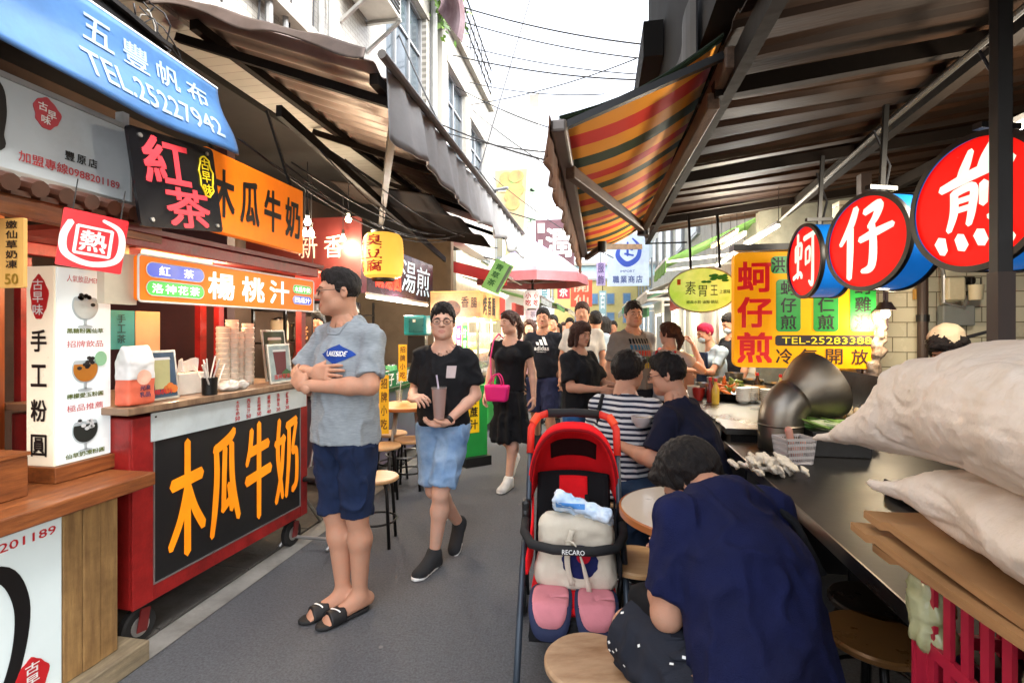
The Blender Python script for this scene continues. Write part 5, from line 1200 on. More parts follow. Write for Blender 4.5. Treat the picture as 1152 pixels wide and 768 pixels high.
def make_table(name, label, topm, edgem, r, group, h=.75):
    t = thing(name, label, 'table', group=group)
    obj('tabletop', MB().lathe([(.001, h - .026), (r - .008, h - .026), (r - .004, h - .001), (.001, h)], n=56), topm, t, 'auto')
    obj('edge_band', MB().lathe([(r - .003, h - .030), (r + .004, h - .026), (r + .004, h - .003), (r - .003, h + .001)], n=56, cap=False), edgem, t, 'auto')
    for k in range(4):
        a = PI / 4 + k * PI / 2; c, s = math.cos(a), math.sin(a); obj('leg', MB().tube([(c * r * .45, s * r * .45, h - .03), (c * r * .8, s * r * .8, .0)], .013, 8), ALU, t, True)
    obj('stretcher', MB().tube([(math.cos(a) * r * .66, math.sin(a) * r * .66, .3) for a in np.arange(24) * 2 * PI / 24], .008, 6, True), ALU, t, True)
    return t
TT = mat('table_laminate', '#b7ac9c', rough=.3, var=.06, ns=3, coat=.2, dirt=.2); TE = mat('table_edge_wood', '#a8622e', rough=.45)
t1 = make_table('round_table', 'round pale topped table with wooden rim between the stroller and the man in navy', TT, TE, .29, 'round tables along the alley'); q = at(785, 577, 1.9); place(t1, V(q.x, q.y, 0), PI / 4 + .25)
t2 = dup(t1, V(at(752, 495, 3.1).x, at(752, 495, 3.1).y, 0), .4, 'round table where the striped shirt diner and the man in glasses sit')
t3 = make_table('round_table', 'orange wood topped round table behind the boy', mat('orange_laminate', '#d08a48', rough=.35, ns=3, stretch=(1, 6, 1), col2='#e0a060'), TE, .28, 'round tables along the alley'); q = at(457, 455, 4.6); place(t3, V(q.x, q.y, 0), .3)
cp = thing('glass_of_straws', 'clear tumbler standing on the orange topped table', 'tumbler', at(449, 452, 4.6)); obj('glass', MB().lathe([(.025, 0), (.032, .11), (.030, .11), (.023, .006), (.001, .006)], at(449, 452, 4.55), n=16), GLASS, cp, 'auto'); obj('straw', MB().cyl(at(449, 452, 4.55) + V(0, 0, .01), at(449, 452, 4.55) + V(.02, 0, .2), .004, n=6), L_WHITE, cp)
# ---------- lit food cart
fk = thing('food_cart', 'lit glass food cart with brown picture sign and green base behind the woman in black', 'food cart', (-1.86, 7.1, 0))
X0, X1, YA, YB = -2.17, -1.55, 6.3, 8.0
obj('base', MB().bb((X0, YA, .12), (X1, YB, .80)), mat('bright_green_panel', '#1f9a34', rough=.4, var=.1), fk, bevel=.01)
obj('worktop', MB().bb((X0 - .03, YA - .03, .802), (X1 + .04, YB + .03, .84)), STEEL, fk)
for x in (X0 + .02, X1 - .02):
    for y in (YA + .02, YB - .02, (YA + YB) / 2): obj('post', MB().bb((x - .015, y - .015, .842), (x + .015, y + .015, 1.60)), ALU, fk)
obj('glass_panel', MB().bb((X0 + .04, YA + .003, .86), (X1 - .04, YA + .008, 1.40)), GLASS, fk); obj('glass_panel', MB().bb((X1 - .008, YA + .04, .86), (X1 - .003, YB - .04, 1.40)), GLASS, fk)
obj('rear_panel', MB().bb((X0 + .002, YA + .04, .86), (X0 + .01, YB - .04, 1.58)), mat('warm_cream_panel', '#c9a36a', rough=.5), fk)
obj('shelf', MB().bb((X0 + .05, YA + .05, 1.12), (X1 - .05, YB - .05, 1.13)), ALU, fk)
obj('sign_board', MB().bb((X0 - .03, YA - .03, 1.60), (X1 + .02, YB, 1.95)), mat('brown_sign', '#8a5a2c', rough=.4, emit=.3, ns=3, col2='#d19a52'), fk)
Pf = Pl(((X0 + X1) / 2, YA - .03, 1.775), X_, Z_); obj('sign_picture', MB().prism(ring(-.05, -.06, .12, .11, 20), Pf, .001, .004), mat('bun_picture', '#4a2e22', ns=14, col2='#7a5038'), fk); obj('lettering', text(Pf, [('香', .13, .03, .10, .14), ('腸', .25, .02, .08, .13)]), mat('dark_brown_lettering', '#3a2010'), fk); obj('sign_rim', MB().prism([(-.335, -.172), (.325, -.172), (.325, -.16), (-.335, -.16)], Pf, .001, .006).prism([(-.335, .16), (.325, .16), (.325, .172), (-.335, .172)], Pf, .001, .006), mat('gold_rim', '#c8a050', rough=.4), fk)
Pf2 = Pl((X1 + .02, (YA + YB) / 2, 1.775), Y_, Z_); obj('side_lettering', text(Pf2, row_text('烤香腸', -.6, .0, .22, .25, .06, .03)), L_BLACK, fk); obj('side_plate', MB().prism([(.4, -.17), (.83, -.17), (.83, .17), (.4, .17)], Pf2, .001, .006), mat('red_side_plate', '#cc2a20', emit=.3), fk)
obj('lamp_tube', MB().cyl((X0 + .1, YA + .12, 1.56), (X1 - .08, YA + .12, 1.56), .014), TUBE, fk); obj('lamp_tube', MB().cyl((X1 - .1, YA + .2, 1.56), (X1 - .1, YB - .2, 1.56), .014), TUBEW, fk)
for y in (6.6, 7.4):
    l = bpy.data.lights.new('cart_light', 'POINT'); l.energy = 13; l.color = (1, .78, .5); l.shadow_soft_size = .1; lo = bpy.data.objects.new('cart_light', l); link(lo); lo.parent = fk; lo.location = V(-1.86, y, 1.48) - fk.location
for k in range(9):
    s_ = Sd(); x, y = X0 + .15 + (k % 3) * .16, YA + .2 + (k // 3) * .3
    for _ in range(6): s_.ell((x + rg.gauss(0, .035), y + rg.gauss(0, .05), .90 + rg.uniform(0, .06) + (.29 if k % 2 else 0)), (.05, .05, .035), k=.01)
    v_, q_ = s_.mesh(.012, 1); cc = [('golden fried bun heap', '#c88a3a'), ('pale bun heap', '#d9b98a'), ('green vegetable heap', '#7a9a2c')][k % 3]
    solo('food_heap', (v_, q_), mat('food' + cc[1], cc[1], rough=.5, ns=20), f"{cc[0]} in the {['front', 'middle', 'rear'][k // 3]} row of the lit food cart's {'glass shelf' if k % 2 else 'worktop'}", 'food', 'food heaps in the lit cart', smooth=True)
for px, c, s_, lb_ in ((516, '#e03a8a', '香腸烤肉', 'pink vertical banner hung on the corner of the food cart'), (523, '#2fb44a', '甘蔗汁冰', 'green vertical banner hung beside the pink one')):
    q = at(px, 396, 6.3); t = thing('sign', lb_, 'sign', q - V(0, 0, .35)); Pq = Pl(q, X_, Z_); obj('panel', MB().prism([(-.035, -.34), (.035, -.34), (.035, .34), (-.035, .34)], Pq, -.005, 0), mat('strip' + c, c, rough=.4, emit=.2), t); obj('lettering', text(Pq, col_text(s_, 0, .24, .045, .12, .03, .03)), L_WHITE, t)
q = at(536, 482, 5.3); bsd = thing('banner_stand', 'upright advertising stand in green, yellow and purple behind the boy', 'banner stand', V(q.x, q.y, 0)); Pq = Pl(V(q.x, q.y, 0), V(.75, .66, 0), Z_)
obj('panel', MB().prism([(-.13, .1), (.13, .1), (.13, .85), (-.13, .85)], Pq, -.02, 0), mat('stand_green', '#1f8f3c', rough=.4), bsd); obj('panel', MB().prism([(-.10, .35), (.03, .35), (.03, .78), (-.10, .78)], Pq, .001, .006), mat('stand_yellow', '#f0c818', rough=.4), bsd); obj('panel', MB().prism([(-.13, .852), (.05, .852), (.05, 1.0), (-.13, 1.0)], Pq, -.02, -.001), mat('stand_purple', '#6a3aa8', rough=.4), bsd)
obj('lettering', text(Pq, col_text('甘蔗汁', -.035, .70, .09, .10, .03, .03), .009), L_BLACK, bsd); obj('foot', MB().prism([(-.15, 0), (.15, 0), (.15, .098), (-.15, .098)], Pq, -.12, .06), BLACK, bsd)
# umbrella, small red awning, green flag
um = thing('umbrella', 'large market umbrella in red, white and lilac over the alley', 'umbrella', (V(at(592, 372, 9.2).x, at(592, 372, 9.2).y, 0))); uq = V(um.location.x + .12, um.location.y, 0)
def canopy(r0, z0, r1, z1, n=8):
    m = MB(); vs = []; 
    for i in range(n): a = i * 2 * PI / n + .2; vs += [uq + V(r0 * math.cos(a), r0 * math.sin(a), z0), uq + V(r1 * math.cos(a), r1 * math.sin(a), z1)]
    m.add(vs, [(2 * i, 2 * i + 1, (2 * i + 3) % (2 * n), (2 * i + 2) % (2 * n)) for i in range(n)]); return m
obj('crown_panel', canopy(.05, 3.08, .55, 2.78), mat('lilac_cloth', '#8f84bc', rough=.8, var=.1), um); obj('middle_panel', canopy(.55, 2.78, .90, 2.52), mat('pale_cloth', '#d9d2d4', rough=.8), um); obj('outer_panel', canopy(.90, 2.52, 1.02, 2.43), mat('coral_cloth', '#c27a80', rough=.8), um); obj('valance', canopy(1.02, 2.43, 1.03, 2.27), mat('coral_cloth', '#d05a5a'), um)
obj('underside', canopy(.06, 3.03, .98, 2.42), mat('tan_lining', '#7a5a48', rough=.8), um); obj('pole', MB().cyl(uq, uq + V(0, 0, 3.0), .022), BLK2, um)
for i in range(8): a = i * PI / 4 + .2; obj('rib', MB().bar(uq + V(0, 0, 2.3), uq + V(.95 * math.cos(a), .95 * math.sin(a), 2.39), .012, .012), ALU, um)
ra = thing('awning', 'dark red folded shop awning above the lit food cart', 'awning', (-2.0, 8.2, 2.2)); obj('cloth', MB().sheet(lambda u, v: V(-2.6 + 1.15 * u, 7.75 + 1.4 * v, 2.62 - .30 * u), 6, 8, .01), mat('dark_red_cloth', '#7c1c1e', rough=.8, var=.15, dirt=.4), ra); obj('valance', MB().sheet(lambda u, v: V(-2.6 + 1.15 * u, 7.735, 2.61 - .30 * u - v * .17), 8, 3, .008), mat('red_cloth', '#a8282a', rough=.8), ra); obj('front_bar', MB().bar((-1.44, 7.75, 2.29), (-1.44, 9.15, 2.29), .03, .03), ALU, ra)
gf = thing('banner', 'tilted green hanging banner sign beside the umbrella', 'banner', at(560, 333, 7.4)); G4 = [at(541, 321, 7.4), at(561, 333, 7.4), at(578, 298, 7.4), at(559, 292, 7.4)]
gu = (G4[1] - G4[0] + G4[2] - G4[3]) / 2; gv = (G4[3] - G4[0] + G4[2] - G4[1]) / 2; go = sum(G4, V(0, 0, 0)) / 4; Pq = Pl(go, gu, gv); Pq.v = gv.normalized()
obj('panel', MB().prism([(-gu.length / 2, -gv.length / 2), (gu.length / 2, -gv.length / 2), (gu.length / 2, gv.length / 2), (-gu.length / 2, gv.length / 2)], Pq, -.012, 0), mat('pale_green_banner', '#7fb86a', rough=.5, emit=.15), gf); obj('stripe', MB().prism([(gu.length * .28, -gv.length * .45), (gu.length * .44, -gv.length * .45), (gu.length * .44, gv.length * .45), (gu.length * .28, gv.length * .45)], Pq, .001, .003), mat('grey_green_stripe', '#5a6a5c'), gf); obj('lettering', text(Pq, col_text('青草茶', -.04, gv.length * .28, .11, gv.length * .2, .03, .03)), mat('deep_green_lettering', '#1c5a28'), gf); obj('bracket', MB().cyl(go + gv * .5, go + gv * .5 + V(-.35, .1, .1), .01, n=6), BLK2, gf)
# ================================================================= right side: corrugated roof, striped awning
rf = thing('metal_roof', 'dark sooty corrugated metal roof over the oyster stall', 'roof', (2.0, 2.6, 2.6))
def roofz(x): return 2.58 + (x - .45) * .13
def rz_(u, v):
    x = .50 + 3.3 * u; y = -1.2 + 7.4 * v; return V(x, y, roofz(x) + .011 * (1 if math.sin(y * 2 * PI / .24 + .8 * math.sin(y * 1.7)) > .45 else -1) + .02 * math.sin(y * 3.1 + x) + .01 * math.sin(y * 7.3 - 2 * x))
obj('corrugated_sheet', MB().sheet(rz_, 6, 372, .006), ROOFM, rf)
for a, b, w_, h_ in (((1.47, .6, 2.60), (1.89, 5.6, 2.66), .06, .09), ((2.6, -1, 2.74), (2.7, 6, 2.78), .06, .09), ((.56, -1.2, 2.52), (.56, 6.2, 2.52), .05, .10)): obj('beam', MB().bar(a, b, w_, h_), DARKM, rf)
for y in (.9, 2.35, 3.7, 5.1): obj('rafter', MB().bar((.5, y, 2.50), (3.6, y + .12, 2.90), .05, .07), DARKM, rf)
obj('conduit', MB().tube([(1.3, .9, 2.5), (1.5, 3, 2.52), (1.75, 5.5, 2.5)], .014), BLK2, rf); 
ub = thing('upper_building', 'dark overhanging upper storey of the house over the oyster stall', 'building', (1.5, 2.4, 2.75))
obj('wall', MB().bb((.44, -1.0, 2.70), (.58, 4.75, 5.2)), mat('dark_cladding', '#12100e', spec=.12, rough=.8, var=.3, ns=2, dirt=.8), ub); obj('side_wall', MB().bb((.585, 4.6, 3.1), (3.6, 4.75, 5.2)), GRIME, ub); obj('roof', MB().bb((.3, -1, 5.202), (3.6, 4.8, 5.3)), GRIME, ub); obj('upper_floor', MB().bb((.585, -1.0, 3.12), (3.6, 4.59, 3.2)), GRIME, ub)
obj('bracket', MB().bar(at(778, 75, 2.35), at(800, -5, 2.3), .02, .03), mat('pale_channel', '#6b6661'), ub); obj('ledge', MB().bb((.30, 3.6, 3.35), (.435, 4.75, 3.6)), mat('dark_cladding', '#141110'), ub)
obj('ragged_cloth', MB().sheet(lambda u, v: V(.44 - .02 - .02 * math.sin(u * 19), 2.3 + 2.3 * u, 2.95 - v * (.30 + .05 * math.sin(u * 13))), 30, 5, .008), mat('sooty_tarp', '#0e0c0b'), ub)
sa = thing('awning', 'orange, red and green striped folding arm awning over the alley', 'awning', (.2, 4, 2.3))
Ya, Yb, Xf, Xw, Zf, Zw = 2.16, 5.9, -.175, .50, 2.31, 2.60
stripe = band_mat('awning_stripes', [(0, '#f5a01e'), (.26, '#dd2f1c'), (.50, '#f5a01e'), (.74, '#22381c'), (.98, '#f5a01e')], 1, 1 / .60, .8, offs=-.03, bump=.1, var=.25)
def awn(u, v):
    x = Xf + (Xw - Xf) * u; y = Ya + (Yb - Ya) * v; return V(x, y, Zf + .03 + (Zw - Zf) * u - .05 * math.sin(PI * u) - .01 * math.sin(y * 5))
obj('fabric', MB().sheet(awn, 8, 60, .005), stripe, sa, True)
obj('hem_band', MB().sheet(lambda u, v: awn(u, v * .022) + V(0, -.004 - .0 * v, .007), 8, 2, .005), mat('dark_green_hem', '#1d2a1a', rough=.8), sa)
def fval(u, v):
    y = Ya - .06 + (Yb - Ya + .06) * u; return V(Xf - .035 - .02 * v + .014 * math.sin(y * 31) * v, y, Zf + .03 - v * (.20 + .03 * math.sin(y * 11) * math.sin(y * 3.7) + .04 * max(0, math.sin(y * 7.7)) ** 8) )
obj('scalloped_valance', MB().sheet(fval, 160, 5, .006), mat('brown_valance', '#6a4a38', rough=.85, var=.25, ns=5, dirt=.5), sa, True)
PLA = mat('stained_wood_bar', '#46362a', rough=.55, ns=4, stretch=(6, 1, 6), col2='#6b5544', dirt=.7, bump=.2, spec=.25)
obj('front_bar', MB().bar((Xf, Ya - .03, Zf), (Xf, Yb, Zf), .07, .055), mat('awning_bar', '#77706a', rough=.45, metal=.5, dirt=.5), sa, bevel=.012)
obj('wall_bar', MB().bar((Xw + .03, Ya - .02, Zw - .06), (Xw + .03, Yb, Zw - .06), .06, .09), PLA, sa, bevel=.008)
obj('side_bar', MB().bar((Xf, Ya + .01, Zf - .0), (Xw, Ya + .01, Zw - .04), .03, .03), BLK2, sa)
e1 = V(.36, 4.35, 2.30); obj('arm', MB().bar((Xf + .02, 2.62, Zf - .05), e1, .05, .065), PLA, sa, bevel=.006); obj('arm', MB().bar((Xw, 2.35, Zw - .14), e1 + V(0, .03, .0), .055, .075), PLA, sa, bevel=.006); obj('elbow', MB().cyl(e1 + V(0, 0, -.06), e1 + V(0, 0, .06), .05), BLK2, sa)
e2 = V(.02, 5.0, 2.26); obj('arm', MB().bar((Xf + .02, 5.75, Zf - .05), e2, .04, .05), PLA, sa); obj('arm', MB().bar((Xw - .05, 5.8, Zw - .22), e2, .045, .055), PLA, sa); obj('elbow', MB().cyl(e2 + V(0, 0, -.05), e2 + V(0, 0, .05), .045), BLK2, sa)
# ---------- three drum signs
LR, LBx, LWt = mat('lit_red_acrylic', '#e8140c', rough=.5, emit=.8, var=.03, spec=.15), mat('lit_blue_acrylic', '#0e6ac0', rough=.3, emit=.55, var=.05), mat('lit_mint_lettering', '#d3ecd9', rough=.3, emit=.95)
K煎 = [[(-.05, .92, .10), (-.18, .62, .16), (-.28, .5, .08)], [(.38, .98, .14), (.22, .72, .18), (.10, .55, .1)], [(-.62, .36, .13), (.0, .50, .17), (.66, .58, .13)], [(-.36, .26, .13), (-.36, -.1, .14), (-.46, -.42, .10)], [(-.34, .24, .12), (.0, .28, .13), (-.02, -.1, .13), (-.08, -.36, .10)], [(-.34, .08, .09), (-.04, .10, .09)], [(-.36, -.08, .09), (-.06, -.06, .09)], [(.2, .3, .14), (.19, -.05, .13)], [(.48, .42, .15), (.48, -.05, .16), (.44, -.34, .14), (.28, -.28, .08)],
     [(-.62, -.58, .2), (-.54, -.8, .14)], [(-.24, -.56, .16), (-.16, -.76, .18)], [(.12, -.54, .18), (.2, -.72, .17)], [(.48, -.5, .18), (.62, -.76, .22)]]
K仔 = [[(-.28, .88, .16), (-.45, .48, .18), (-.78, .02, .10)], [(-.46, .40, .18), (-.47, -.2, .18), (-.5, -.86, .14)], [(-.02, .72, .15), (.40, .84, .20), (.30, .55, .17), (.10, .34, .10)], [(-.16, .06, .14), (.28, .18, .17), (.78, .30, .13)], [(.20, .42, .15), (.24, -.1, .19), (.18, -.62, .19), (-.10, -.72, .09)]]
K蚵 = [[(-.62, .5, .13), (-.62, .05, .14)], [(-.62, .5, .12), (-.2, .58, .13), (-.22, .12, .13)], [(-.6, .1, .1), (-.22, .16, .1)], [(-.42, .92, .14), (-.42, .2, .14), (-.45, -.5, .13)], [(-.78, -.5, .13), (-.3, -.36, .13), (-.14, -.5, .15)], [(.02, .72, .15), (.82, .82, .14)], [(.16, .34, .11), (.16, -.12, .11)], [(.16, .34, .1), (.44, .38, .11), (.42, -.04, .11)], [(.16, -.08, .1), (.42, -.04, .1)], [(.66, .8, .14), (.66, .0, .16), (.62, -.74, .16), (.38, -.66, .08)]]
for (px, py, Z), st_, ang, lab in (((1096, 228, 1.65), K煎, 74, 'lit red and blue drum sign nearest the black post'), ((974, 272, 2.33), K仔, 70, 'lit red and blue drum sign hanging in the middle of the three'), ((905, 294, 3.07), K蚵, 86, 'lit red and blue drum sign farthest away, seen nearly edge on')):
    q = at(px, py, Z); nrm = V(-math.sin(R(ang)), -math.cos(R(ang)), 0); r = .225; u = Z_.cross(nrm) * 1.0
    Pq = Pl(q, V(nrm.y * -1 * 1.0, nrm.x, 0) if False else V(-nrm.y, nrm.x, 0), Z_)
    t = thing('drum_sign', lab, 'sign', q - V(0, 0, r), group='lit drum signs over the oyster stall'); dpt = .17
    obj('drum', MB().lathe([(r - .012, -dpt), (r - .004, -dpt), (r - .004, -.004), (r - .012, -.004)], q, Pq.n, 64, cap=False), LBx, t, 'auto')
    obj('front_face', MB().lathe([(.001, -.006), (r - .013, -.006), (r - .013, .0), (.001, .0)], q, Pq.n, 64), LR, t, 'auto'); obj('back_face', MB().lathe([(.001, -dpt), (r - .013, -dpt), (r - .013, -dpt + .006), (.001, -dpt + .006)], q, Pq.n, 64), LR, t, 'auto')
    for c0, c1 in ((-.012, .010), (-dpt - .010, -dpt + .012)): obj('rim', MB().lathe([(r - .016, c0), (r + .004, c0), (r + .006, (c0 + c1) / 2), (r + .004, c1), (r - .016, c1)], q, Pq.n, 64, cap=False), BLK2, t, 'auto')
    for k in range(3):
        a = R(15 + 120 * k); e = Pq.u * math.cos(a) + Z_ * math.sin(a); obj('seam_strip', MB().bar(q + e * (r + .002) - Pq.n * .012, q + e * (r + .002) - Pq.n * (dpt - .012), .014, .006, e), BLK2, t)
    obj('lettering', brush(Pq, [[(x, y, w_ * 1.18) for x, y, w_ in s_] for s_ in st_], .18, .19, .002), LWt, t)
    obj('hanger', MB().bar(q + V(0, 0, r) - Pq.n * dpt / 2, q + V(.02, 0, r + .42) - Pq.n * dpt / 2, .02, .02).bar(q + V(0, 0, r + .03) - Pq.n * .16, q + V(0, 0, r + .03) - Pq.n * .01, .03, .02), BLK2, t)
    obj('power_cable', MB().tube([q + V(0, 0, r) - Pq.n * .1, q + V(.05, .05, r + .15) - Pq.n * .1, q + V(.0, .12, r + .35) - Pq.n * .12], .006, 6), CABLE, t)
po = thing('post', 'black steel post in front of the nearest drum sign', 'post', V(at(1126, 372, 1.45).x, at(1126, 372, 1.45).y, 0)); q = po.location
obj('shaft', MB().bb((q.x - .019, q.y - .019, 0), (q.x + .019, q.y + .019, 2.63)), mat('sooty_post', '#14100d', rough=.5, metal=.3, var=.3, dirt=.4), po, bevel=.003); obj('wooden_sleeve', MB().bb((q.x - .022, q.y - .022, .3), (q.x + .022, q.y + .022, 1.60)), mat('sooty_wood', '#33241b', rough=.6, ns=4, stretch=(6, 6, 1), var=.3), po)
# ---------- yellow menu sign
ys = thing('sign', 'large yellow menu sign with red characters and green panels above the second stall', 'sign', onY(905, 410, 4.0)); a0, a1 = onY(826, 372, 4.0), onY(984, 372, 4.0); zt, zb = 2.02, 1.155
Py = Pl(V((a0.x + a1.x) / 2, 4.0, (zt + zb) / 2), X_, Z_); yw, yh = (a1.x - a0.x) / 2, (zt - zb) / 2
obj('panel', MB().prism(rrect(-yw, -yh, yw, yh, .05), Py, -.08, 0), mat('lit_yellow_acrylic', '#f5a20a', rough=.5, emit=.52, var=.06, spec=.2), ys)
obj('lettering', text(Py, col_text('蚵仔煎', -yw * .70, yh * .57, .235, .22, .045, .035)), mat('red_on_yellow', '#d01410', rough=.4, emit=.5), ys)
GP = mat('green_plate', '#1d8a30', rough=.4, emit=.3)
gpl = MB(); gpl.prism(rrect(-.22, yh * .62, .18, yh * .92, .03), Py, .001, .004)
for a in (-.10, .155, .40): gpl.prism(rrect(a - .085, -yh * .38, a + .085, yh * .52, .03), Py, .001, .004)
obj('green_plate', gpl, GP, ys)
its = [('洪', -.17, yh * .77, .09, .11, .02)]
for a, s_ in ((-.10, '蚵仔煎'), (.155, '蝦仁煎'), (.40, '蚵雞湯')): its += col_text(s_, a, yh * .37, .105, .105, .022, .02)
obj('plate_lettering', text(Py, its, .006), L_BLACK, ys)
obj('telephone_plate', MB().prism(rrect(-.19, -yh * .62, .50, -yh * .44, .02), Py, .001, .004), mat('dark_plate', '#2b2224', rough=.4), ys); obj('telephone_lettering', text(Py, [('TEL-25283388', .155, -yh * .53, .60, .05, .01)], .006), L_YEL, ys)
obj('footer_lettering', text(Py, row_text('冷氣開放', -.13, -yh * .80, .11, .11, .06, .02)), mat('dark_brown_lettering', '#3a2010'), ys); obj('bar_plate', MB().prism(rrect(.53, -yh * .35, .565, yh * .40, .01), Py, .001, .004), mat('dark_plate', '#2b2224'), ys)
obj('frame', MB().bb((a0.x - .02, 3.93, zt + .004), (a1.x + .2, 4.07, zt + .05)), BLK2, ys)
q = onY(996, 352, 3.85); bl = lamp('light_bulb', 'bright shaded bulb at the right edge of the yellow sign', q, 2.5); obj('lamp_shade', MB().lathe([(.03, .06), (.06, .02), (.065, .02), (.035, .075)], q, n=20, cap=False), mat('dark_plate', '#2b2224'), bl, 'auto')
# ---------- oval sign
q = at(790, 326, 4.5); os_ = thing('sign', 'lime green oval sign with brush characters over the second stall', 'sign', q - V(0, 0, .2)); Pq = Pl(q, V(1, -.12, 0), Z_); ow_, oh_ = .285, .195
obj('casing', MB().prism(ring(0, 0, ow_ + .012, oh_ + .012, 48), Pq, -.09, -.004), mat('oval_rim', '#8f8e80', rough=.4), os_); obj('face', MB().prism(ring(0, 0, ow_, oh_, 48), Pq, -.003, .0), mat('lit_lime_acrylic', '#9ccb34', rough=.4, emit=.62, ns=3, col2='#dbe88a'), os_)
obj('lettering', text(Pq, [('素', -.10, .02, .09, .12, .0), ('胃', .005, -.01, .07, .10, .0), ('王', .10, -.005, .06, .09, .0)], .003), L_BLACK, os_); obj('small_lettering', text(Pq, [('經典水餃·滷麵·鍋貼', 0, -.11, .27, .03, .015), ('上原味', .19, -.02, .09, .035)], .003), mat('olive_lettering', '#5a6a14'), os_)
tr_ = MB(); rg2 = random.Random(2)
for _ in range(16): tr_.prism(ring(.10 + rg2.uniform(-.09, .10), .10 + rg2.uniform(-.03, .03), rg2.uniform(.02, .035), .012, 10), Pq, .001, .002 + rg2.random() * .003)
obj('tree_picture', tr_, mat('pine_green_print', '#12803c'), os_); obj('seal', MB().prism([(-.215, .05), (-.185, .05), (-.185, .10), (-.215, .10)], Pq, .001, .003), mat('orange_seal', '#d8601c'), os_); [obj('bracket', MB().bar(q + V(a, 0, oh_), q + V(a, .1, oh_ + .5), .02, .02), BLK2, os_) for a in (-.1, .15)]
# ---------- tubes under the right roof
tube('tube_lamp', 'warm tube light at the far left of the roof lamps', at(801, 278, 5.6), at(829, 261, 5.0), TUBEW, 0, group='tube lights under the sooty roof'); tube('tube_lamp', 'warm tube light next to the first, above the oval sign', at(812, 279, 5.6), at(838, 264, 5.0), TUBEW, 16, (1, .85, .6), group='tube lights under the sooty roof'); tube('tube_lamp', 'white tube light above the left corner of the yellow sign', at(838, 277, 5.0), at(876, 254, 4.4), TUBE, 16, group='tube lights under the sooty roof'); tube('tube_lamp', 'white tube light behind the black post', at(1136, 148, 2.1), at(1200, 118, 1.9), TUBE, 14, (1, .88, .7), group='tube lights under the sooty roof'); tube('tube_lamp', 'short white tube light low behind the oval sign', at(806, 299, 6.0), at(822, 289, 5.6), TUBE, 5, group='tube lights under the sooty roof')
# ---------- walls of the right stalls
tw_ = onY(984, 372, 4.3).x
roomwall('tiled_wall', (tw_ - .25, 4.3, 0), (4.2, 4.42, 2.45), tile_mat('cream_wall_tile', '#c2bfa8', '#77725f', .20, .115, msize=.035, axes='xz', rough=.25), 'cream tiled rear wall of the oyster stall')
roomwall('right_side_wall', (3.8, -1.5, 0), (3.95, 10, 3.2), GRIME, 'sooty right hand side wall of the oyster stall')
roomwall('party_wall', (1.75, 5.95, 0), (3.79, 6.08, 2.9), mat('grey_green_wall', '#6a6a5f', rough=.8, var=.2, dirt=.7), 'grey green wall behind the vendors of the second stall')
pp = thing('drain_pipe', 'dark vertical drain pipe on the cream tiled wall', 'pipe', onY(1040, 420, 4.2) * V(1, 1, 0)); q = pp.location; obj('pipe', MB().cyl((q.x, 4.22, 0), (q.x, 4.22, 2.4), .034), mat('rusty_pipe', '#32241c', rough=.6, dirt=.5), pp); obj('clamp', MB().cyl((q.x, 4.22, 1.5), (q.x, 4.22, 1.55), .042), BLK2, pp)
mt = thing('gas_meter', 'cream gas regulator with pipes on the tiled wall', 'meter', onY(1072, 330, 4.25)); q = onY(1072, 325, 4.2); obj('meter_body', MB().box(q, (.12, .09, .17)), mat('cream_enamel', '#b3ac90', rough=.5, dirt=.4), mt, bevel=.015); obj('pipe', MB().tube([q + V(-.06, .05, .25), q + V(-.06, 0, .1), q + V(-.06, 0, -.1), q + V(.07, 0, -.14), q + V(.12, .03, -.05)], .014), ALU, mt); obj('valve', MB().cyl(q + V(.08, 0, .06), q + V(.13, 0, .06), .03), BLK2, mt)
gb = thing('junction_box', 'grey junction box screwed to the tiled wall under the gas regulator', 'box', onY(1075, 360, 4.25)); q = onY(1075, 355, 4.24); obj('cover', MB().box(q, (.21, .08, .15)), mat('grey_enamel', '#6a6f6c', rough=.5), gb, bevel=.008); obj('cable', MB().tube([q + V(-.05, -.02, -.075), q + V(-.06, -.03, -.2), q + V(-.12, -.03, -.35)], .008), CABLE, gb)
cpu = thing('mug', 'cream mug with dark contents hanging on the tiled wall', 'mug', onY(1098, 330, 4.15)); q = onY(1098, 328, 4.15); obj('cup', MB().lathe([(.04, -.06), (.046, .05), (.04, .05), (.036, -.05), (.001, -.05)], q, n=20), mat('cream_enamel', '#b3ac90'), cpu, 'auto'); obj('handle', MB().tube([q + V(-.03, 0, .05), q + V(-.03, 0, .1), q + V(.03, 0, .1), q + V(.03, 0, .05)], .004), BLK2, cpu)
for i, (px, py) in enumerate(((1028, 315), (1033, 331))): solo('wall_switch', MB().box(onY(px, py, 4.27), (.06, .03, .08)), mat('switch' + str(i), ('#6a6050', '#a8813c')[i]), ['brown wall switch beside the drain pipe, upper one', 'ochre wall switch beside the drain pipe, lower one'][i], 'switch')
hs2 = thing('cable_loop', 'black hose looped on the tiled wall behind the cook', 'hose', onY(1065, 400, 4.2)); obj('hose', MB().tube([onY(1060, 420, 4.15), onY(1065, 398, 4.15), onY(1085, 380, 4.12), onY(1115, 372, 4.1), onY(1118, 345, 4.12), onY(1128, 335, 4.15)], .014), CABLE, hs2); obj('clip', MB().box(onY(1085, 380, 4.14), (.03, .05, .03)), BLK2, hs2)
wc = thing('post', 'brown wooden post hung with plastic bags at the corner of the tiled wall', 'post', V(onY(978, 372, 4.05).x, 4.05, 0)); q = wc.location; obj('shaft', MB().bb((q.x - .03, 4.1, 0), (q.x + .04, 4.17, 2.6)), mat('sooty_wood', '#33241b'), wc)
s_ = Sd(); 
for k in range(5): s_.ell((q.x + rg.uniform(-.03, .05), 4.02, 1.05 + k * .12), (.055, .05, .08), k=.03)
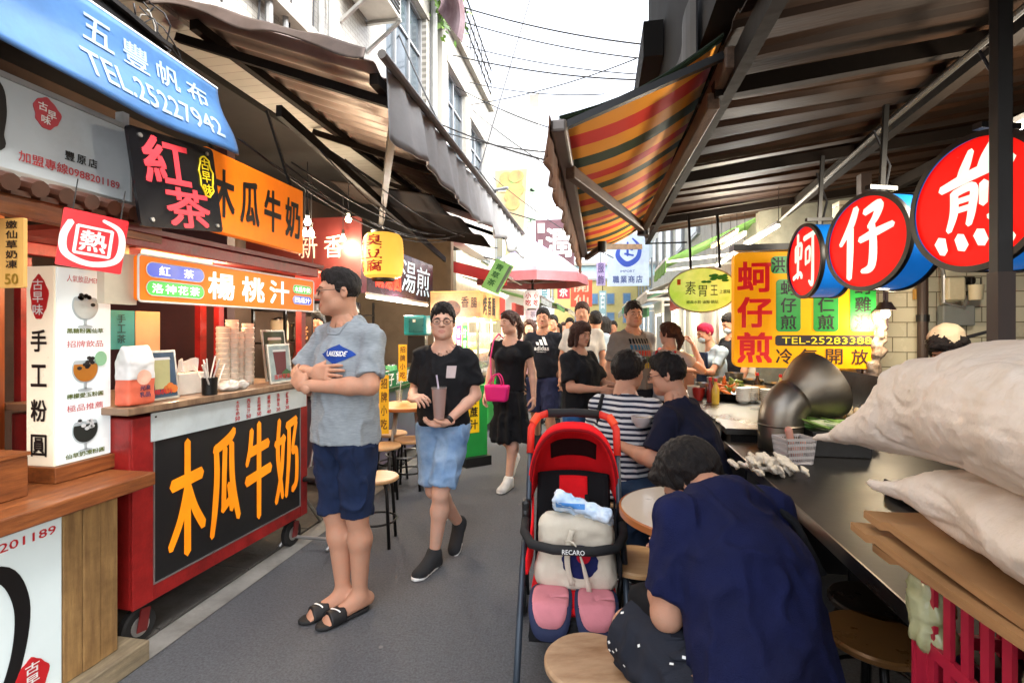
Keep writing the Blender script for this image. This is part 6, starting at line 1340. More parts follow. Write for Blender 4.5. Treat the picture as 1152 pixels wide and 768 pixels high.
obj('bag', s_.mesh(.01, 0, lambda v: .02 * vnoise(v, 30, 1)), mat('brown_plastic', '#5f5046', rough=.25, ns=20, col2='#a39484'), wc, True)
# ---------- steel counter of the nearest stall, with hood pipe
sc_ = thing('steel_counter', 'long dark steel work counter with bright front edge beside the seated diner', 'counter', (1.2, 2.1, 0))
obj('worktop', MB().bb((.70, .9, .765), (1.75, 3.0, .80)), mat('dark_worktop', '#2a2826', rough=.42, metal=.6, var=.25, ns=3, dirt=.4, bump=.03), sc_, bevel=.003)
obj('edge_strip', MB().bb((.692, .9, .758), (.6985, 3.0, .803)), STEEL, sc_); obj('back_panel', MB().bb((1.45, .9, .10), (1.47, 2.7, .764)), STEELD, sc_); obj('end_panel', MB().bb((1.2, 2.68, .10), (1.74, 2.70, .764)), STEELD, sc_)
obj('griddle', MB().bb((1.08, 1.25, .802), (1.75, 2.15, .86)), mat('black_iron', '#0f0e0e', rough=.4, metal=.5), sc_, bevel=.006); obj('shelf', MB().bb((1.2, .95, .35), (1.7, 2.65, .37)), STEELD, sc_)
for x in (.74, 1.7):
    for y in (.94, 2.66): obj('leg', MB().bb((x - .02, y - .02, 0), (x + .02, y + .02, .76)), STEELD, sc_)
hp = thing('exhaust_pipe', 'bent steel exhaust pipe with wide flared hood on the counter', 'exhaust pipe', at(878, 506, 2.66)); q = at(878, 506, 2.66); q.z = .801
BRASSY = mat('heat_tinted_steel', '#8f8a82', rough=.4, metal=.9, var=.25, ns=2.5, col2='#927f62', bump=.06, dirt=.5)
ax_ = (at(940, 425, 2.55) - at(905, 452, 2.42)).normalized()
path = [q, q + V(0, 0, .08), q + V(0, 0, .13)] + [q + V(0, 0, .14) + (V(0, 0, 1) * math.sin(t) * .14 + (V(.86, .3, .0)) * (1 - math.cos(t)) * .15) for t in (.25, .5, .75, 1.0, 1.15)]
obj('pipe', MB().tube(path, .11, 28), BRASSY, hp, True); obj('seam_ring', MB().lathe([(.111, 0), (.116, .006), (.111, .012)], q + V(0, 0, .125), n=28, cap=False), BRASSY, hp, 'auto')
e_ = path[-1]; axh = V(.80, .30, .36).normalized(); obj('hood', MB().lathe([(.10, -.03), (.11, .02), (.15, .07), (.185, .15), (.19, .18), (.186, .18), (.143, .072), (.10, .03)], e_, axh, 40, cap=False), BRASSY, hp, 'auto')
# second stall
sc2 = thing('steel_counter', 'stainless counter of the second stall loaded with bowls and vegetables', 'counter', (1.5, 3.8, 0)); obj('worktop', MB().bb((.72, 3.06, .83), (1.9, 4.95, .865)), STEEL, sc2, bevel=.003); obj('front_panel', MB().bb((.75, 3.08, .06), (1.88, 3.11, .829)), STEELD, sc2); obj('side_panel', MB().bb((.75, 3.111, .06), (.78, 4.92, .829)), STEELD, sc2); obj('sneeze_guard', MB().bb((1.86, 3.08, .868), (1.88, 4.3, 1.12)), STEELD, sc2)
obj('towel', MB().sheet(lambda u, v: V(.725 - .02 * v, 3.2 + .25 * u, .86 - .3 * v + .01 * math.sin(u * 12)), 8, 6, .008), mat('rag', '#7d7a74', rough=.9), sc2)
def bowl(name, label, p, r, h, m_, cat='bowl', group=None, fill=None):
    t = thing(name, label, cat, p, group=group); obj('bowl_body', MB().lathe([(r * .6, 0), (r * .9, h * .5), (r, h), (r * .97, h), (r * .86, h * .5), (r * .55, .008), (.001, .008)], p, n=28), m_, t, 'auto')
    if fill: obj('contents', MB().lathe([(r * .93, h * .8), (.001, h * .86)], p, n=24), fill, t)
    return t
# vegetable heap
q = onZ(820, 449, .867); vh = thing('vegetable_heap', 'heap of orange carrots and green vegetables in a dark basin on the second stall', 'vegetables', q)
bsn = MB().lathe([(.10, 0), (.17, .06), (.165, .06), (.09, .01), (.001, .01)], q, n=28); obj('basin', bsn, STEELD, vh, 'auto')
for col, nn, off in (('#d8742a', 34, -.03), ('#6f8a3a', 22, .07), ('#cfc39a', 14, .03)):
    m = MB()
    for _ in range(nn):
        a, rr_ = rg.uniform(0, 2 * PI), .13 * math.sqrt(rg.random()); p = q + V(rr_ * math.cos(a) + off * .6, rr_ * math.sin(a), .06 + .11 * (1 - rr_ / .14) * rg.uniform(.7, 1)); d = V(rg.gauss(0, 1), rg.gauss(0, 1), rg.gauss(.2, .5)).normalized() * .045
        m.tube([p - d, p, p + d], [.008, .016, .006], 7)
    obj('vegetable_pieces', m, mat('veg' + col, col, rough=.5, ns=15), vh, True)
for i, (px, py, r, h, lb_) in enumerate(((858, 447, .13, .09, 'wide steel pan to the right of the vegetable heap'), (846, 441, .10, .12, 'deep steel pan behind the vegetable heap'), (806, 445, .08, .16, 'steel pot at the left of the vegetable heap'), (792, 446, .07, .12, 'small steel pot nearest the alley on the second stall'), (826, 441, .08, .18, 'tall steel pot before the vendor in the red headscarf'), (872, 443, .09, .1, 'steel pan under the yellow sign corner'))):
    bowl('pan', lb_, onZ(px, py, .866), r, h, STEEL, 'pan', 'pans on the second stall', fill=mat('soup', '#b3904a', rough=.2, ns=12))
for i, (px, py, col) in enumerate(((786, 450, '#8a1c14'), (780, 447, '#b8b0a0'), (838, 446, '#d9d4c4'))): bowl('sauce_jar', ['dark red sauce jar on the edge of the second stall', 'pale sauce jar on the edge of the second stall', 'cream sauce jar behind the vegetables'][i], onZ(px, py, .87), .05, .1, mat('sauce' + col, col, rough=.3), 'jar')
# things on the near counter
q = onZ(893, 519, .803); bk = thing('plastic_basket', 'clear white plastic basket with slotted sides on the steel counter', 'basket', q); WP = mat('white_plastic', '#b9b2ae', rough=.35); bm_ = MB(); ax0 = V(.93, .3, 0).normalized(); ay0 = V(-.3, .93, 0).normalized()
for zz, s in ((.003, .84), (.03, .88), (.06, .92), (.09, .96), (.115, 1.0)):
    for (sx, sy) in ((1, 0), (-1, 0)): bm_.bar(q + ax0 * .075 * s * sx - ay0 * .055 * s + V(0, 0, zz), q + ax0 * .075 * s * sx + ay0 * .055 * s + V(0, 0, zz), .004, .012)
    for sy in (1, -1): bm_.bar(q - ax0 * .075 * s + ay0 * .055 * s * sy + V(0, 0, zz), q + ax0 * .075 * s + ay0 * .055 * s * sy + V(0, 0, zz), .004, .012)
for k in range(13):
    f = -1 + 2 * k / 12
    for sy in (1, -1): bm_.bar(q + ax0 * .063 * f + ay0 * .046 * sy, q + ax0 * .075 * f + ay0 * .055 * sy + V(0, 0, .118), .004, .004)
    for sx in (1, -1): bm_.bar(q + ax0 * .063 * sx + ay0 * .046 * f, q + ax0 * .075 * sx + ay0 * .055 * f + V(0, 0, .118), .004, .004)
bm_.box(q + V(0, 0, .002), (.12, .10, .004)); obj('basket_body', bm_, WP, bk); s_ = Sd(); s_.rc(q + V(0, 0, .02), q + V(-.02, .01, .15), .014, .018, k=.02); s_.rc(q + V(.02, 0, .02), q + V(.04, .0, .09), .02, .015, k=.02); obj('meat_contents', s_.mesh(.006), mat('pink_meat', '#c08a78', rough=.4), bk, True)
q = onZ(868, 532, .803); tr1 = thing('napkin_heap', 'heap of crumpled white paper napkins on the steel counter behind the diner', 'napkins', q); s_ = Sd()
for _ in range(46): s_.ell(q + V(rg.gauss(0, .055), rg.gauss(0, .05), .02 + abs(rg.gauss(0, .022))), (.032, .024, .009), k=.004, Rm=Euler((rg.random(), rg.random(), rg.random())).to_matrix())
obj('paper', s_.mesh(.006, 0, lambda v: .008 * vnoise(v, 90, 4)), mat('crumpled_paper', '#c9bfae', rough=.7), tr1, True)
q = onZ(930, 492, .862) if False else at(930, 488, 2.58); tr2 = thing('leek_tray', 'steel tray of green and white leeks on the counter', 'tray', q); obj('tray', MB().bb(V(q.x - .11, q.y - .11, .801), q + V(.16, .10, .03)), STEELD, tr2, bevel=.004)
for col in ('#7d9a44', '#c4c79a', '#4f7a2c'):
    m = MB()
    for _ in range(26):
        p = q + V(rg.uniform(-.1, .1), rg.uniform(-.07, .07), .035 + rg.uniform(0, .035)); d = V(-.8 + rg.gauss(0, .15), .45 + rg.gauss(0, .2), rg.gauss(.02, .10)).normalized() * .075; m.tube([p - d, p, p + d], [.005, .008, .003], 6)
    obj('leek', m, mat('leek' + col, col, rough=.45), tr2, True)
for k in range(9):
    q2 = at(928 + (k % 5) * 9, 466 - (k // 5) * 6, 2.75 + .08 * (k // 5))
    if k == 0:
        et = thing('egg_tray', 'dark tray holding pale eggs beside the hood', 'tray', q2); obj('tray', MB().bb(V(q2.x - .04, q2.y - .03, .868), V(q2.x + .26, q2.y + .25, q2.z - .018)), BLACK, et)
    solo('egg', MB().lathe([(.001, -.026), (.014, -.021), (.020, -.006), (.018, .010), (.010, .024), (.001, .03)], q2 + V(0, 0, .01), n=14), mat('egg_shell', '#d3bd95', rough=.5), 'pale egg lying in the tray beside the hood', 'egg', 'eggs in the tray beside the hood', smooth=True)
# ---------- sacks, cardboard, crates
cr = thing('crate', 'red plastic slotted crate under the cardboard and white sacks', 'crate', (.84, .75, .62))
def crate(t, x0, x1, y0, y1, z0, z1, m_):
    b_ = MB(); n = 17
    for z in (z0 + .012, (z0 + z1) / 2, z1 - .016): b_.bb((x0, y0, z - .012), (x1, y0 + .012, z + .012)).bb((x0, y1 - .012, z - .012), (x1, y1, z + .012)).bb((x0, y0 + .013, z - .012), (x0 + .012, y1 - .013, z + .012)).bb((x1 - .012, y0 + .013, z - .012), (x1, y1 - .013, z + .012))
    for k in range(n + 1):
        y = y0 + (y1 - y0) * k / n; 
        for x in (x0, x1 - .010): b_.bb((x + .001, y - .0095, z0 + .001), (x + .009, y + .0095, z1 - .001))
        x = x0 + (x1 - x0) * k / n
        for y in (y0, y1 - .010): b_.bb((x - .007, y + .001, z0 + .001), (x + .007, y + .009, z1 - .001))
    obj('crate_frame', b_, m_, t); obj('corner', MB().bb((x0 - .003, y1 - .04, z0), (x0 + .04, y1 + .003, z1 + .002)), m_, t); obj('base', MB().bb((x0 + .013, y0 + .013, z0 + .001), (x1 - .013, y1 - .013, z0 + .009)), m_, t)
crate(cr, .62, 1.12, .35, 1.12, .66, .985, mat('red_crate', '#b01f38', rough=.45, var=.1, dirt=.3))
cr2 = thing('crate', 'dark blue plastic crate beneath the red one', 'crate', (.84, .75, .33)); crate(cr2, .625, 1.115, .35, 1.11, .335, .652, mat('blue_crate', '#1c2f52', rough=.5, var=.1, dirt=.3))
cr3 = thing('crate', 'dark blue plastic crate on the ground at the bottom of the stack', 'crate', (.84, .75, 0)); crate(cr3, .62, 1.12, .345, 1.115, .0, .328, mat('blue_crate', '#1c2f52'))
s_ = Sd(); s_.ell((.64, 1.10, .87), (.035, .04, .085), k=.03); s_.ell((.86, .75, .85), (.2, .33, .10), k=.03); s_.ell((.66, .72, .90), (.06, .14, .06), k=.04)
solo('plastic_bag', s_.mesh(.008, 0, lambda v: .022 * np.abs(vnoise(v * A3((1, 1.6, .7)), 26, 3)) - .014 * np.abs(vnoise(v, 55, 4))), mat('green_plastic', '#9a9a6c', rough=.2, var=.25, ns=12, col2='#c2c49c'), 'pale green plastic bag of cabbage bulging from the red crate', 'bag', smooth=True)
CB = mat('cardboard', '#8a6238', rough=.8, ns=3, stretch=(1, 1, 14), col2='#a87c4c', dirt=.4)
for i, (z, x, y1) in enumerate(((.995, .575, 1.185), (1.018, .548, 1.22), (1.041, .565, 1.20))):
    solo('cardboard_sheet', MB().sheet(lambda u, v, z=z, x=x, y1=y1: V(x + .62 * u, .25 + (y1 - .25) * v, z + .012 * math.sin(v * 5 + i) * (1 - u) - .012 * (1 - u) * (v > .9) + .006 * math.sin(u * 9 + v * 4)), 14, 30, .016), CB, ['lowest brown cardboard sheet on the red crate', 'middle brown cardboard sheet on the red crate', 'topmost brown cardboard sheet under the white sacks'][i], 'cardboard', 'cardboard sheets on the crate', smooth='auto')
SK = mat('white_sack_cloth', '#c6b49f', rough=.6, var=.05, ns=4, bump=.5, bs=22, stretch=(1, 2.2, 2), col2='#d8cabb', dirt=.12)
def sack(label, ctr, half, tip=None, seed=1):
    s_ = Sd(); s_.ell(ctr, half, k=.05); s_.box(ctr, (half[0] * .86, half[1] * .84, half[2] * .55), .05, k=.08)
    for sx, sy in (((-1, 1), (1, 1), (-1, -1)) if tip is None else ((1, 1), (-1, -1))): s_.rc(A3(ctr) + A3((sx * half[0] * .6, sy * half[1] * .6, 0)), A3(ctr) + A3((sx * half[0] * .98, sy * half[1] * .98, -.01)), .05, .012, k=.06)
    if tip is not None: s_.rc(A3(ctr) + A3((-half[0] * .42, half[1] * .55, .0)), tip, .115, .008, k=.09, flat=[((0, 0, 1), 1.15)])
    def dsp(v):
        f = .5 + .5 * vnoise(v * A3((1, .6, 2)), 7, seed); rid = 1 - np.abs(vnoise(v * A3((1.2, .5, 2.2)) + .1 * vnoise(v, 6, 2)[:, None], 13, seed + 1))
        r2 = 1 - np.abs(vnoise(v * A3((1.1, .7, 2.4)) + .12 * vnoise(v, 9, 5)[:, None], 27, seed + 6)); return -.018 * np.clip(rid, .6, 1) ** 3 * f + .009 * vnoise(v, 6, seed + 4) + .007 * r2 ** 4 * .35 + .0012 * vnoise(v * A3((1, .6, 2)), 60, seed + 2)
    return solo('sack', s_.mesh(.007, 1, dsp), SK, label, 'sack', 'white cloth sacks stacked on the crates', smooth=True)
sack('lower white cloth sack lying flat on the cardboard', (.88, .74, 1.115), (.32, .44, .07), None, 3)
sack('upper white cloth sack bulging on top of the other', (.89, .78, 1.285), (.35, .52, .145), at(916, 493, 1.24), 8)
# ================================================================= far end of the alley
FAR = [('#b7b09a', 13, 24, 8.5), ('#c2c4c4', 24, 40, 10)]
def facade_x(name, label, xw, y0, y1, z1, m_, face=1, step=1.9, z0=0):
    t = thing(name, label, 'building', (xw, (y0 + y1) / 2, z0)); obj('wall', MB().bb((xw - .3, y0, z0), (xw + .3, y1, z1)), m_, t)
    y = y0 + .5
    while y + 1.0 < y1:
        z = 3.4
        while z + 1.4 < z1:
            x = xw + face * .30; w_ = obj('window', MB().bb((x, y, z), (x + face * .06, y + 1.0, z + 1.3)), WINF, t); obj('pane', MB().bb((x + face * .061, y + .06, z + .06), (x + face * .068, y + .94, z + 1.24)), WGL, w_); z += 2.9
        y += step
    obj('cornice', MB().bb((xw - .36, y0 - .05, z1 + .002), (xw + .36, y1 + .05, z1 + .2)), PLAST, t); return t
facade_x('shophouse', 'pale cream shophouse row on the left beyond the narrow building', -3.6, 11.2, 17.3, 5.4, mat('cream_plaster', '#b8b19c', rough=.85, dirt=.4))
facade_x('shophouse', 'grey shophouse far along the left side of the alley', -3.2, 18.6, 36, 6.5, mat('grey_plaster', '#a9abab', rough=.85, dirt=.3))
facade_x('shophouse', 'pale shophouse row along the right side of the alley', 2.3, 6.3, 20, 5.5, mat('pale_grey_plaster', '#9c9c96', rough=.85, dirt=.4), -1)
facade_x('shophouse', 'far shophouse on the right side of the alley', 2.6, 20.5, 38, 7.0, mat('bluish_plaster', '#9aa8ae', rough=.85, dirt=.3), -1)
tall = thing('tall_building', 'tall white building with a faded drink poster at the end of the left row', 'building', (-3.2, 18, 0)); XA, XB = onY(540, 300, 17.6).x, onY(606, 300, 17.6).x
obj('wall', MB().bb((XA, 17.6, 0), (XB, 18.5, 9.4)), mat('white_render', '#bdbdbb', rough=.7, var=.03), tall); Pq = Pl(((XA + XB) / 2, 17.598, 5.6), X_, Z_)
cupm = MB().prism([(-.34, -1.5), (.48, -1.5), (.66, 1.6), (-.5, 1.6)], Pq, .001, .02); obj('poster_cup', cupm, mat('faded_cup', '#b9936a', rough=.6, ns=1.2, col2='#b0ae88'), tall); m = MB()
for _ in range(16): a, b = rg.choice((-1, 1)) * rg.uniform(.55, .85), rg.uniform(-.6, .9); m.prism(ring(a + .1, b, .10, .07, 8), Pq, .001, .012)
obj('poster_leaf', m, mat('pale_leaf', '#9ab89a'), tall); m = MB()
for _ in range(9): m.prism(ring(rg.uniform(-.2, .4), rg.uniform(.2, 1.5), .26, .22, 10), Pq, .021, .03 + rg.random() * .02)
obj('poster_garnish', m, mat('pale_garnish', '#88a860', col2='#c87850', ns=2), tall)
obj('lettering', text(Pl(((XA + XB) / 2 + .38, 17.598, 3.42), X_, Z_), [('芳', 0, 0, .75, .85, .0)]), mat('grey_lettering', '#5a5c5e'), tall); obj('seal', MB().prism([(.75, -2.6), (.9, -2.6), (.9, -2.2), (.75, -2.2)], Pq, .001, .01), mat('orange_seal', '#d8601c'), tall)
obj('roof_unit', MB().bb((XB - .35, 17.7, 9.402), (XB, 18.1, 9.9)), PLAST, tall)
q = at(624, 273, 15); big = thing('banner', 'large dusky pink banner with one white character hanging across the alley', 'banner', q - V(0, 0, .75)); Pq = Pl(q, X_, Z_)
obj('panel', MB().prism([(-.58, -.74), (.58, -.74), (.58, .70), (-.58, .70)], Pq, -.06, 0), mat('dusky_pink', '#5f3f48', rough=.8, ns=3, col2='#73555e'), big); obj('lettering', text(Pq, [('潤', .12, .0, .75, .85, .03)]), L_WHITE, big); obj('patch', MB().prism([(-.52, .3), (-.3, .3), (-.3, .6), (-.52, .6)], Pq, .001, .01).prism([(-.5, -.3), (-.36, -.3), (-.36, .1), (-.5, .1)], Pq, .001, .01), mat('pale_patch', '#b9aaa8'), big); obj('rope', MB().tube([Pq.p(-.58, .7), Pq.p(-1.8, 1.1)], .02, 5).tube([Pq.p(.58, .7), Pq.p(2.2, 1.2)], .02, 5), CABLE, big)
q = at(706, 296, 10.5); bb_ = thing('sign', 'white hanging sign with a blue round brush emblem beyond the striped awning', 'sign', q - V(0, 0, .5)); Pq = Pl(q, X_, Z_)
obj('panel', MB().prism([(-.42, -.48), (.44, -.48), (.44, .62), (-.42, .62)], Pq, -.05, 0), mat('bluish_white_acrylic', '#c3d4ea', rough=.4, emit=.25), bb_); obj('emblem', brush(Pq, [[(-.16, .36, .06), (-.20, .15, .10), (-.02, -.02, .12), (.2, .1, .10), (.24, .34, .07), (.1, .52, .03)], [(-.05, .36, .05), (.1, .28, .05)], [(.0, .44, .04), (.0, .16, .05)], [(-.06, .2, .04), (.12, .16, .04)]], 1, 1, .002), mat('blue_brush', '#3a5ac4'), bb_); obj('lettering', text(Pq, row_text('職業商店', -.24, -.34, .13, .15, .03, .03) + [('IMPORT', 0, -.17, .3, .05)]), mat('slate_blue_lettering', '#4a5f9a'), bb_); obj('bracket', MB().bar(Pq.p(.44, .4), Pq.p(1.2, .4), .03, .03), BLK2, bb_)
for (px, py, w_, h_, Z, col, s_, tc_, lab) in ((654, 330, 24, 30, 14, '#e0553a', '開仙', '#f0c0a0', 'orange red hanging sign far down the alley'), (634, 327, 14, 18, 17, '#b8384a', '茶', '#e8d0d0', 'small crimson sign beyond the umbrella'), (676, 308, 10, 26, 13, '#b9a6d0', '服飾', '#6a5a8a', 'lilac vertical sign beside the striped awning tip'), (612, 322, 12, 40, 20, '#c9d6da', '藥局', '#4a7a8a', 'pale vertical sign at the far left of the alley'), (678, 350, 8, 46, 19, '#8fb0b8', '百貨', '#e8f0f0', 'blue grey vertical sign far at the centre')):
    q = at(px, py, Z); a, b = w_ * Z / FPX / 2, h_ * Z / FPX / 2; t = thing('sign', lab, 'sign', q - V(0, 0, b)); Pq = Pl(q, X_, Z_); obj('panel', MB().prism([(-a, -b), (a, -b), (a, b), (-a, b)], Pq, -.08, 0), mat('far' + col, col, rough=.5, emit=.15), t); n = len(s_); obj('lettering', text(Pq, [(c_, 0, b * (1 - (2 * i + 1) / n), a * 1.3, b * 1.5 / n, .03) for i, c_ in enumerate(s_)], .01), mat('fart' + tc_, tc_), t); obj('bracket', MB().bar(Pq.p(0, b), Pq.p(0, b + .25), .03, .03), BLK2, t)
eb_ = thing('building', 'yellowish building with small blue windows closing the far end of the alley', 'building', (.6, 32, 0)); obj('wall', MB().bb((-3.2, 32, 0), (4.5, 33, 4.6)), mat('yellow_plaster', '#c0b070', rough=.8, var=.06), eb_)
for i in range(5):
    for z in (1.9, 3.1): w_ = obj('window', MB().bb((-1.6 + i * 1.0, 31.93, z), (-1.1 + i * 1.0, 31.995, z + .7)), WINF, eb_); obj('pane', MB().bb((-1.55 + i * 1.0, 31.92, z + .05), (-1.15 + i * 1.0, 31.929, z + .65)), mat('blue_pane', '#5a7fa0', rough=.1), w_)
obj('roof', MB().bb((-3.3, 31.9, 4.602), (4.6, 33.1, 4.75)), PLAST, eb_)
eb2 = thing('building', 'pale blue grey building behind the yellowish one', 'building', (0, 40, 0)); obj('wall', MB().bb((-4, 40, 0), (6, 41, 6.6)), mat('pale_blue_render', '#a3bcc0', rough=.8), eb2); obj('roof', MB().bb((-4.2, 39.8, 6.602), (6.2, 41.2, 6.8)), PLAST, eb2)
# awnings of the right row
GRC, GYC = mat('green_awning_cloth', '#4f7a34', rough=.8, var=.2, dirt=.4), mat('grey_awning_cloth', '#8a8c88', rough=.8, var=.2, dirt=.5)
for y0, y1, m_, xf_, zf, lab in ((6.3, 7.5, GRC, .80, 2.30, 'green shop awning next to the striped one on the right'), (7.7, 9.9, GYC, .70, 2.02, 'long grey shop awning on the right row'), (10.1, 12.6, mat('teal_awning_cloth', '#2f7a5c', rough=.8, var=.15), .55, 2.0, 'teal green shop awning on the right row'), (12.9, 16.5, GYC, .6, 2.0, 'far grey shop awning on the right row')):
    t = thing('awning', lab, 'awning', (1.3, (y0 + y1) / 2, zf)); obj('cloth', MB().sheet(lambda u, v: V(2.0 - (2.0 - xf_) * u, y0 + (y1 - y0) * v, zf + .55 - .55 * u - .03 * math.sin(v * 9)), 6, 12, .01), m_, t); obj('valance', MB().sheet(lambda u, v: V(xf_ - .01 - .015 * math.sin(u * 20) * v, y0 + (y1 - y0) * u, zf - v * .16), 16, 3, .008), m_, t); obj('front_bar', MB().bar((xf_, y0, zf), (xf_, y1, zf), .035, .035), ALU, t)
    for y in (y0 + .1, y1 - .1): obj('arm', MB().bar((xf_, y, zf - .02), (2.0, y, zf + .1), .03, .03), ALU, t)
for y0, y1, m_, xf_, zf, lab in ((11.0, 13.5, GYC, -1.3, 2.2, 'grey shop awning on the left beyond the umbrella'), (14, 17, GRC, -1.2, 2.2, 'green shop awning far on the left'), (17.4, 22, mat('beige_awning_cloth', '#a89a7a', rough=.8), -1.1, 2.2, 'beige shop awning farthest on the left')):
    t = thing('awning', lab, 'awning', (-2.2, (y0 + y1) / 2, zf)); obj('cloth', MB().sheet(lambda u, v: V(-3.2 + (xf_ + 3.2) * u, y0 + (y1 - y0) * v, zf + .5 - .5 * u), 6, 12, .01), m_, t); obj('valance', MB().sheet(lambda u, v: V(xf_ + .01, y0 + (y1 - y0) * u, zf - v * .16), 16, 3, .008), m_, t); obj('front_bar', MB().bar((xf_, y0, zf), (xf_, y1, zf), .035, .035), ALU, t)
# stalls further on (both rows)
stl = [(-2.0, 9.6, '#8a3a28'), (-1.9, 11.6, '#5a6a70'), (-1.8, 13.8, '#9a7a3a'), (-1.7, 16.2, '#3a5a4a'), (1.35, 6.9, '#6a6a66'), (1.3, 8.9, '#7a4a34'), (1.25, 11.2, '#4a5a78'), (1.2, 13.8, '#8a8060')]
for i, (x, y, c) in enumerate(stl):
    t = thing('market_stall', f"market stall with {['rust red', 'slate', 'ochre', 'dark green', 'grey', 'brown', 'navy', 'sand'][i]} front {'on the left' if x < 0 else 'on the right'} row past the {'umbrella' if x < 0 else 'oval sign'}", 'market stall', (x, y, 0)); s = -1 if x < 0 else 1
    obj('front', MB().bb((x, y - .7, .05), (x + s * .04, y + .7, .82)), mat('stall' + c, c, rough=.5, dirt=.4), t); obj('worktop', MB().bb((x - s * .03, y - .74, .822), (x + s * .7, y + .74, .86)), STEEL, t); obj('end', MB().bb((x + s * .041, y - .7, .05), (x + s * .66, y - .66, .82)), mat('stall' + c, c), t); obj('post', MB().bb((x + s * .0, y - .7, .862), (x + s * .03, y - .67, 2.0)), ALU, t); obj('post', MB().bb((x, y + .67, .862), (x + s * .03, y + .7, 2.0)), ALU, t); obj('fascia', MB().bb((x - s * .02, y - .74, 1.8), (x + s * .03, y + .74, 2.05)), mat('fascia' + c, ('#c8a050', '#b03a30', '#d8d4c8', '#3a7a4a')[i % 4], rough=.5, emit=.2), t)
    m = MB()
    for k in range(14): q = V(x + s * rg.uniform(.1, .6), y + rg.uniform(-.6, .6), .862); r = rg.uniform(.05, .1); m.lathe([(r * .8, 0), (r, r), (r * .6, r * 1.6), (.001, r * 1.8)], q, n=10)
    t2_ = obj('goods', m, mat('goods' + c, ('#c87a30', '#7a9a40', '#d0c0a0', '#a03a30')[i % 4], rough=.6, ns=12), t, 'auto')
    l = bpy.data.lights.new('stall_light', 'POINT'); l.energy = 10; l.color = (1, .85, .65); l.shadow_soft_size = .1; lo = bpy.data.objects.new('stall_light', l); link(lo); lo.parent = t; lo.location = (s * .35, 0, 1.75); obj('lamp', MB().cyl((x + s * .35, y - .3, 1.85), (x + s * .35, y + .3, 1.85), .02), TUBE, t)
# cables over the alley and the street lamp
cb = [((500, 2), (722, 50), 8), ((505, 20), (722, 66), 7.5), ((508, 48), (722, 84), 9), ((500, 60), (716, 90), 8.4), ((524, 92), (680, 106), 9.4), ((530, 118), (716, 66), 8.8), ((470, 128), (640, 186), 7.4), ((480, 142), (630, 172), 7.6), ((500, 90), (640, 150), 9), ((598, -6), (532, 216), 9.2), ((516, 110), (640, 200), 10), ((555, 200), (690, 290), 12), ((430, -5), (520, 190), 7)]
for i, ((x0, y0), (x1, y1), Z) in enumerate(cb):
    pts = []
    for k in range(13):
        f = k / 12; sag = 6 * 4 * f * (1 - f) if i != 9 else 0; pts.append(at(x0 + (x1 - x0) * f, y0 + (y1 - y0) * f + sag, Z * (1 - .3 * f)))
    solo('overhead_cable', MB().tube(pts, .0085 if i % 3 else .011, 5), CABLE, 'black overhead cable strung across the white sky between the two rows of buildings', 'cable', 'overhead cables', smooth=True)
q = at(545, 222, 9.2); sl = thing('street_lamp', 'small grey street lamp on an arm from the left building', 'street lamp', q); obj('arm', MB().tube([q + V(-.35, 0, -.1), q, q + V(.22, 0, .13)], .018), ALU, sl); s_ = Sd(); s_.rc(q + V(.2, 0, .12), q + V(.42, 0, .15), .05, .04, k=.01, flat=[((0, 0, 1), 1.6)]); obj('lamp_head', s_.mesh(.012), mat('lamp_grey', '#7d8284', rough=.4), sl, True); obj('lens', MB().box(q + V(.33, 0, .10), (.14, .06, .012)), WHITEP, sl)

kinds = [('sauce_bottle', 'bottle'), ('bowl_stack', 'bowl stack')]
spots = ((799, 452, 'b', '#7a1a12', 'dark red sauce bottle at the near left corner of the second stall'), (805, 454, 'b', '#c9a23a', 'mustard sauce bottle at the near left corner of the second stall'), (846, 452, 's', '#c9c6bc', 'white bowl stack under the middle of the yellow sign'), (864, 455, 's', '#b9b4a4', 'cream bowl stack at the right end of the second stall'), (836, 453, 's', '#d2cfc6', 'white bowl stack just right of the vegetable basin, left of the taller one'), (852, 444, 'b', '#3a2a1a', 'brown soy bottle behind the vegetable heap'), (878, 447, 'b', '#a8b8a0', 'pale green bottle under the lower right of the yellow sign'))
for px, py, k, c, lab in spots:
    p = onZ(px, py, .866)
    if k == 'b':
        t = thing('sauce_bottle', lab, 'bottle', p); obj('bottle_body', MB().lathe([(.026, 0), (.028, .01), (.028, .11), (.012, .15), (.011, .17)], p, n=16), mat('bottle' + c, c, rough=.25), t, 'auto'); obj('cap', MB().cyl(p + V(0, 0, .171), p + V(0, 0, .195), .013), L_RED, t)
    else:
        pr = [(.03, 0)]
        for i in range(7): pr += [(.055, .022 + i * .016), (.050, .024 + i * .016)]
        solo('bowl_stack', MB().lathe(pr + [(.03, .118), (.001, .116)], p, n=22), mat('stack' + c, c, rough=.35), lab, 'bowl stack', smooth='auto')
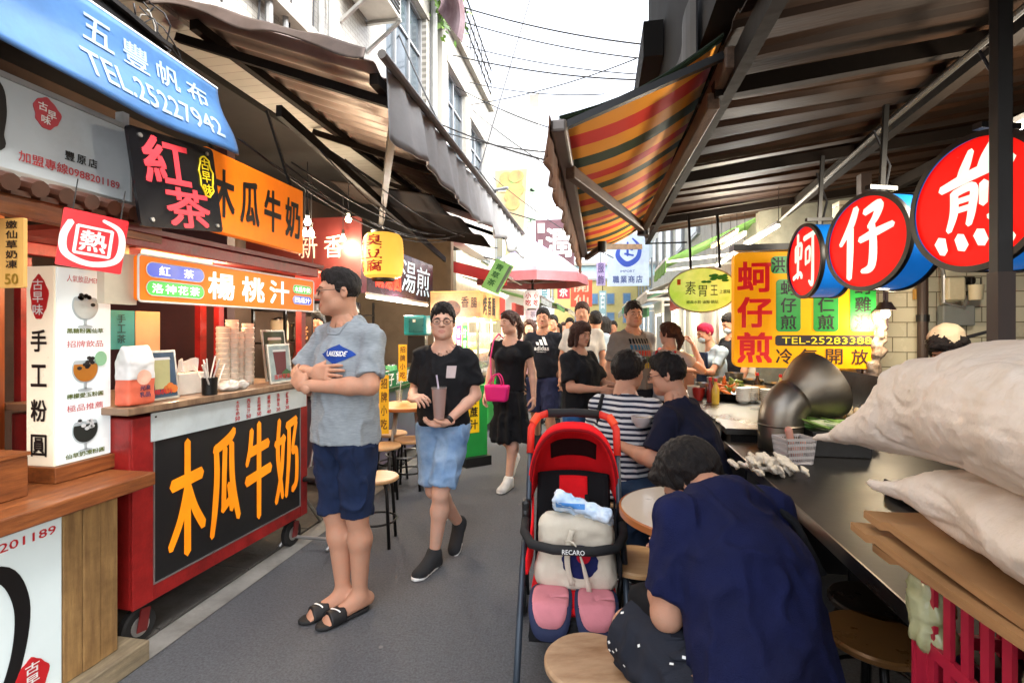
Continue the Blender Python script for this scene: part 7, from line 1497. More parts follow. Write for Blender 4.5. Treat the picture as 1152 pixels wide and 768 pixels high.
# ================================================================= the stroller
sr = thing('stroller', 'red and black baby stroller with open canopy facing the viewer', 'stroller')
RF = cloth('red_fabric', '#e8161f', var=.12); RFD = cloth('black_fabric', '#121214'); GREYM = mat('grey_tube', '#3d4650', rough=.4, metal=.4); ORG = mat('orange_grip', '#e8481c', rough=.6)
hp_ = [(-.20, .12, .86), (-.198, .16, .97), (-.17, .185, 1.02), (-.12, .195, 1.035), (0, .2, 1.04), (.12, .195, 1.035), (.17, .185, 1.02), (.198, .16, .97), (.20, .12, .86)]
[obj('handle', MB().tube(q, .017, 10), mat('red_foam', '#d83020', rough=.7), sr, True) for q in (hp_[:4], hp_[5:])]; obj('grip_pad', MB().tube(hp_[3:6], .020, 12), mat('black_foam', '#1a1a1b', rough=.8), sr, True)
for s in (-1, 1):
    obj('grip_end', MB().cyl((s * .192, .165, .99), (s * .165, .19, 1.027), .0195), ORG, sr); obj('side_pole', MB().tube([(s * .20, .12, .865), (s * .205, .09, .62), (s * .205, .06, .5)], .0125, 8), GREYM, sr, True)
    obj('front_leg', MB().tube([(s * .215, .10, .60), (s * .215, -.1, .40), (s * .205, -.44, .10)], .0135, 10), GREYM, sr, True); obj('rear_leg', MB().tube([(s * .215, .05, .62), (s * .225, .18, .35), (s * .235, .33, .10)], .0135, 10), mat('black_tube', '#17181a', rough=.4), sr, True)
    obj('joint', MB().box((s * .214, .08, .61), (.035, .07, .10)), BLACK, sr, bevel=.012); obj('side_panel', MB().sheet(lambda u, v: V(s * (.19 - .01 * math.sin(u * 3)), .16 - .34 * u, .44 + .22 * v * (1 - .7 * u)), 6, 5, .01), RF if s < 0 else RFD, sr, True)
    for x, y, r in ((.25, .33, .085), (.205, -.45, .07)):
        w_ = obj('wheel', MB().lathe([(r * .6, -.016), (r * .93, -.018), (r, -.010), (r, .010), (r * .93, .018), (r * .6, .016)], (s * x, y, r), X_, 28), RUBBER, sr, 'auto'); obj('rim', MB().lathe([(.004, -.019), (r * .62, -.017), (r * .62, .017), (.004, .019)], (s * x, y, r), X_, 24), mat('grey_rim', '#6d747a', rough=.4), w_, 'auto')
    obj('caster_fork', MB().bar((s * .205, -.43, .16), (s * .205, -.45, .05), .05, .02), BLACK, sr)
obj('rear_axle', MB().cyl((-.24, .33, .10), (.24, .33, .10), .012), BLACK, sr); obj('basket', MB().sheet(lambda u, v: V(-.18 + .36 * u, -.2 + .5 * v, .20 - .04 * math.sin(PI * u) * math.sin(PI * v)), 8, 8, .01), RFD, sr, True)
bk_ = lambda u, v: V(-.165 + .33 * u, .0 + .20 * v + .05 * math.sin(PI * u), .36 + .39 * v)
obj('backrest', MB().sheet(bk_, 12, 14, .03), RFD, sr, True); obj('back_insert', MB().sheet(lambda u, v: bk_(.30 + .40 * u, .66 + .30 * v) + V(0, -.022, 0), 8, 8, .012), RF, sr, True); obj('back_liner', MB().sheet(lambda u, v: bk_(.06 + .88 * u, .02 + .5 * v) + V(0, -.022, 0), 8, 8, .012), mat('pink_mesh', '#d08088', rough=.85, bump=.3, bs=300), sr, True)
obj('seat', MB().sheet(lambda u, v: V(-.17 + .34 * u, .03 - .325 * v, .355 + .015 * math.sin(PI * v)), 10, 10, .02), RF, sr, True); obj('footrest', MB().sheet(lambda u, v: V(-.165 + .33 * u, -.31 - .03 * v, .34 - .07 * v), 8, 8, .014), RFD, sr, True)
for s in (-1, 1):
    def lobe(u, v, s=s, k=1.0, o=0):
        a = u * 2 * PI; rr = v; x = .084 * math.copysign(abs(math.cos(a)) ** .6, math.cos(a)) * rr * k; y = .115 * math.copysign(abs(math.sin(a)) ** .6, math.sin(a)) * rr * k
        yy = -.25 + y; return V(s * .088 + x, yy, .383 + o - (max(0, -.305 - yy) * 1.6))
    obj('seat_liner', MB().sheet(lambda u, v: lobe(u, v, k=1.0), 32, 6, .012), mat('navy_piping', '#1d2748', rough=.8), sr, True); obj('seat_liner', MB().sheet(lambda u, v: lobe(u, v, k=.84, o=.007), 32, 6, .012), mat('pink_mesh', '#d08088'), sr, True)
def hood(u, v):
    ph = R(76 + 92 * v); th = PI * u; r = .36; c_ = math.sin(th) ** .8 if math.sin(th) > 0 else 0
    return V(-.20 * math.copysign(abs(math.cos(th)) ** .75, math.cos(th)), .12 - r * c_ * math.cos(ph) * .75, .63 + r * c_ * math.sin(ph) * 1.02 + .0)
obj('canopy', MB().sheet(hood, 36, 16, .022), RF, sr, True); obj('canopy_edge', MB().tube([hood(i / 40, 0) for i in range(41)], .007, 6), cloth('dark_red_trim', '#8c0a12'), sr, True); obj('canopy_window', MB().sheet(lambda u, v: hood(.35 + .30 * u, .80 - .20 * v) + V(0, -.016, -.010), 10, 6, .006), cloth('mesh_window', '#2a0a0c'), sr, True)
bp_ = [(-.215, .06, .575), (-.21, -.06, .565), (-.17, -.17, .56), (-.08, -.205, .558), (.08, -.205, .558), (.17, -.17, .56), (.21, -.06, .565), (.215, .06, .575)]
obj('bumper_bar', MB().tube(bp_, .019, 12), mat('black_foam', '#1a1a1b'), sr, True); obj('bumper_lettering', text(Pl((0, -.2255, .56), X_, V(0, .1, 1)), [('RECARO', 0, 0, .088, .018, .02)], .001), L_WHITE, sr)
obj('harness', MB().tube([(-.06, .05, .7), (-.05, -.04, .50)], .010, 6).tube([(.06, .05, .7), (.05, -.04, .50)], .010, 6), RFD, sr)
SP = at(645, 372, 2.18); place(sr, V(SP.x, SP.y, 0), R(3)); SO = V(SP.x, SP.y, 0)
tt = thing('tote_bag', 'cream canvas tote bag with navy and red round print sitting in the stroller', 'bag', SO + V(0, -.1, .39)); TC = cloth('cream_canvas', '#d6ccb8', var=.08)
tc_ = SO + V(.015, -.10, .39); s_ = Sd(); s_.box(tc_ + V(0, 0, .13), (.155, .065, .145), .04, k=.03); s_.rc(tc_ + V(-.10, 0, .04), tc_ + V(.10, 0, .04), .065, k=.05)
v_, q_ = s_.mesh(.006, 1, lambda v: .007 * vnoise(v, 16, 3) + .004 * vnoise(v, 35, 4)); obj('bag_body', (v_, q_), TC, tt, True); tb_ = BVHTree.FromPolygons(v_.tolist(), [tuple(x) for x in q_])
obj('print', decal(tb_, tc_ + V(.02, 0, .11), X_, Z_, V(0, -1, 0), poly2([(a * (1 + .04 * math.sin(i * 1.7)), b) for i, (a, b) in enumerate(ring(0, 0, .072, .066, 40))]), .003, 3), cloth('navy_print', '#1a2050'), tt); obj('print', decal(tb_, tc_ + V(.035, 0, .13), X_, Z_, V(0, -1, 0), poly2(ring(0, 0, .028, .026, 24)), .005, 2), cloth('red_print', '#c0182c'), tt)
for y in (-.075, .04): obj('strap', MB().sheet(lambda u, v, y=y: tc_ + V(-.03 + .09 * u + (v - .5) * .02 * math.cos(PI * u), y - .012 * math.sin(PI * u) - (.02 if y < 0 else 0), .20 - .20 * u + .07 * math.sin(PI * u)), 20, 2, .005), TC, tt, True)
obj('strap', MB().sheet(lambda u, v: tc_ + V(-.01 - .02 * math.sin(PI * u) + (v - .5) * .022, -.085 - .005 * math.sin(PI * u), .24 - .22 * u), 16, 2, .005), TC, tt, True)
wp_ = thing('wipes_pack', 'crumpled light blue and white wipes packet stuffed in the top of the tote bag', 'packet', tc_ + V(0, 0, .22)); s_ = Sd(); Rw = Euler((R(-38), R(14), R(-10))).to_matrix(); s_.box(tc_ + V(.03, .0, .29), (.125, .08, .03), .02, Rm=Rw, k=.02)
v_, q_ = s_.mesh(.005, 0, lambda v: .008 * vnoise(v, 40, 3) + .004 * vnoise(v, 90, 5)); obj('packet_body', (v_, q_), mat('pale_blue_wrapper', '#9fc3e6', rough=.25, ns=9, col2='#e4ecf2'), wp_, True); tbw = BVHTree.FromPolygons(v_.tolist(), [tuple(x) for x in q_]); obj('flap', decal(tbw, tc_ + V(.02, 0, .26), X_, Z_, V(0, -1, .3), poly2(ring(0, 0, .034, .02, 24)), .003, 2), L_WHITE, wp_); obj('stripe_print', decal(tbw, tc_ + V(-.02, 0, .31), X_, Z_, V(0, -1, .3), poly2([(-.06, -.01), (.06, -.01), (.06, .012), (-.06, .012)]), .003, 3), mat('sky_blue_print', '#3f86d0'), wp_)
# ================================================================= people
def gp(px, Z): p = at(px, 372, Z); return V(p.x, p.y, 0)
HEATHER = cloth('heather_grey', '#8f979c', ns=30, var=.14, stretch=(1, 1, 6)); NAVYC = cloth('navy_cotton', '#16233f', ns=14, var=.2); BLKC = cloth('black_cotton', '#17181b'); DENIM = cloth('washed_denim', '#5f86b4', ns=5, col2='#9fbddc'); CHAR = cloth('charcoal_cotton', '#1b1d24'); DNAVY = cloth('dark_navy_cotton', '#15182c')
# --- man in grey, arms crossed
m1 = human('man in grey T-shirt and navy shorts standing with crossed arms, looking aside', gp(388, 2.56), R(160), 1.755, 'm',
    J=dict(HL=(-.095, 0, .93), HR=(.085, 0, .93), P=(-.005, 0, .965), KR=(.045, .03, .50), AR=(.012, -.0, .085), TR=(.065, .155, .028), KL=(-.10, .01, .50), AL=(-.085, -.02, .085), TL=(-.045, .145, .028),
           C=(0, -.01, 1.25), N=(.005, -.02, 1.495), H=(.02, .02, 1.625), SR=(.178, -.02, 1.395), SL=(-.178, -.02, 1.395), ER=(.275, .06, 1.20), EL=(-.25, .07, 1.165), WR=(.03, .165, 1.225), WL=(.055, .205, 1.165)),
    yaw=-33, pitch=-3, hands={'R': ((-.9, -.05, .05), (.1, .95, .2), .25), 'L': ((.86, -.12, .45), (-.1, .95, .1), .3)}, res=.0085, fine=.0048, sk='a',
    top=dict(mat=HEATHER, sleeve=.82, hem=-.10, loose=.03, sl=.026, wr=.007, neck=.066, rib=HEATHER, res=.0085), bottom=dict(kind='shorts', mat=NAVYC, hem=1.0, loose=.012, wr=.007, flare=.002, res=.0075), shoes='slides', hair='crop', glasses=True, build=1.03)
j = m1['j']; fr, lat, sp = m1['fr'], m1['lat'], m1['sp']
O = j['C'] + sp * .06 - lat * .07
obj('shirt_print', decal(m1['tb'], O, lat * -1, sp, fr, poly2([(-.088, 0), (0, -.05), (.088, 0), (0, .05)]), .003, 4), cloth('navy_print_b', '#1f3f8c'), m1['root']); obj('shirt_lettering', decal(m1['tb'], O, lat * -1, sp, fr, flat2([('LAKESIDE', .006, .004, .085, .024, .03)]), .010, 3), L_WHITE, m1['root'])
for bt, c0, fdh, sd, up in m1['straps']:
    obj('strap_emblem', decal(bt, Vector(c0), Vector(sd) * -1, Vector(fdh) * -1, Vector(up), (lambda m: ([(p[0], p[1]) for p in m.v], m.f))(brush(F2, [[(-.026, .004, .004), (-.014, -.010, .010), (.004, -.004, .008), (.032, .012, .0015)]], 1, 1, 0)), .003), L_WHITE, m1['root'])
m1['place']()
# --- boy with cup
by = human('boy in black T-shirt and denim shorts walking with a drink in both hands', gp(499, 3.08), R(176), 1.59, 'm',
    J=dict(KL=(-.02, .10, .455), AL=(.03, .07, .09), TL=(.06, .215, .028), KR=(.065, .0, .44), AR=(-.015, -.24, .15), TR=(-.02, -.13, .04), ER=(.205, -.02, 1.035), WR=(.115, .19, 1.035), EL=(-.20, -.03, 1.035), WL=(-.09, .18, .90)),
    yaw=18, hands={'R': ((-.75, .55, .1), (.3, .3, .9), .55), 'L': ((.75, .6, -.05), (.1, -.2, -1), .35)}, res=.010, fine=.0055, sk='b',
    top=dict(mat=BLKC, sleeve=.72, hem=-.02, loose=.034, sl=.034, wr=.007, neck=.082), bottom=dict(kind='shorts', mat=DENIM, hem=.88, loose=.020, wr=.007, flare=.012), shoes=(cloth('grey_knit_shoe', '#2b2c2e'), M_SOLEW), hair='short', glasses=True, build=.92)
obj('pocket_patch', decal(by['tb'], by['j']['C'] + by['sp'] * .035 - by['lat'] * .085, by['lat'] * -1, by['sp'], by['fr'], poly2([(-.024, -.036), (.024, -.036), (.024, .036), (-.024, .036)]), .003, 3), cloth('pale_patch', '#9fb3bd'), by['root'])
wq = by['j']['WL']; obj('wrist_watch', MB().lathe([(.030, -.012), (.033, -.010), (.033, .010), (.030, .012)], V(*wq) - V(*(wq - by['j']['EL'])).normalized() * .02, V(*(wq - by['j']['EL'])), 20), BLACK, by['root'], 'auto')
by['place'](); cq = gp(494, 2.84); cq.z = CAMZ + (HOR - 471) / FPX * 2.84
cu2 = thing('drink_cup', 'tall clear cup of pale brown milk tea with straw held by the boy', 'cup', cq); obj('cup', MB().lathe([(.029, 0), (.043, .175), (.041, .175), (.027, .003), (.001, .003)], cq, n=24), mat('milk_tea_cup', '#9a8078', rough=.2, var=.04), cu2, 'auto'); obj('lid', MB().lathe([(.045, .174), (.045, .182), (.001, .184)], cq, n=24), GLASS, cu2, 'auto'); obj('straw', MB().cyl(cq + V(0, 0, .15), cq + V(-.012, -.01, .25), .005, n=8), mat('straw_lilac', '#c8bccf', rough=.4), cu2)
# --- woman in black with pink bag
wm = human('woman in a black midi dress walking with a pink handbag on her hip', gp(574, 4.65), R(168), 1.61, 'f',
    J=dict(KL=(-.06, .07, .47), AL=(-.04, .13, .09), TL=(-.03, .27, .03), KR=(.08, -.02, .45), AR=(.07, -.30, .17), TR=(.08, -.19, .05), WR=(.235, .03, .83), WL=(-.24, .02, .82)), yaw=-32, res=.013, fine=.007, sk='b',
    top=dict(mat=BLKC, name='dress_top', sleeve=.45, hem=-.02, loose=.012, sl=.028, wr=.004, neck=.085), bottom=dict(kind='skirt', mat=BLKC, hem=.42, wr=.010), shoes=(cloth('white_canvas', '#c9c9c6'), M_SOLEW), hair='pony', hairmat=M_HAIRB)
wm['place'](); WG = lambda x, y, z: wm['root'].matrix_basis @ V(x, y, z)
bpy.context.view_layer.update()
hb = thing('handbag', 'bright pink handbag with top handles hanging at the woman in black', 'handbag', WG(.02, .22, .80)); PK = mat('pink_leather', '#e0207a', rough=.35, var=.05); s_ = Sd(); s_.box((0, 0, 0), (.105, .045, .075), .02, k=.01); v_, q_ = s_.mesh(.007, 1); Mb = Matrix.Translation(WG(.03, .235, .875)) @ Matrix.Rotation(R(172), 4, 'Z')
v_ = v_ * (1 + v_[:, 2:3] * 1.4 * A3((1, 0, 0))); obj('bag_body', xf((v_, q_), Mb), PK, hb, True)
for y in (-.03, .03): obj('handle', MB().tube([Mb @ V(.05 * math.cos(t), y, .07 + .10 * math.sin(t)) for t in np.linspace(0, PI, 12)], .006, 6), PK, hb, True)
obj('shoulder_strap', MB().tube([Mb @ V(.105, 0, .05), WG(.11, .19, 1.0), WG(.13, .155, 1.2), WG(.125, .10, 1.34), WG(.11, .02, 1.40), WG(.10, -.07, 1.36)], .007, 6), PK, hb, True)
# --- man with printed black shirt
ad = human('young man in black printed T-shirt and navy shorts walking behind the woman', gp(611, 5.9), R(178), 1.69, 'm', J=dict(KL=(-.10, .10, .47), AL=(-.1, .10, .1), TL=(-.11, .24, .03), KR=(.1, -.02, .46), AR=(.1, -.22, .14), TR=(.11, -.09, .04)), res=.014, fine=.008, sk='a', top=dict(mat=CHAR, sleeve=.75, hem=-.06, loose=.03, sl=.03), bottom=dict(kind='shorts', mat=cloth('slate_navy', '#2a2f4c'), hem=.95, loose=.035), shoes=(BLKC, M_SOLEW), hair='short')
O = ad['j']['C'] + ad['sp'] * .06; bars = poly2(*[[(x - .02, -.02), (x + .012, -.02), (x + .012 - h * .45, -.02 + h), (x - .02 - h * .45, -.02 + h)] for x, h in ((-.035, .035), (.012, .065), (.06, .095))])
obj('shirt_print', decal(ad['tb'], O, ad['lat'] * -1, ad['sp'], ad['fr'], bars, .005, 3), L_WHITE, ad['root']); obj('shirt_lettering', decal(ad['tb'], O - ad['sp'] * .055, ad['lat'] * -1, ad['sp'], ad['fr'], flat2([('adidas', 0, 0, .17, .05, .03), ('ORIGINALS', 0, -.042, .11, .012, .02)]), .006), L_WHITE, ad['root']); ad['place']()
# --- older woman in black facing aside
ow1 = human('woman with a short dark bob in a black T-shirt, reaching forward in the crowd', gp(652, 4.1), R(-128), 1.50, 'f', J=dict(WR=(.10, .30, .98), ER=(.20, .08, .98), WL=(-.06, .32, 1.0), EL=(-.20, .10, .98)), yaw=-6, pitch=-8, res=.013, fine=.0075, sk='a', top=dict(mat=BLKC, sleeve=.8, hem=-.08, loose=.035, sl=.03, belly=True), bottom=dict(kind='jeans', mat=cloth('blue_denim', '#2f5a8c'), hem=1.95, loose=.02), shoes=(BLKC, M_SOLEW), hair='bob', hairmat=M_HAIRB, build=1.12); ow1['place']()
# --- man in taupe printed shirt
tp_ = human('tall man in taupe T-shirt with rainbow print standing by the stalls', gp(712, 4.6), R(-150), 1.69, 'm', yaw=-18, res=.013, fine=.0075, sk='a', top=dict(mat=cloth('taupe_cotton', '#77706a'), sleeve=.8, hem=-.04, loose=.04, sl=.035), bottom=dict(kind='trousers', mat=CHAR, hem=1.95, loose=.025), shoes=(BLKC, M_SOLEW), hair='short', build=1.1)
for r_, c in enumerate(('#14161c', '#2a5a78', '#b0382c', '#3c6a3a', '#b9a02c')):
    m = [[(-.10 + k * .030, .10 - r_ * .055), (-.085 + k * .030, .10 - r_ * .055), (-.0825 + k * .030, .142 - r_ * .055), (-.0925 + k * .030, .150 - r_ * .055), (-.1025 + k * .030, .142 - r_ * .055)] for k in range(7)]
    obj('shirt_print', decal(tp_['tb'], tp_['j']['C'] - tp_['sp'] * .01, tp_['lat'] * -1, tp_['sp'], tp_['fr'], poly2(*m), .004, 1), cloth('print' + c, c), tp_['root'])
tp_['place']()
# --- seated diners
STRIPE = band_mat('striped_jersey', [(0, '#c9c9c9'), (.52, '#141c33')], 2, 1 / .030, .85, var=.1)
def seated(dx=0, lean=.10, kn=.14, z=.52): return dict(P=(0, 0, z), C=(dx * .5, lean * .6, z + .30), N=(dx, lean + .02, z + .515), H=(dx, lean + .07, z + .655), SR=(.175 + dx, lean, z + .445), SL=(-.170 + dx, lean, z + .445), HR=(.09, .02, z - .02), HL=(-.09, .02, z - .02), KR=(kn, .42, z - .01), KL=(-kn, .42, z - .01), AR=(kn, .36, .09), AL=(-kn, .36, .09), TR=(kn + .02, .50, .03), TL=(-kn - .02, .50, .03))
Jd = seated(0, .09); Jd.update(ER=(.23, .20, .77), WR=(.13, .40, .86), EL=(-.24, .16, .75), WL=(-.10, .38, .80))
d1 = human('seated diner in navy and white striped T-shirt seen from behind', gp(697, 2.95), R(-22), 1.70, 'm', J=Jd, yaw=-20, pitch=-10, res=.010, fine=.007, sk='a', hands={'R': ((-.2, .9, .3), (.9, .2, .2), .6)}, top=dict(mat=STRIPE, sleeve=.85, hem=-.07, loose=.028, sl=.028, wr=.005), bottom=dict(kind='trousers', mat=BLKC, hem=1.9, loose=.02), shoes=(BLKC, M_SOLEW), hair='mop'); 
obj('bag_strap', MB().tube([Vector(d1['j']['SL']) + V(.045, -.10, -.16), Vector(d1['j']['SL']) + V(.04, -.105, -.03), Vector(d1['j']['SL']) + V(.04, -.03, .065), Vector(d1['j']['SL']) + V(.05, .07, .02)], .013, 6), BLKC, d1['root'], True); d1['place']()
make1 = stool_at(697, 553, 'wooden stool under the seated diner in the striped T-shirt'); make1.location = gp(697, 2.95)
fb = thing('food_bowl', 'small bowl with a brown rim held up by the striped diner', 'bowl', at(722, 478, 2.80)); bq_ = at(722, 480, 2.80); obj('bowl_body', MB().lathe([(.03, 0), (.055, .035), (.06, .06), (.056, .06), (.03, .006), (.001, .006)], bq_, n=24), mat('white_plastic', '#b9b2ae'), fb, 'auto'); obj('soup', MB().lathe([(.055, .048), (.001, .05)], bq_, n=20), mat('soup', '#b3904a'), fb)
dc = thing('drink_cup', 'clear cup of orange iced tea on the diners\' round table', 'cup', at(733, 482, 3.1)); bq_ = V(at(733, 482, 3.1).x, at(733, 482, 3.1).y, .752); obj('cup', MB().lathe([(.034, 0), (.048, .12), (.001, .12)], bq_, n=20), mat('iced_tea', '#c07a4a', rough=.15), dc, 'auto'); obj('dome_lid', MB().lathe([(.05, .121), (.046, .15), (.02, .165), (.001, .166)], bq_, n=20), GLASS, dc, True); obj('straw', MB().cyl(bq_ + V(-.01, 0, .1), bq_ + V(-.03, 0, .23), .005), mat('green_straw', '#2f5a3a'), dc)
for i, (px, py) in enumerate(((745, 494), (762, 497))): bowl('bowl', ['white noodle bowl on the diners\' round table beside the iced tea', 'white noodle bowl on the diners\' round table in front of the man in glasses'][i], onZ(px, py, .752), .07, .05, mat('white_plastic', '#b9b2ae'), fill=mat('soup', '#b3904a'))
Jd = seated(0, .16); Jd.update(ER=(.22, .24, .75), WR=(.12, .44, .80), EL=(-.25, .22, .74), WL=(-.16, .44, .77))
d2 = human('seated diner in glasses and a dark shirt, facing the table in profile', gp(797, 2.72), R(62), 1.68, 'm', J=Jd, yaw=12, pitch=-12, res=.010, fine=.006, sk='a', top=dict(mat=DNAVY, sleeve=.8, hem=-.06, loose=.03, sl=.03, wr=.006), bottom=dict(kind='jeans', mat=cloth('dark_denim', '#22344c'), hem=1.9, loose=.02), shoes=(BLKC, M_SOLEW), hair='short', glasses=True, build=1.08); d2['place']()
make2 = stool_at(787, 560, 'dark stool under the seated diner in glasses', st3); make2.location = gp(797, 2.72)
# --- man in navy from behind, bent forward
GRAD = cloth('navy_royal_cotton', '#0d1130', ns=2.2, col2='#111a48', var=.2)
SH = cloth('dark_printed_shorts', '#23262f')
RT = R(30)
Jf = dict(P=(0, 0, .53), C=(.055, .12, .775), N=(.105, .28, .955), H=(.12, .41, .935), SR=(.265, .23, .885), SL=(-.075, .235, .90), HR=(.09, .02, .50), HL=(-.09, .02, .50), KR=(.20, .40, .50), KL=(-.15, .36, .53), AR=(.2, .42, .09), AL=(-.13, .50, .09), TR=(.22, .56, .03), TL=(-.15, .64, .03), ER=(.33, .20, .65), WR=(.15, .44, .68), EL=(-.14, .20, .655), WL=(-.0, .43, .68))
fm = human('man in a navy T-shirt seen from behind, bent over at the round table', gp(862, 1.22), RT, 1.74, 'm', J=Jf, yaw=18, pitch=-52, res=.0085, fine=.006, sk='a', top=dict(mat=GRAD, sleeve=.80, hem=-.16, loose=.035, sl=.028, wr=.006, res=.0075), bottom=dict(kind='shorts', mat=SH, hem=.98, loose=.03, wr=.007), shoes=(BLKC, M_SOLEW), hair='mop', build=1.02)
sp_ = MB(); rg = random.Random(4)
for _ in range(26):
    a = rg.uniform(0, 1); k = fm['j']['HL'] * (1 - a) + fm['j']['KL'] * a; ang = rg.uniform(-1.2, 2.2); d = V(-math.sin(ang) * .8, -.1, math.cos(ang)).normalized()
    h = fm['bb'].ray_cast(Vector(k) + d * .3, -d, .4)
    if h[0]: u_ = h[1].orthogonal().normalized() * .0035; w_ = h[1].cross(u_.normalized()) * .005; p = h[0] + h[1] * .0015; sp_.add([p - u_ - w_, p + u_ - w_, p + u_ + w_, p - u_ + w_], [(0, 1, 2, 3)])
obj('shorts_print', sp_, L_WHITE, fm['root']); obj('bag_strap', MB().tube([V(.15, .30, .975), V(.20, .23, .955), V(.27, .15, .87), V(.28, .07, .75)], .012, 8), BLKC, fm['root'], True); fm['place']()
make3 = stool_at(862, 770, 'wooden stool hidden under the man in navy'); make3.location = gp(862, 1.24)
MF = Matrix.Translation(gp(862, 1.22)) @ Matrix.Rotation(RT, 4, 'Z'); s_ = Sd(); s_.box(MF @ V(-.05, .30, .61), (.11, .08, .055), .03, Rm=Matrix.Rotation(RT, 3, 'Z'), k=.02); wbg = thing('waist_bag', 'black waist bag in the lap of the man in navy', 'bag', MF @ V(-.05, .3, .6)); obj('bag_body', s_.mesh(.008, 1, lambda v: .006 * vnoise(v, 25, 3)), RFD, wbg, True); obj('zip', MB().tube([MF @ V(-.12, .22, .655), MF @ V(.02, .22, .655)], .003, 5), ALU, wbg)
# --- vendors and shoppers by the stalls
g1 = human('girl in white top with red straps raising a hand to her face', gp(752, 4.5), R(-30), 1.50, 'f', J=dict(ER=(.27, .10, 1.08), WR=(.16, .17, 1.30), EL=(-.24, .02, 1.0), WL=(-.30, .2, .96)), yaw=80, res=.014, fine=.008, sk='b', top=dict(mat=cloth('white_jersey', '#b9b0ae'), sleeve=.5, hem=-.02, loose=.02), bottom=dict(kind='trousers', mat=BLKC, hem=1.9), shoes=(BLKC, M_SOLEW), hair='pony', hairmat=M_HAIRB); 
obj('apron_strap', MB().tube([(-.07, -.12, 1.0), (-.08, -.11, 1.15), (-.085, -.06, 1.245), (-.08, .06, 1.2)], .011, 6).tube([(.07, -.12, 1.0), (.08, -.11, 1.15), (.085, -.06, 1.245), (.08, .06, 1.2)], .011, 6), cloth('red_strap', '#b81c2c'), g1['root'], True); g1['place']()
v1 = human('vendor in a crimson headscarf and face mask leaning over the second stall', gp(806, 5.35), R(100), 1.52, 'f', J=dict(ER=(.22, .14, 1.0), WR=(.10, .36, 1.02), EL=(-.22, .14, 1.0), WL=(-.12, .38, 1.02), N=(0, .06, 1.27), H=(0, .12, 1.40), C=(0, .02, 1.08)), pitch=-18, yaw=10, res=.014, fine=.008, sk='a', top=dict(mat=cloth('pale_blue_jersey', '#9fb0bb'), sleeve=.7, hem=-.02, loose=.025), bottom=dict(kind='trousers', mat=BLKC, hem=1.9), shoes=(BLKC, M_SOLEW), hair='cap', hairmat=cloth('crimson_scarf', '#a01c3c'), mask=mat('mask_paper', '#a9bcc6', rough=.8)); obj('apron', MB().sheet(lambda u, v: V(-.15 + .3 * u, .165 - .02 * abs(u - .5), .75 + .45 * v), 6, 6, .01), NAVYC, v1['root'], True); v1['place']()
v2 = human('vendor with black hair, face mask and dark apron behind the one in the headscarf', gp(823, 5.7), R(110), 1.62, 'm', J=dict(ER=(.22, .12, 1.0), WR=(.12, .34, .95)), pitch=-22, res=.014, fine=.008, sk='a', top=dict(mat=CHAR, sleeve=.7, hem=-.02, loose=.03), bottom=dict(kind='trousers', mat=BLKC, hem=1.9), shoes=(BLKC, M_SOLEW), hair='short', mask=mat('mask_paper', '#a9bcc6')); v2['place']()
ck = human('cook with a beige headscarf bowed behind the white sacks', gp(1092, 2.75), R(120), 1.50, 'f', J=dict(N=(0, .10, 1.22), H=(0, .2, 1.335), C=(0, .03, 1.05)), pitch=-40, res=.014, fine=.008, sk='a', top=dict(mat=BLKC, sleeve=.8, hem=-.02, loose=.03), bottom=dict(kind='trousers', mat=BLKC, hem=1.9), shoes=(BLKC, M_SOLEW), hair='bob'); s_ = Sd(); s_.ell((0, -.03, .06), (.095, .115, .09), k=.02, planes=[((0, .05, .05), A3(Vector((0, .5, -.8)).normalized()))]); s_.rc((0, -.10, .0), (0, -.14, -.06), .04, .02, k=.04); obj('headscarf', xf(s_.mesh(.008, 1, lambda v: .005 * vnoise(v, 30, 2)), ck['Hm']), cloth('beige_scarf', '#c4b496'), ck['root'], True); ck['place']()
nv = human('noodle vendor with black hair behind the drink cart sign', gp(357, 5.0), R(200), 1.60, 'm', res=.016, fine=.009, sk='a', top=dict(mat=cloth('brick_cotton', '#8a3c2c'), sleeve=.7, hem=-.02, loose=.03), bottom=dict(kind='trousers', mat=BLKC, hem=1.9), shoes=(BLKC, M_SOLEW), hair='short'); nv['place']()
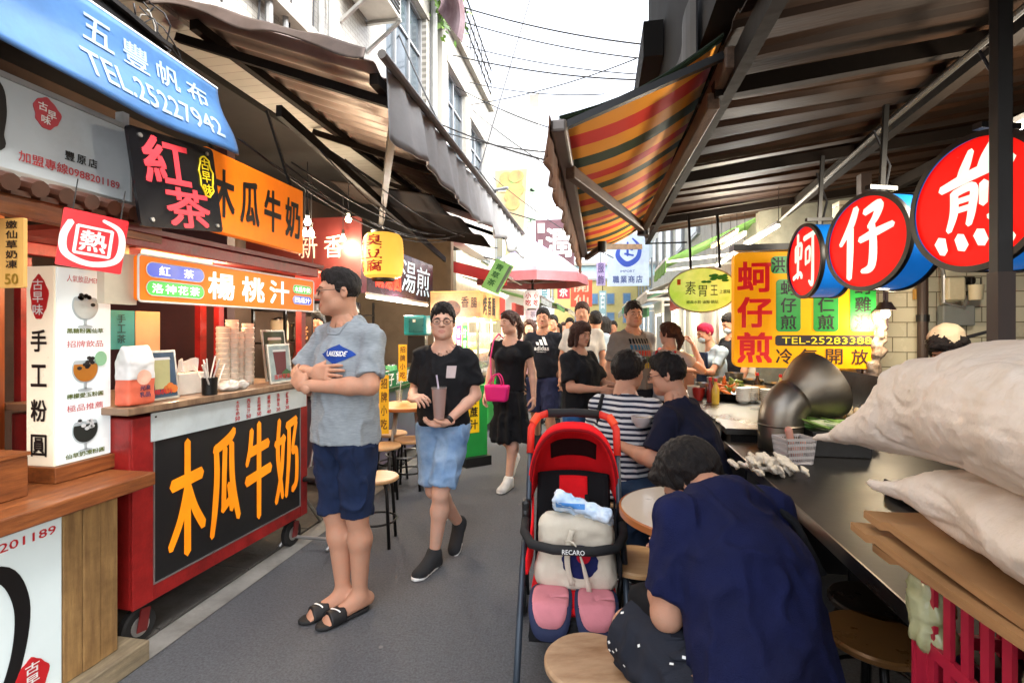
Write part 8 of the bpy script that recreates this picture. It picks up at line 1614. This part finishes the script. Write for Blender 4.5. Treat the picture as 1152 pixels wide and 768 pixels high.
# --- the crowd further up the alley
crowd = [(622, 7.6, 172, 1.66, 'm', BLKC, 'man in plain black T-shirt just behind the one with the printed shirt', 'short', CHAR, 'a'), (655, 5.6, 176, 1.74, 'm', cloth('off_white_cotton', '#b9b4ac'), 'tall man in off white shirt behind the woman with the bob', 'short', CHAR, 'a'), (670, 6.1, 5, 1.66, 'm', cloth('pale_blue_cotton', '#a9bccb'), 'person in pale blue shirt walking away with a sling bag', 'short', BLKC, 'a'),
         (680, 6.9, -8, 1.62, 'f', cloth('lilac_cotton', '#a9a4c4'), 'person in lilac shirt walking away in the crowd', 'bob', CHAR, 'a'), (596, 6.9, 178, 1.58, 'f', cloth('dusty_pink_cotton', '#b08c94'), 'woman in dusty pink half hidden behind the one in the black dress', 'long', CHAR, 'b'), (641, 8.6, 180, 1.64, 'm', CHAR, 'man in charcoal under the white banner far in the crowd', 'short', CHAR, 'a'), (690, 9.2, 170, 1.6, 'm', cloth('cobalt_cotton', '#2438a0'), 'person in cobalt blue shirt by the right row of stalls', 'short', CHAR, 'c'),
         (634, 11.5, 186, 1.62, 'f', cloth('rose_cotton', '#a04858'), 'woman in rose top far up the alley', 'long', CHAR, 'b'), (660, 12.5, 10, 1.66, 'm', cloth('cream_cotton', '#c0b8a0'), 'man in cream shirt walking away far up the alley', 'short', NAVYC, 'a'), (646, 15, 176, 1.6, 'f', cloth('teal_cotton', '#2c6a6c'), 'woman in teal far up the alley', 'bob', BLKC, 'b'), (668, 16, 180, 1.7, 'm', cloth('orange_cotton', '#c0642c'), 'man in orange far up the alley', 'short', BLKC, 'a'), (627, 9.8, 172, 1.58, 'f', cloth('mustard_cotton', '#a8842c'), 'woman in mustard top behind the men in black', 'bob', CHAR, 'b'), (664, 8.0, 182, 1.6, 'f', cloth('white_blouse', '#c4c2be'), 'woman in white blouse in the middle of the crowd', 'long', NAVYC, 'b'), (684, 11.0, 8, 1.64, 'm', cloth('brick_red_cotton', '#8c2c22'), 'man in brick red shirt walking away along the right stalls', 'short', CHAR, 'c'), (640, 13.2, 176, 1.66, 'm', cloth('sky_blue_cotton', '#6f9cc0'), 'man in sky blue shirt far up the alley', 'short', NAVYC, 'a'), (672, 21, 5, 1.6, 'f', cloth('plum_cotton', '#5a2c50'), 'woman in plum walking away far up the alley', 'long', BLKC, 'b'), (652, 19, 170, 1.66, 'm', cloth('stone_cotton', '#8a8a88'), 'man in stone grey farthest up the alley', 'short', BLKC, 'a')]
for i, (px, Z, a, H, g_, c, lab, hr, pt, sk_) in enumerate(crowd):
    ph = rg.choice((-1, 1)); k = dict(KL=(-.1, .06 * ph, .47), KR=(.1, -.04 * ph, .47), AL=(-.1, .14 * ph, .10), TL=(-.11, .14 * ph + .15, .03), AR=(.1, -.16 * ph, .10), TR=(.11, -.16 * ph + .15, .03))
    h_ = human(lab, gp(px, Z), R(a), H, g_, J=k, res=.018 if Z < 8 else .024, fine=.010 if Z < 8 else .014, sk=sk_, top=dict(mat=c, sleeve=.7, hem=-.05, loose=.03), bottom=dict(kind='trousers', mat=pt, hem=1.9, loose=.022), shoes=(BLKC, M_SOLEW), hair=hr, hairmat=M_HAIRB if i % 3 == 1 else M_HAIR, group='people walking in the alley'); h_['place']()
# small litter and marks on the road
m = MB()
for _ in range(26):
    x, y = rg.uniform(-1.7, .6), rg.uniform(1.2, 9); r = rg.uniform(.006, .016); m.add([(x + r * math.cos(t) * rg.uniform(.6, 1.2), y + r * math.sin(t), .003) for t in np.arange(7) * 2 * PI / 7], [tuple(range(7))])
o = obj('litter', m, mat('pale_spot', '#6d6c6a', rough=.9)); o['kind'] = 'stuff'
bpy.data.objects.remove(_fo)
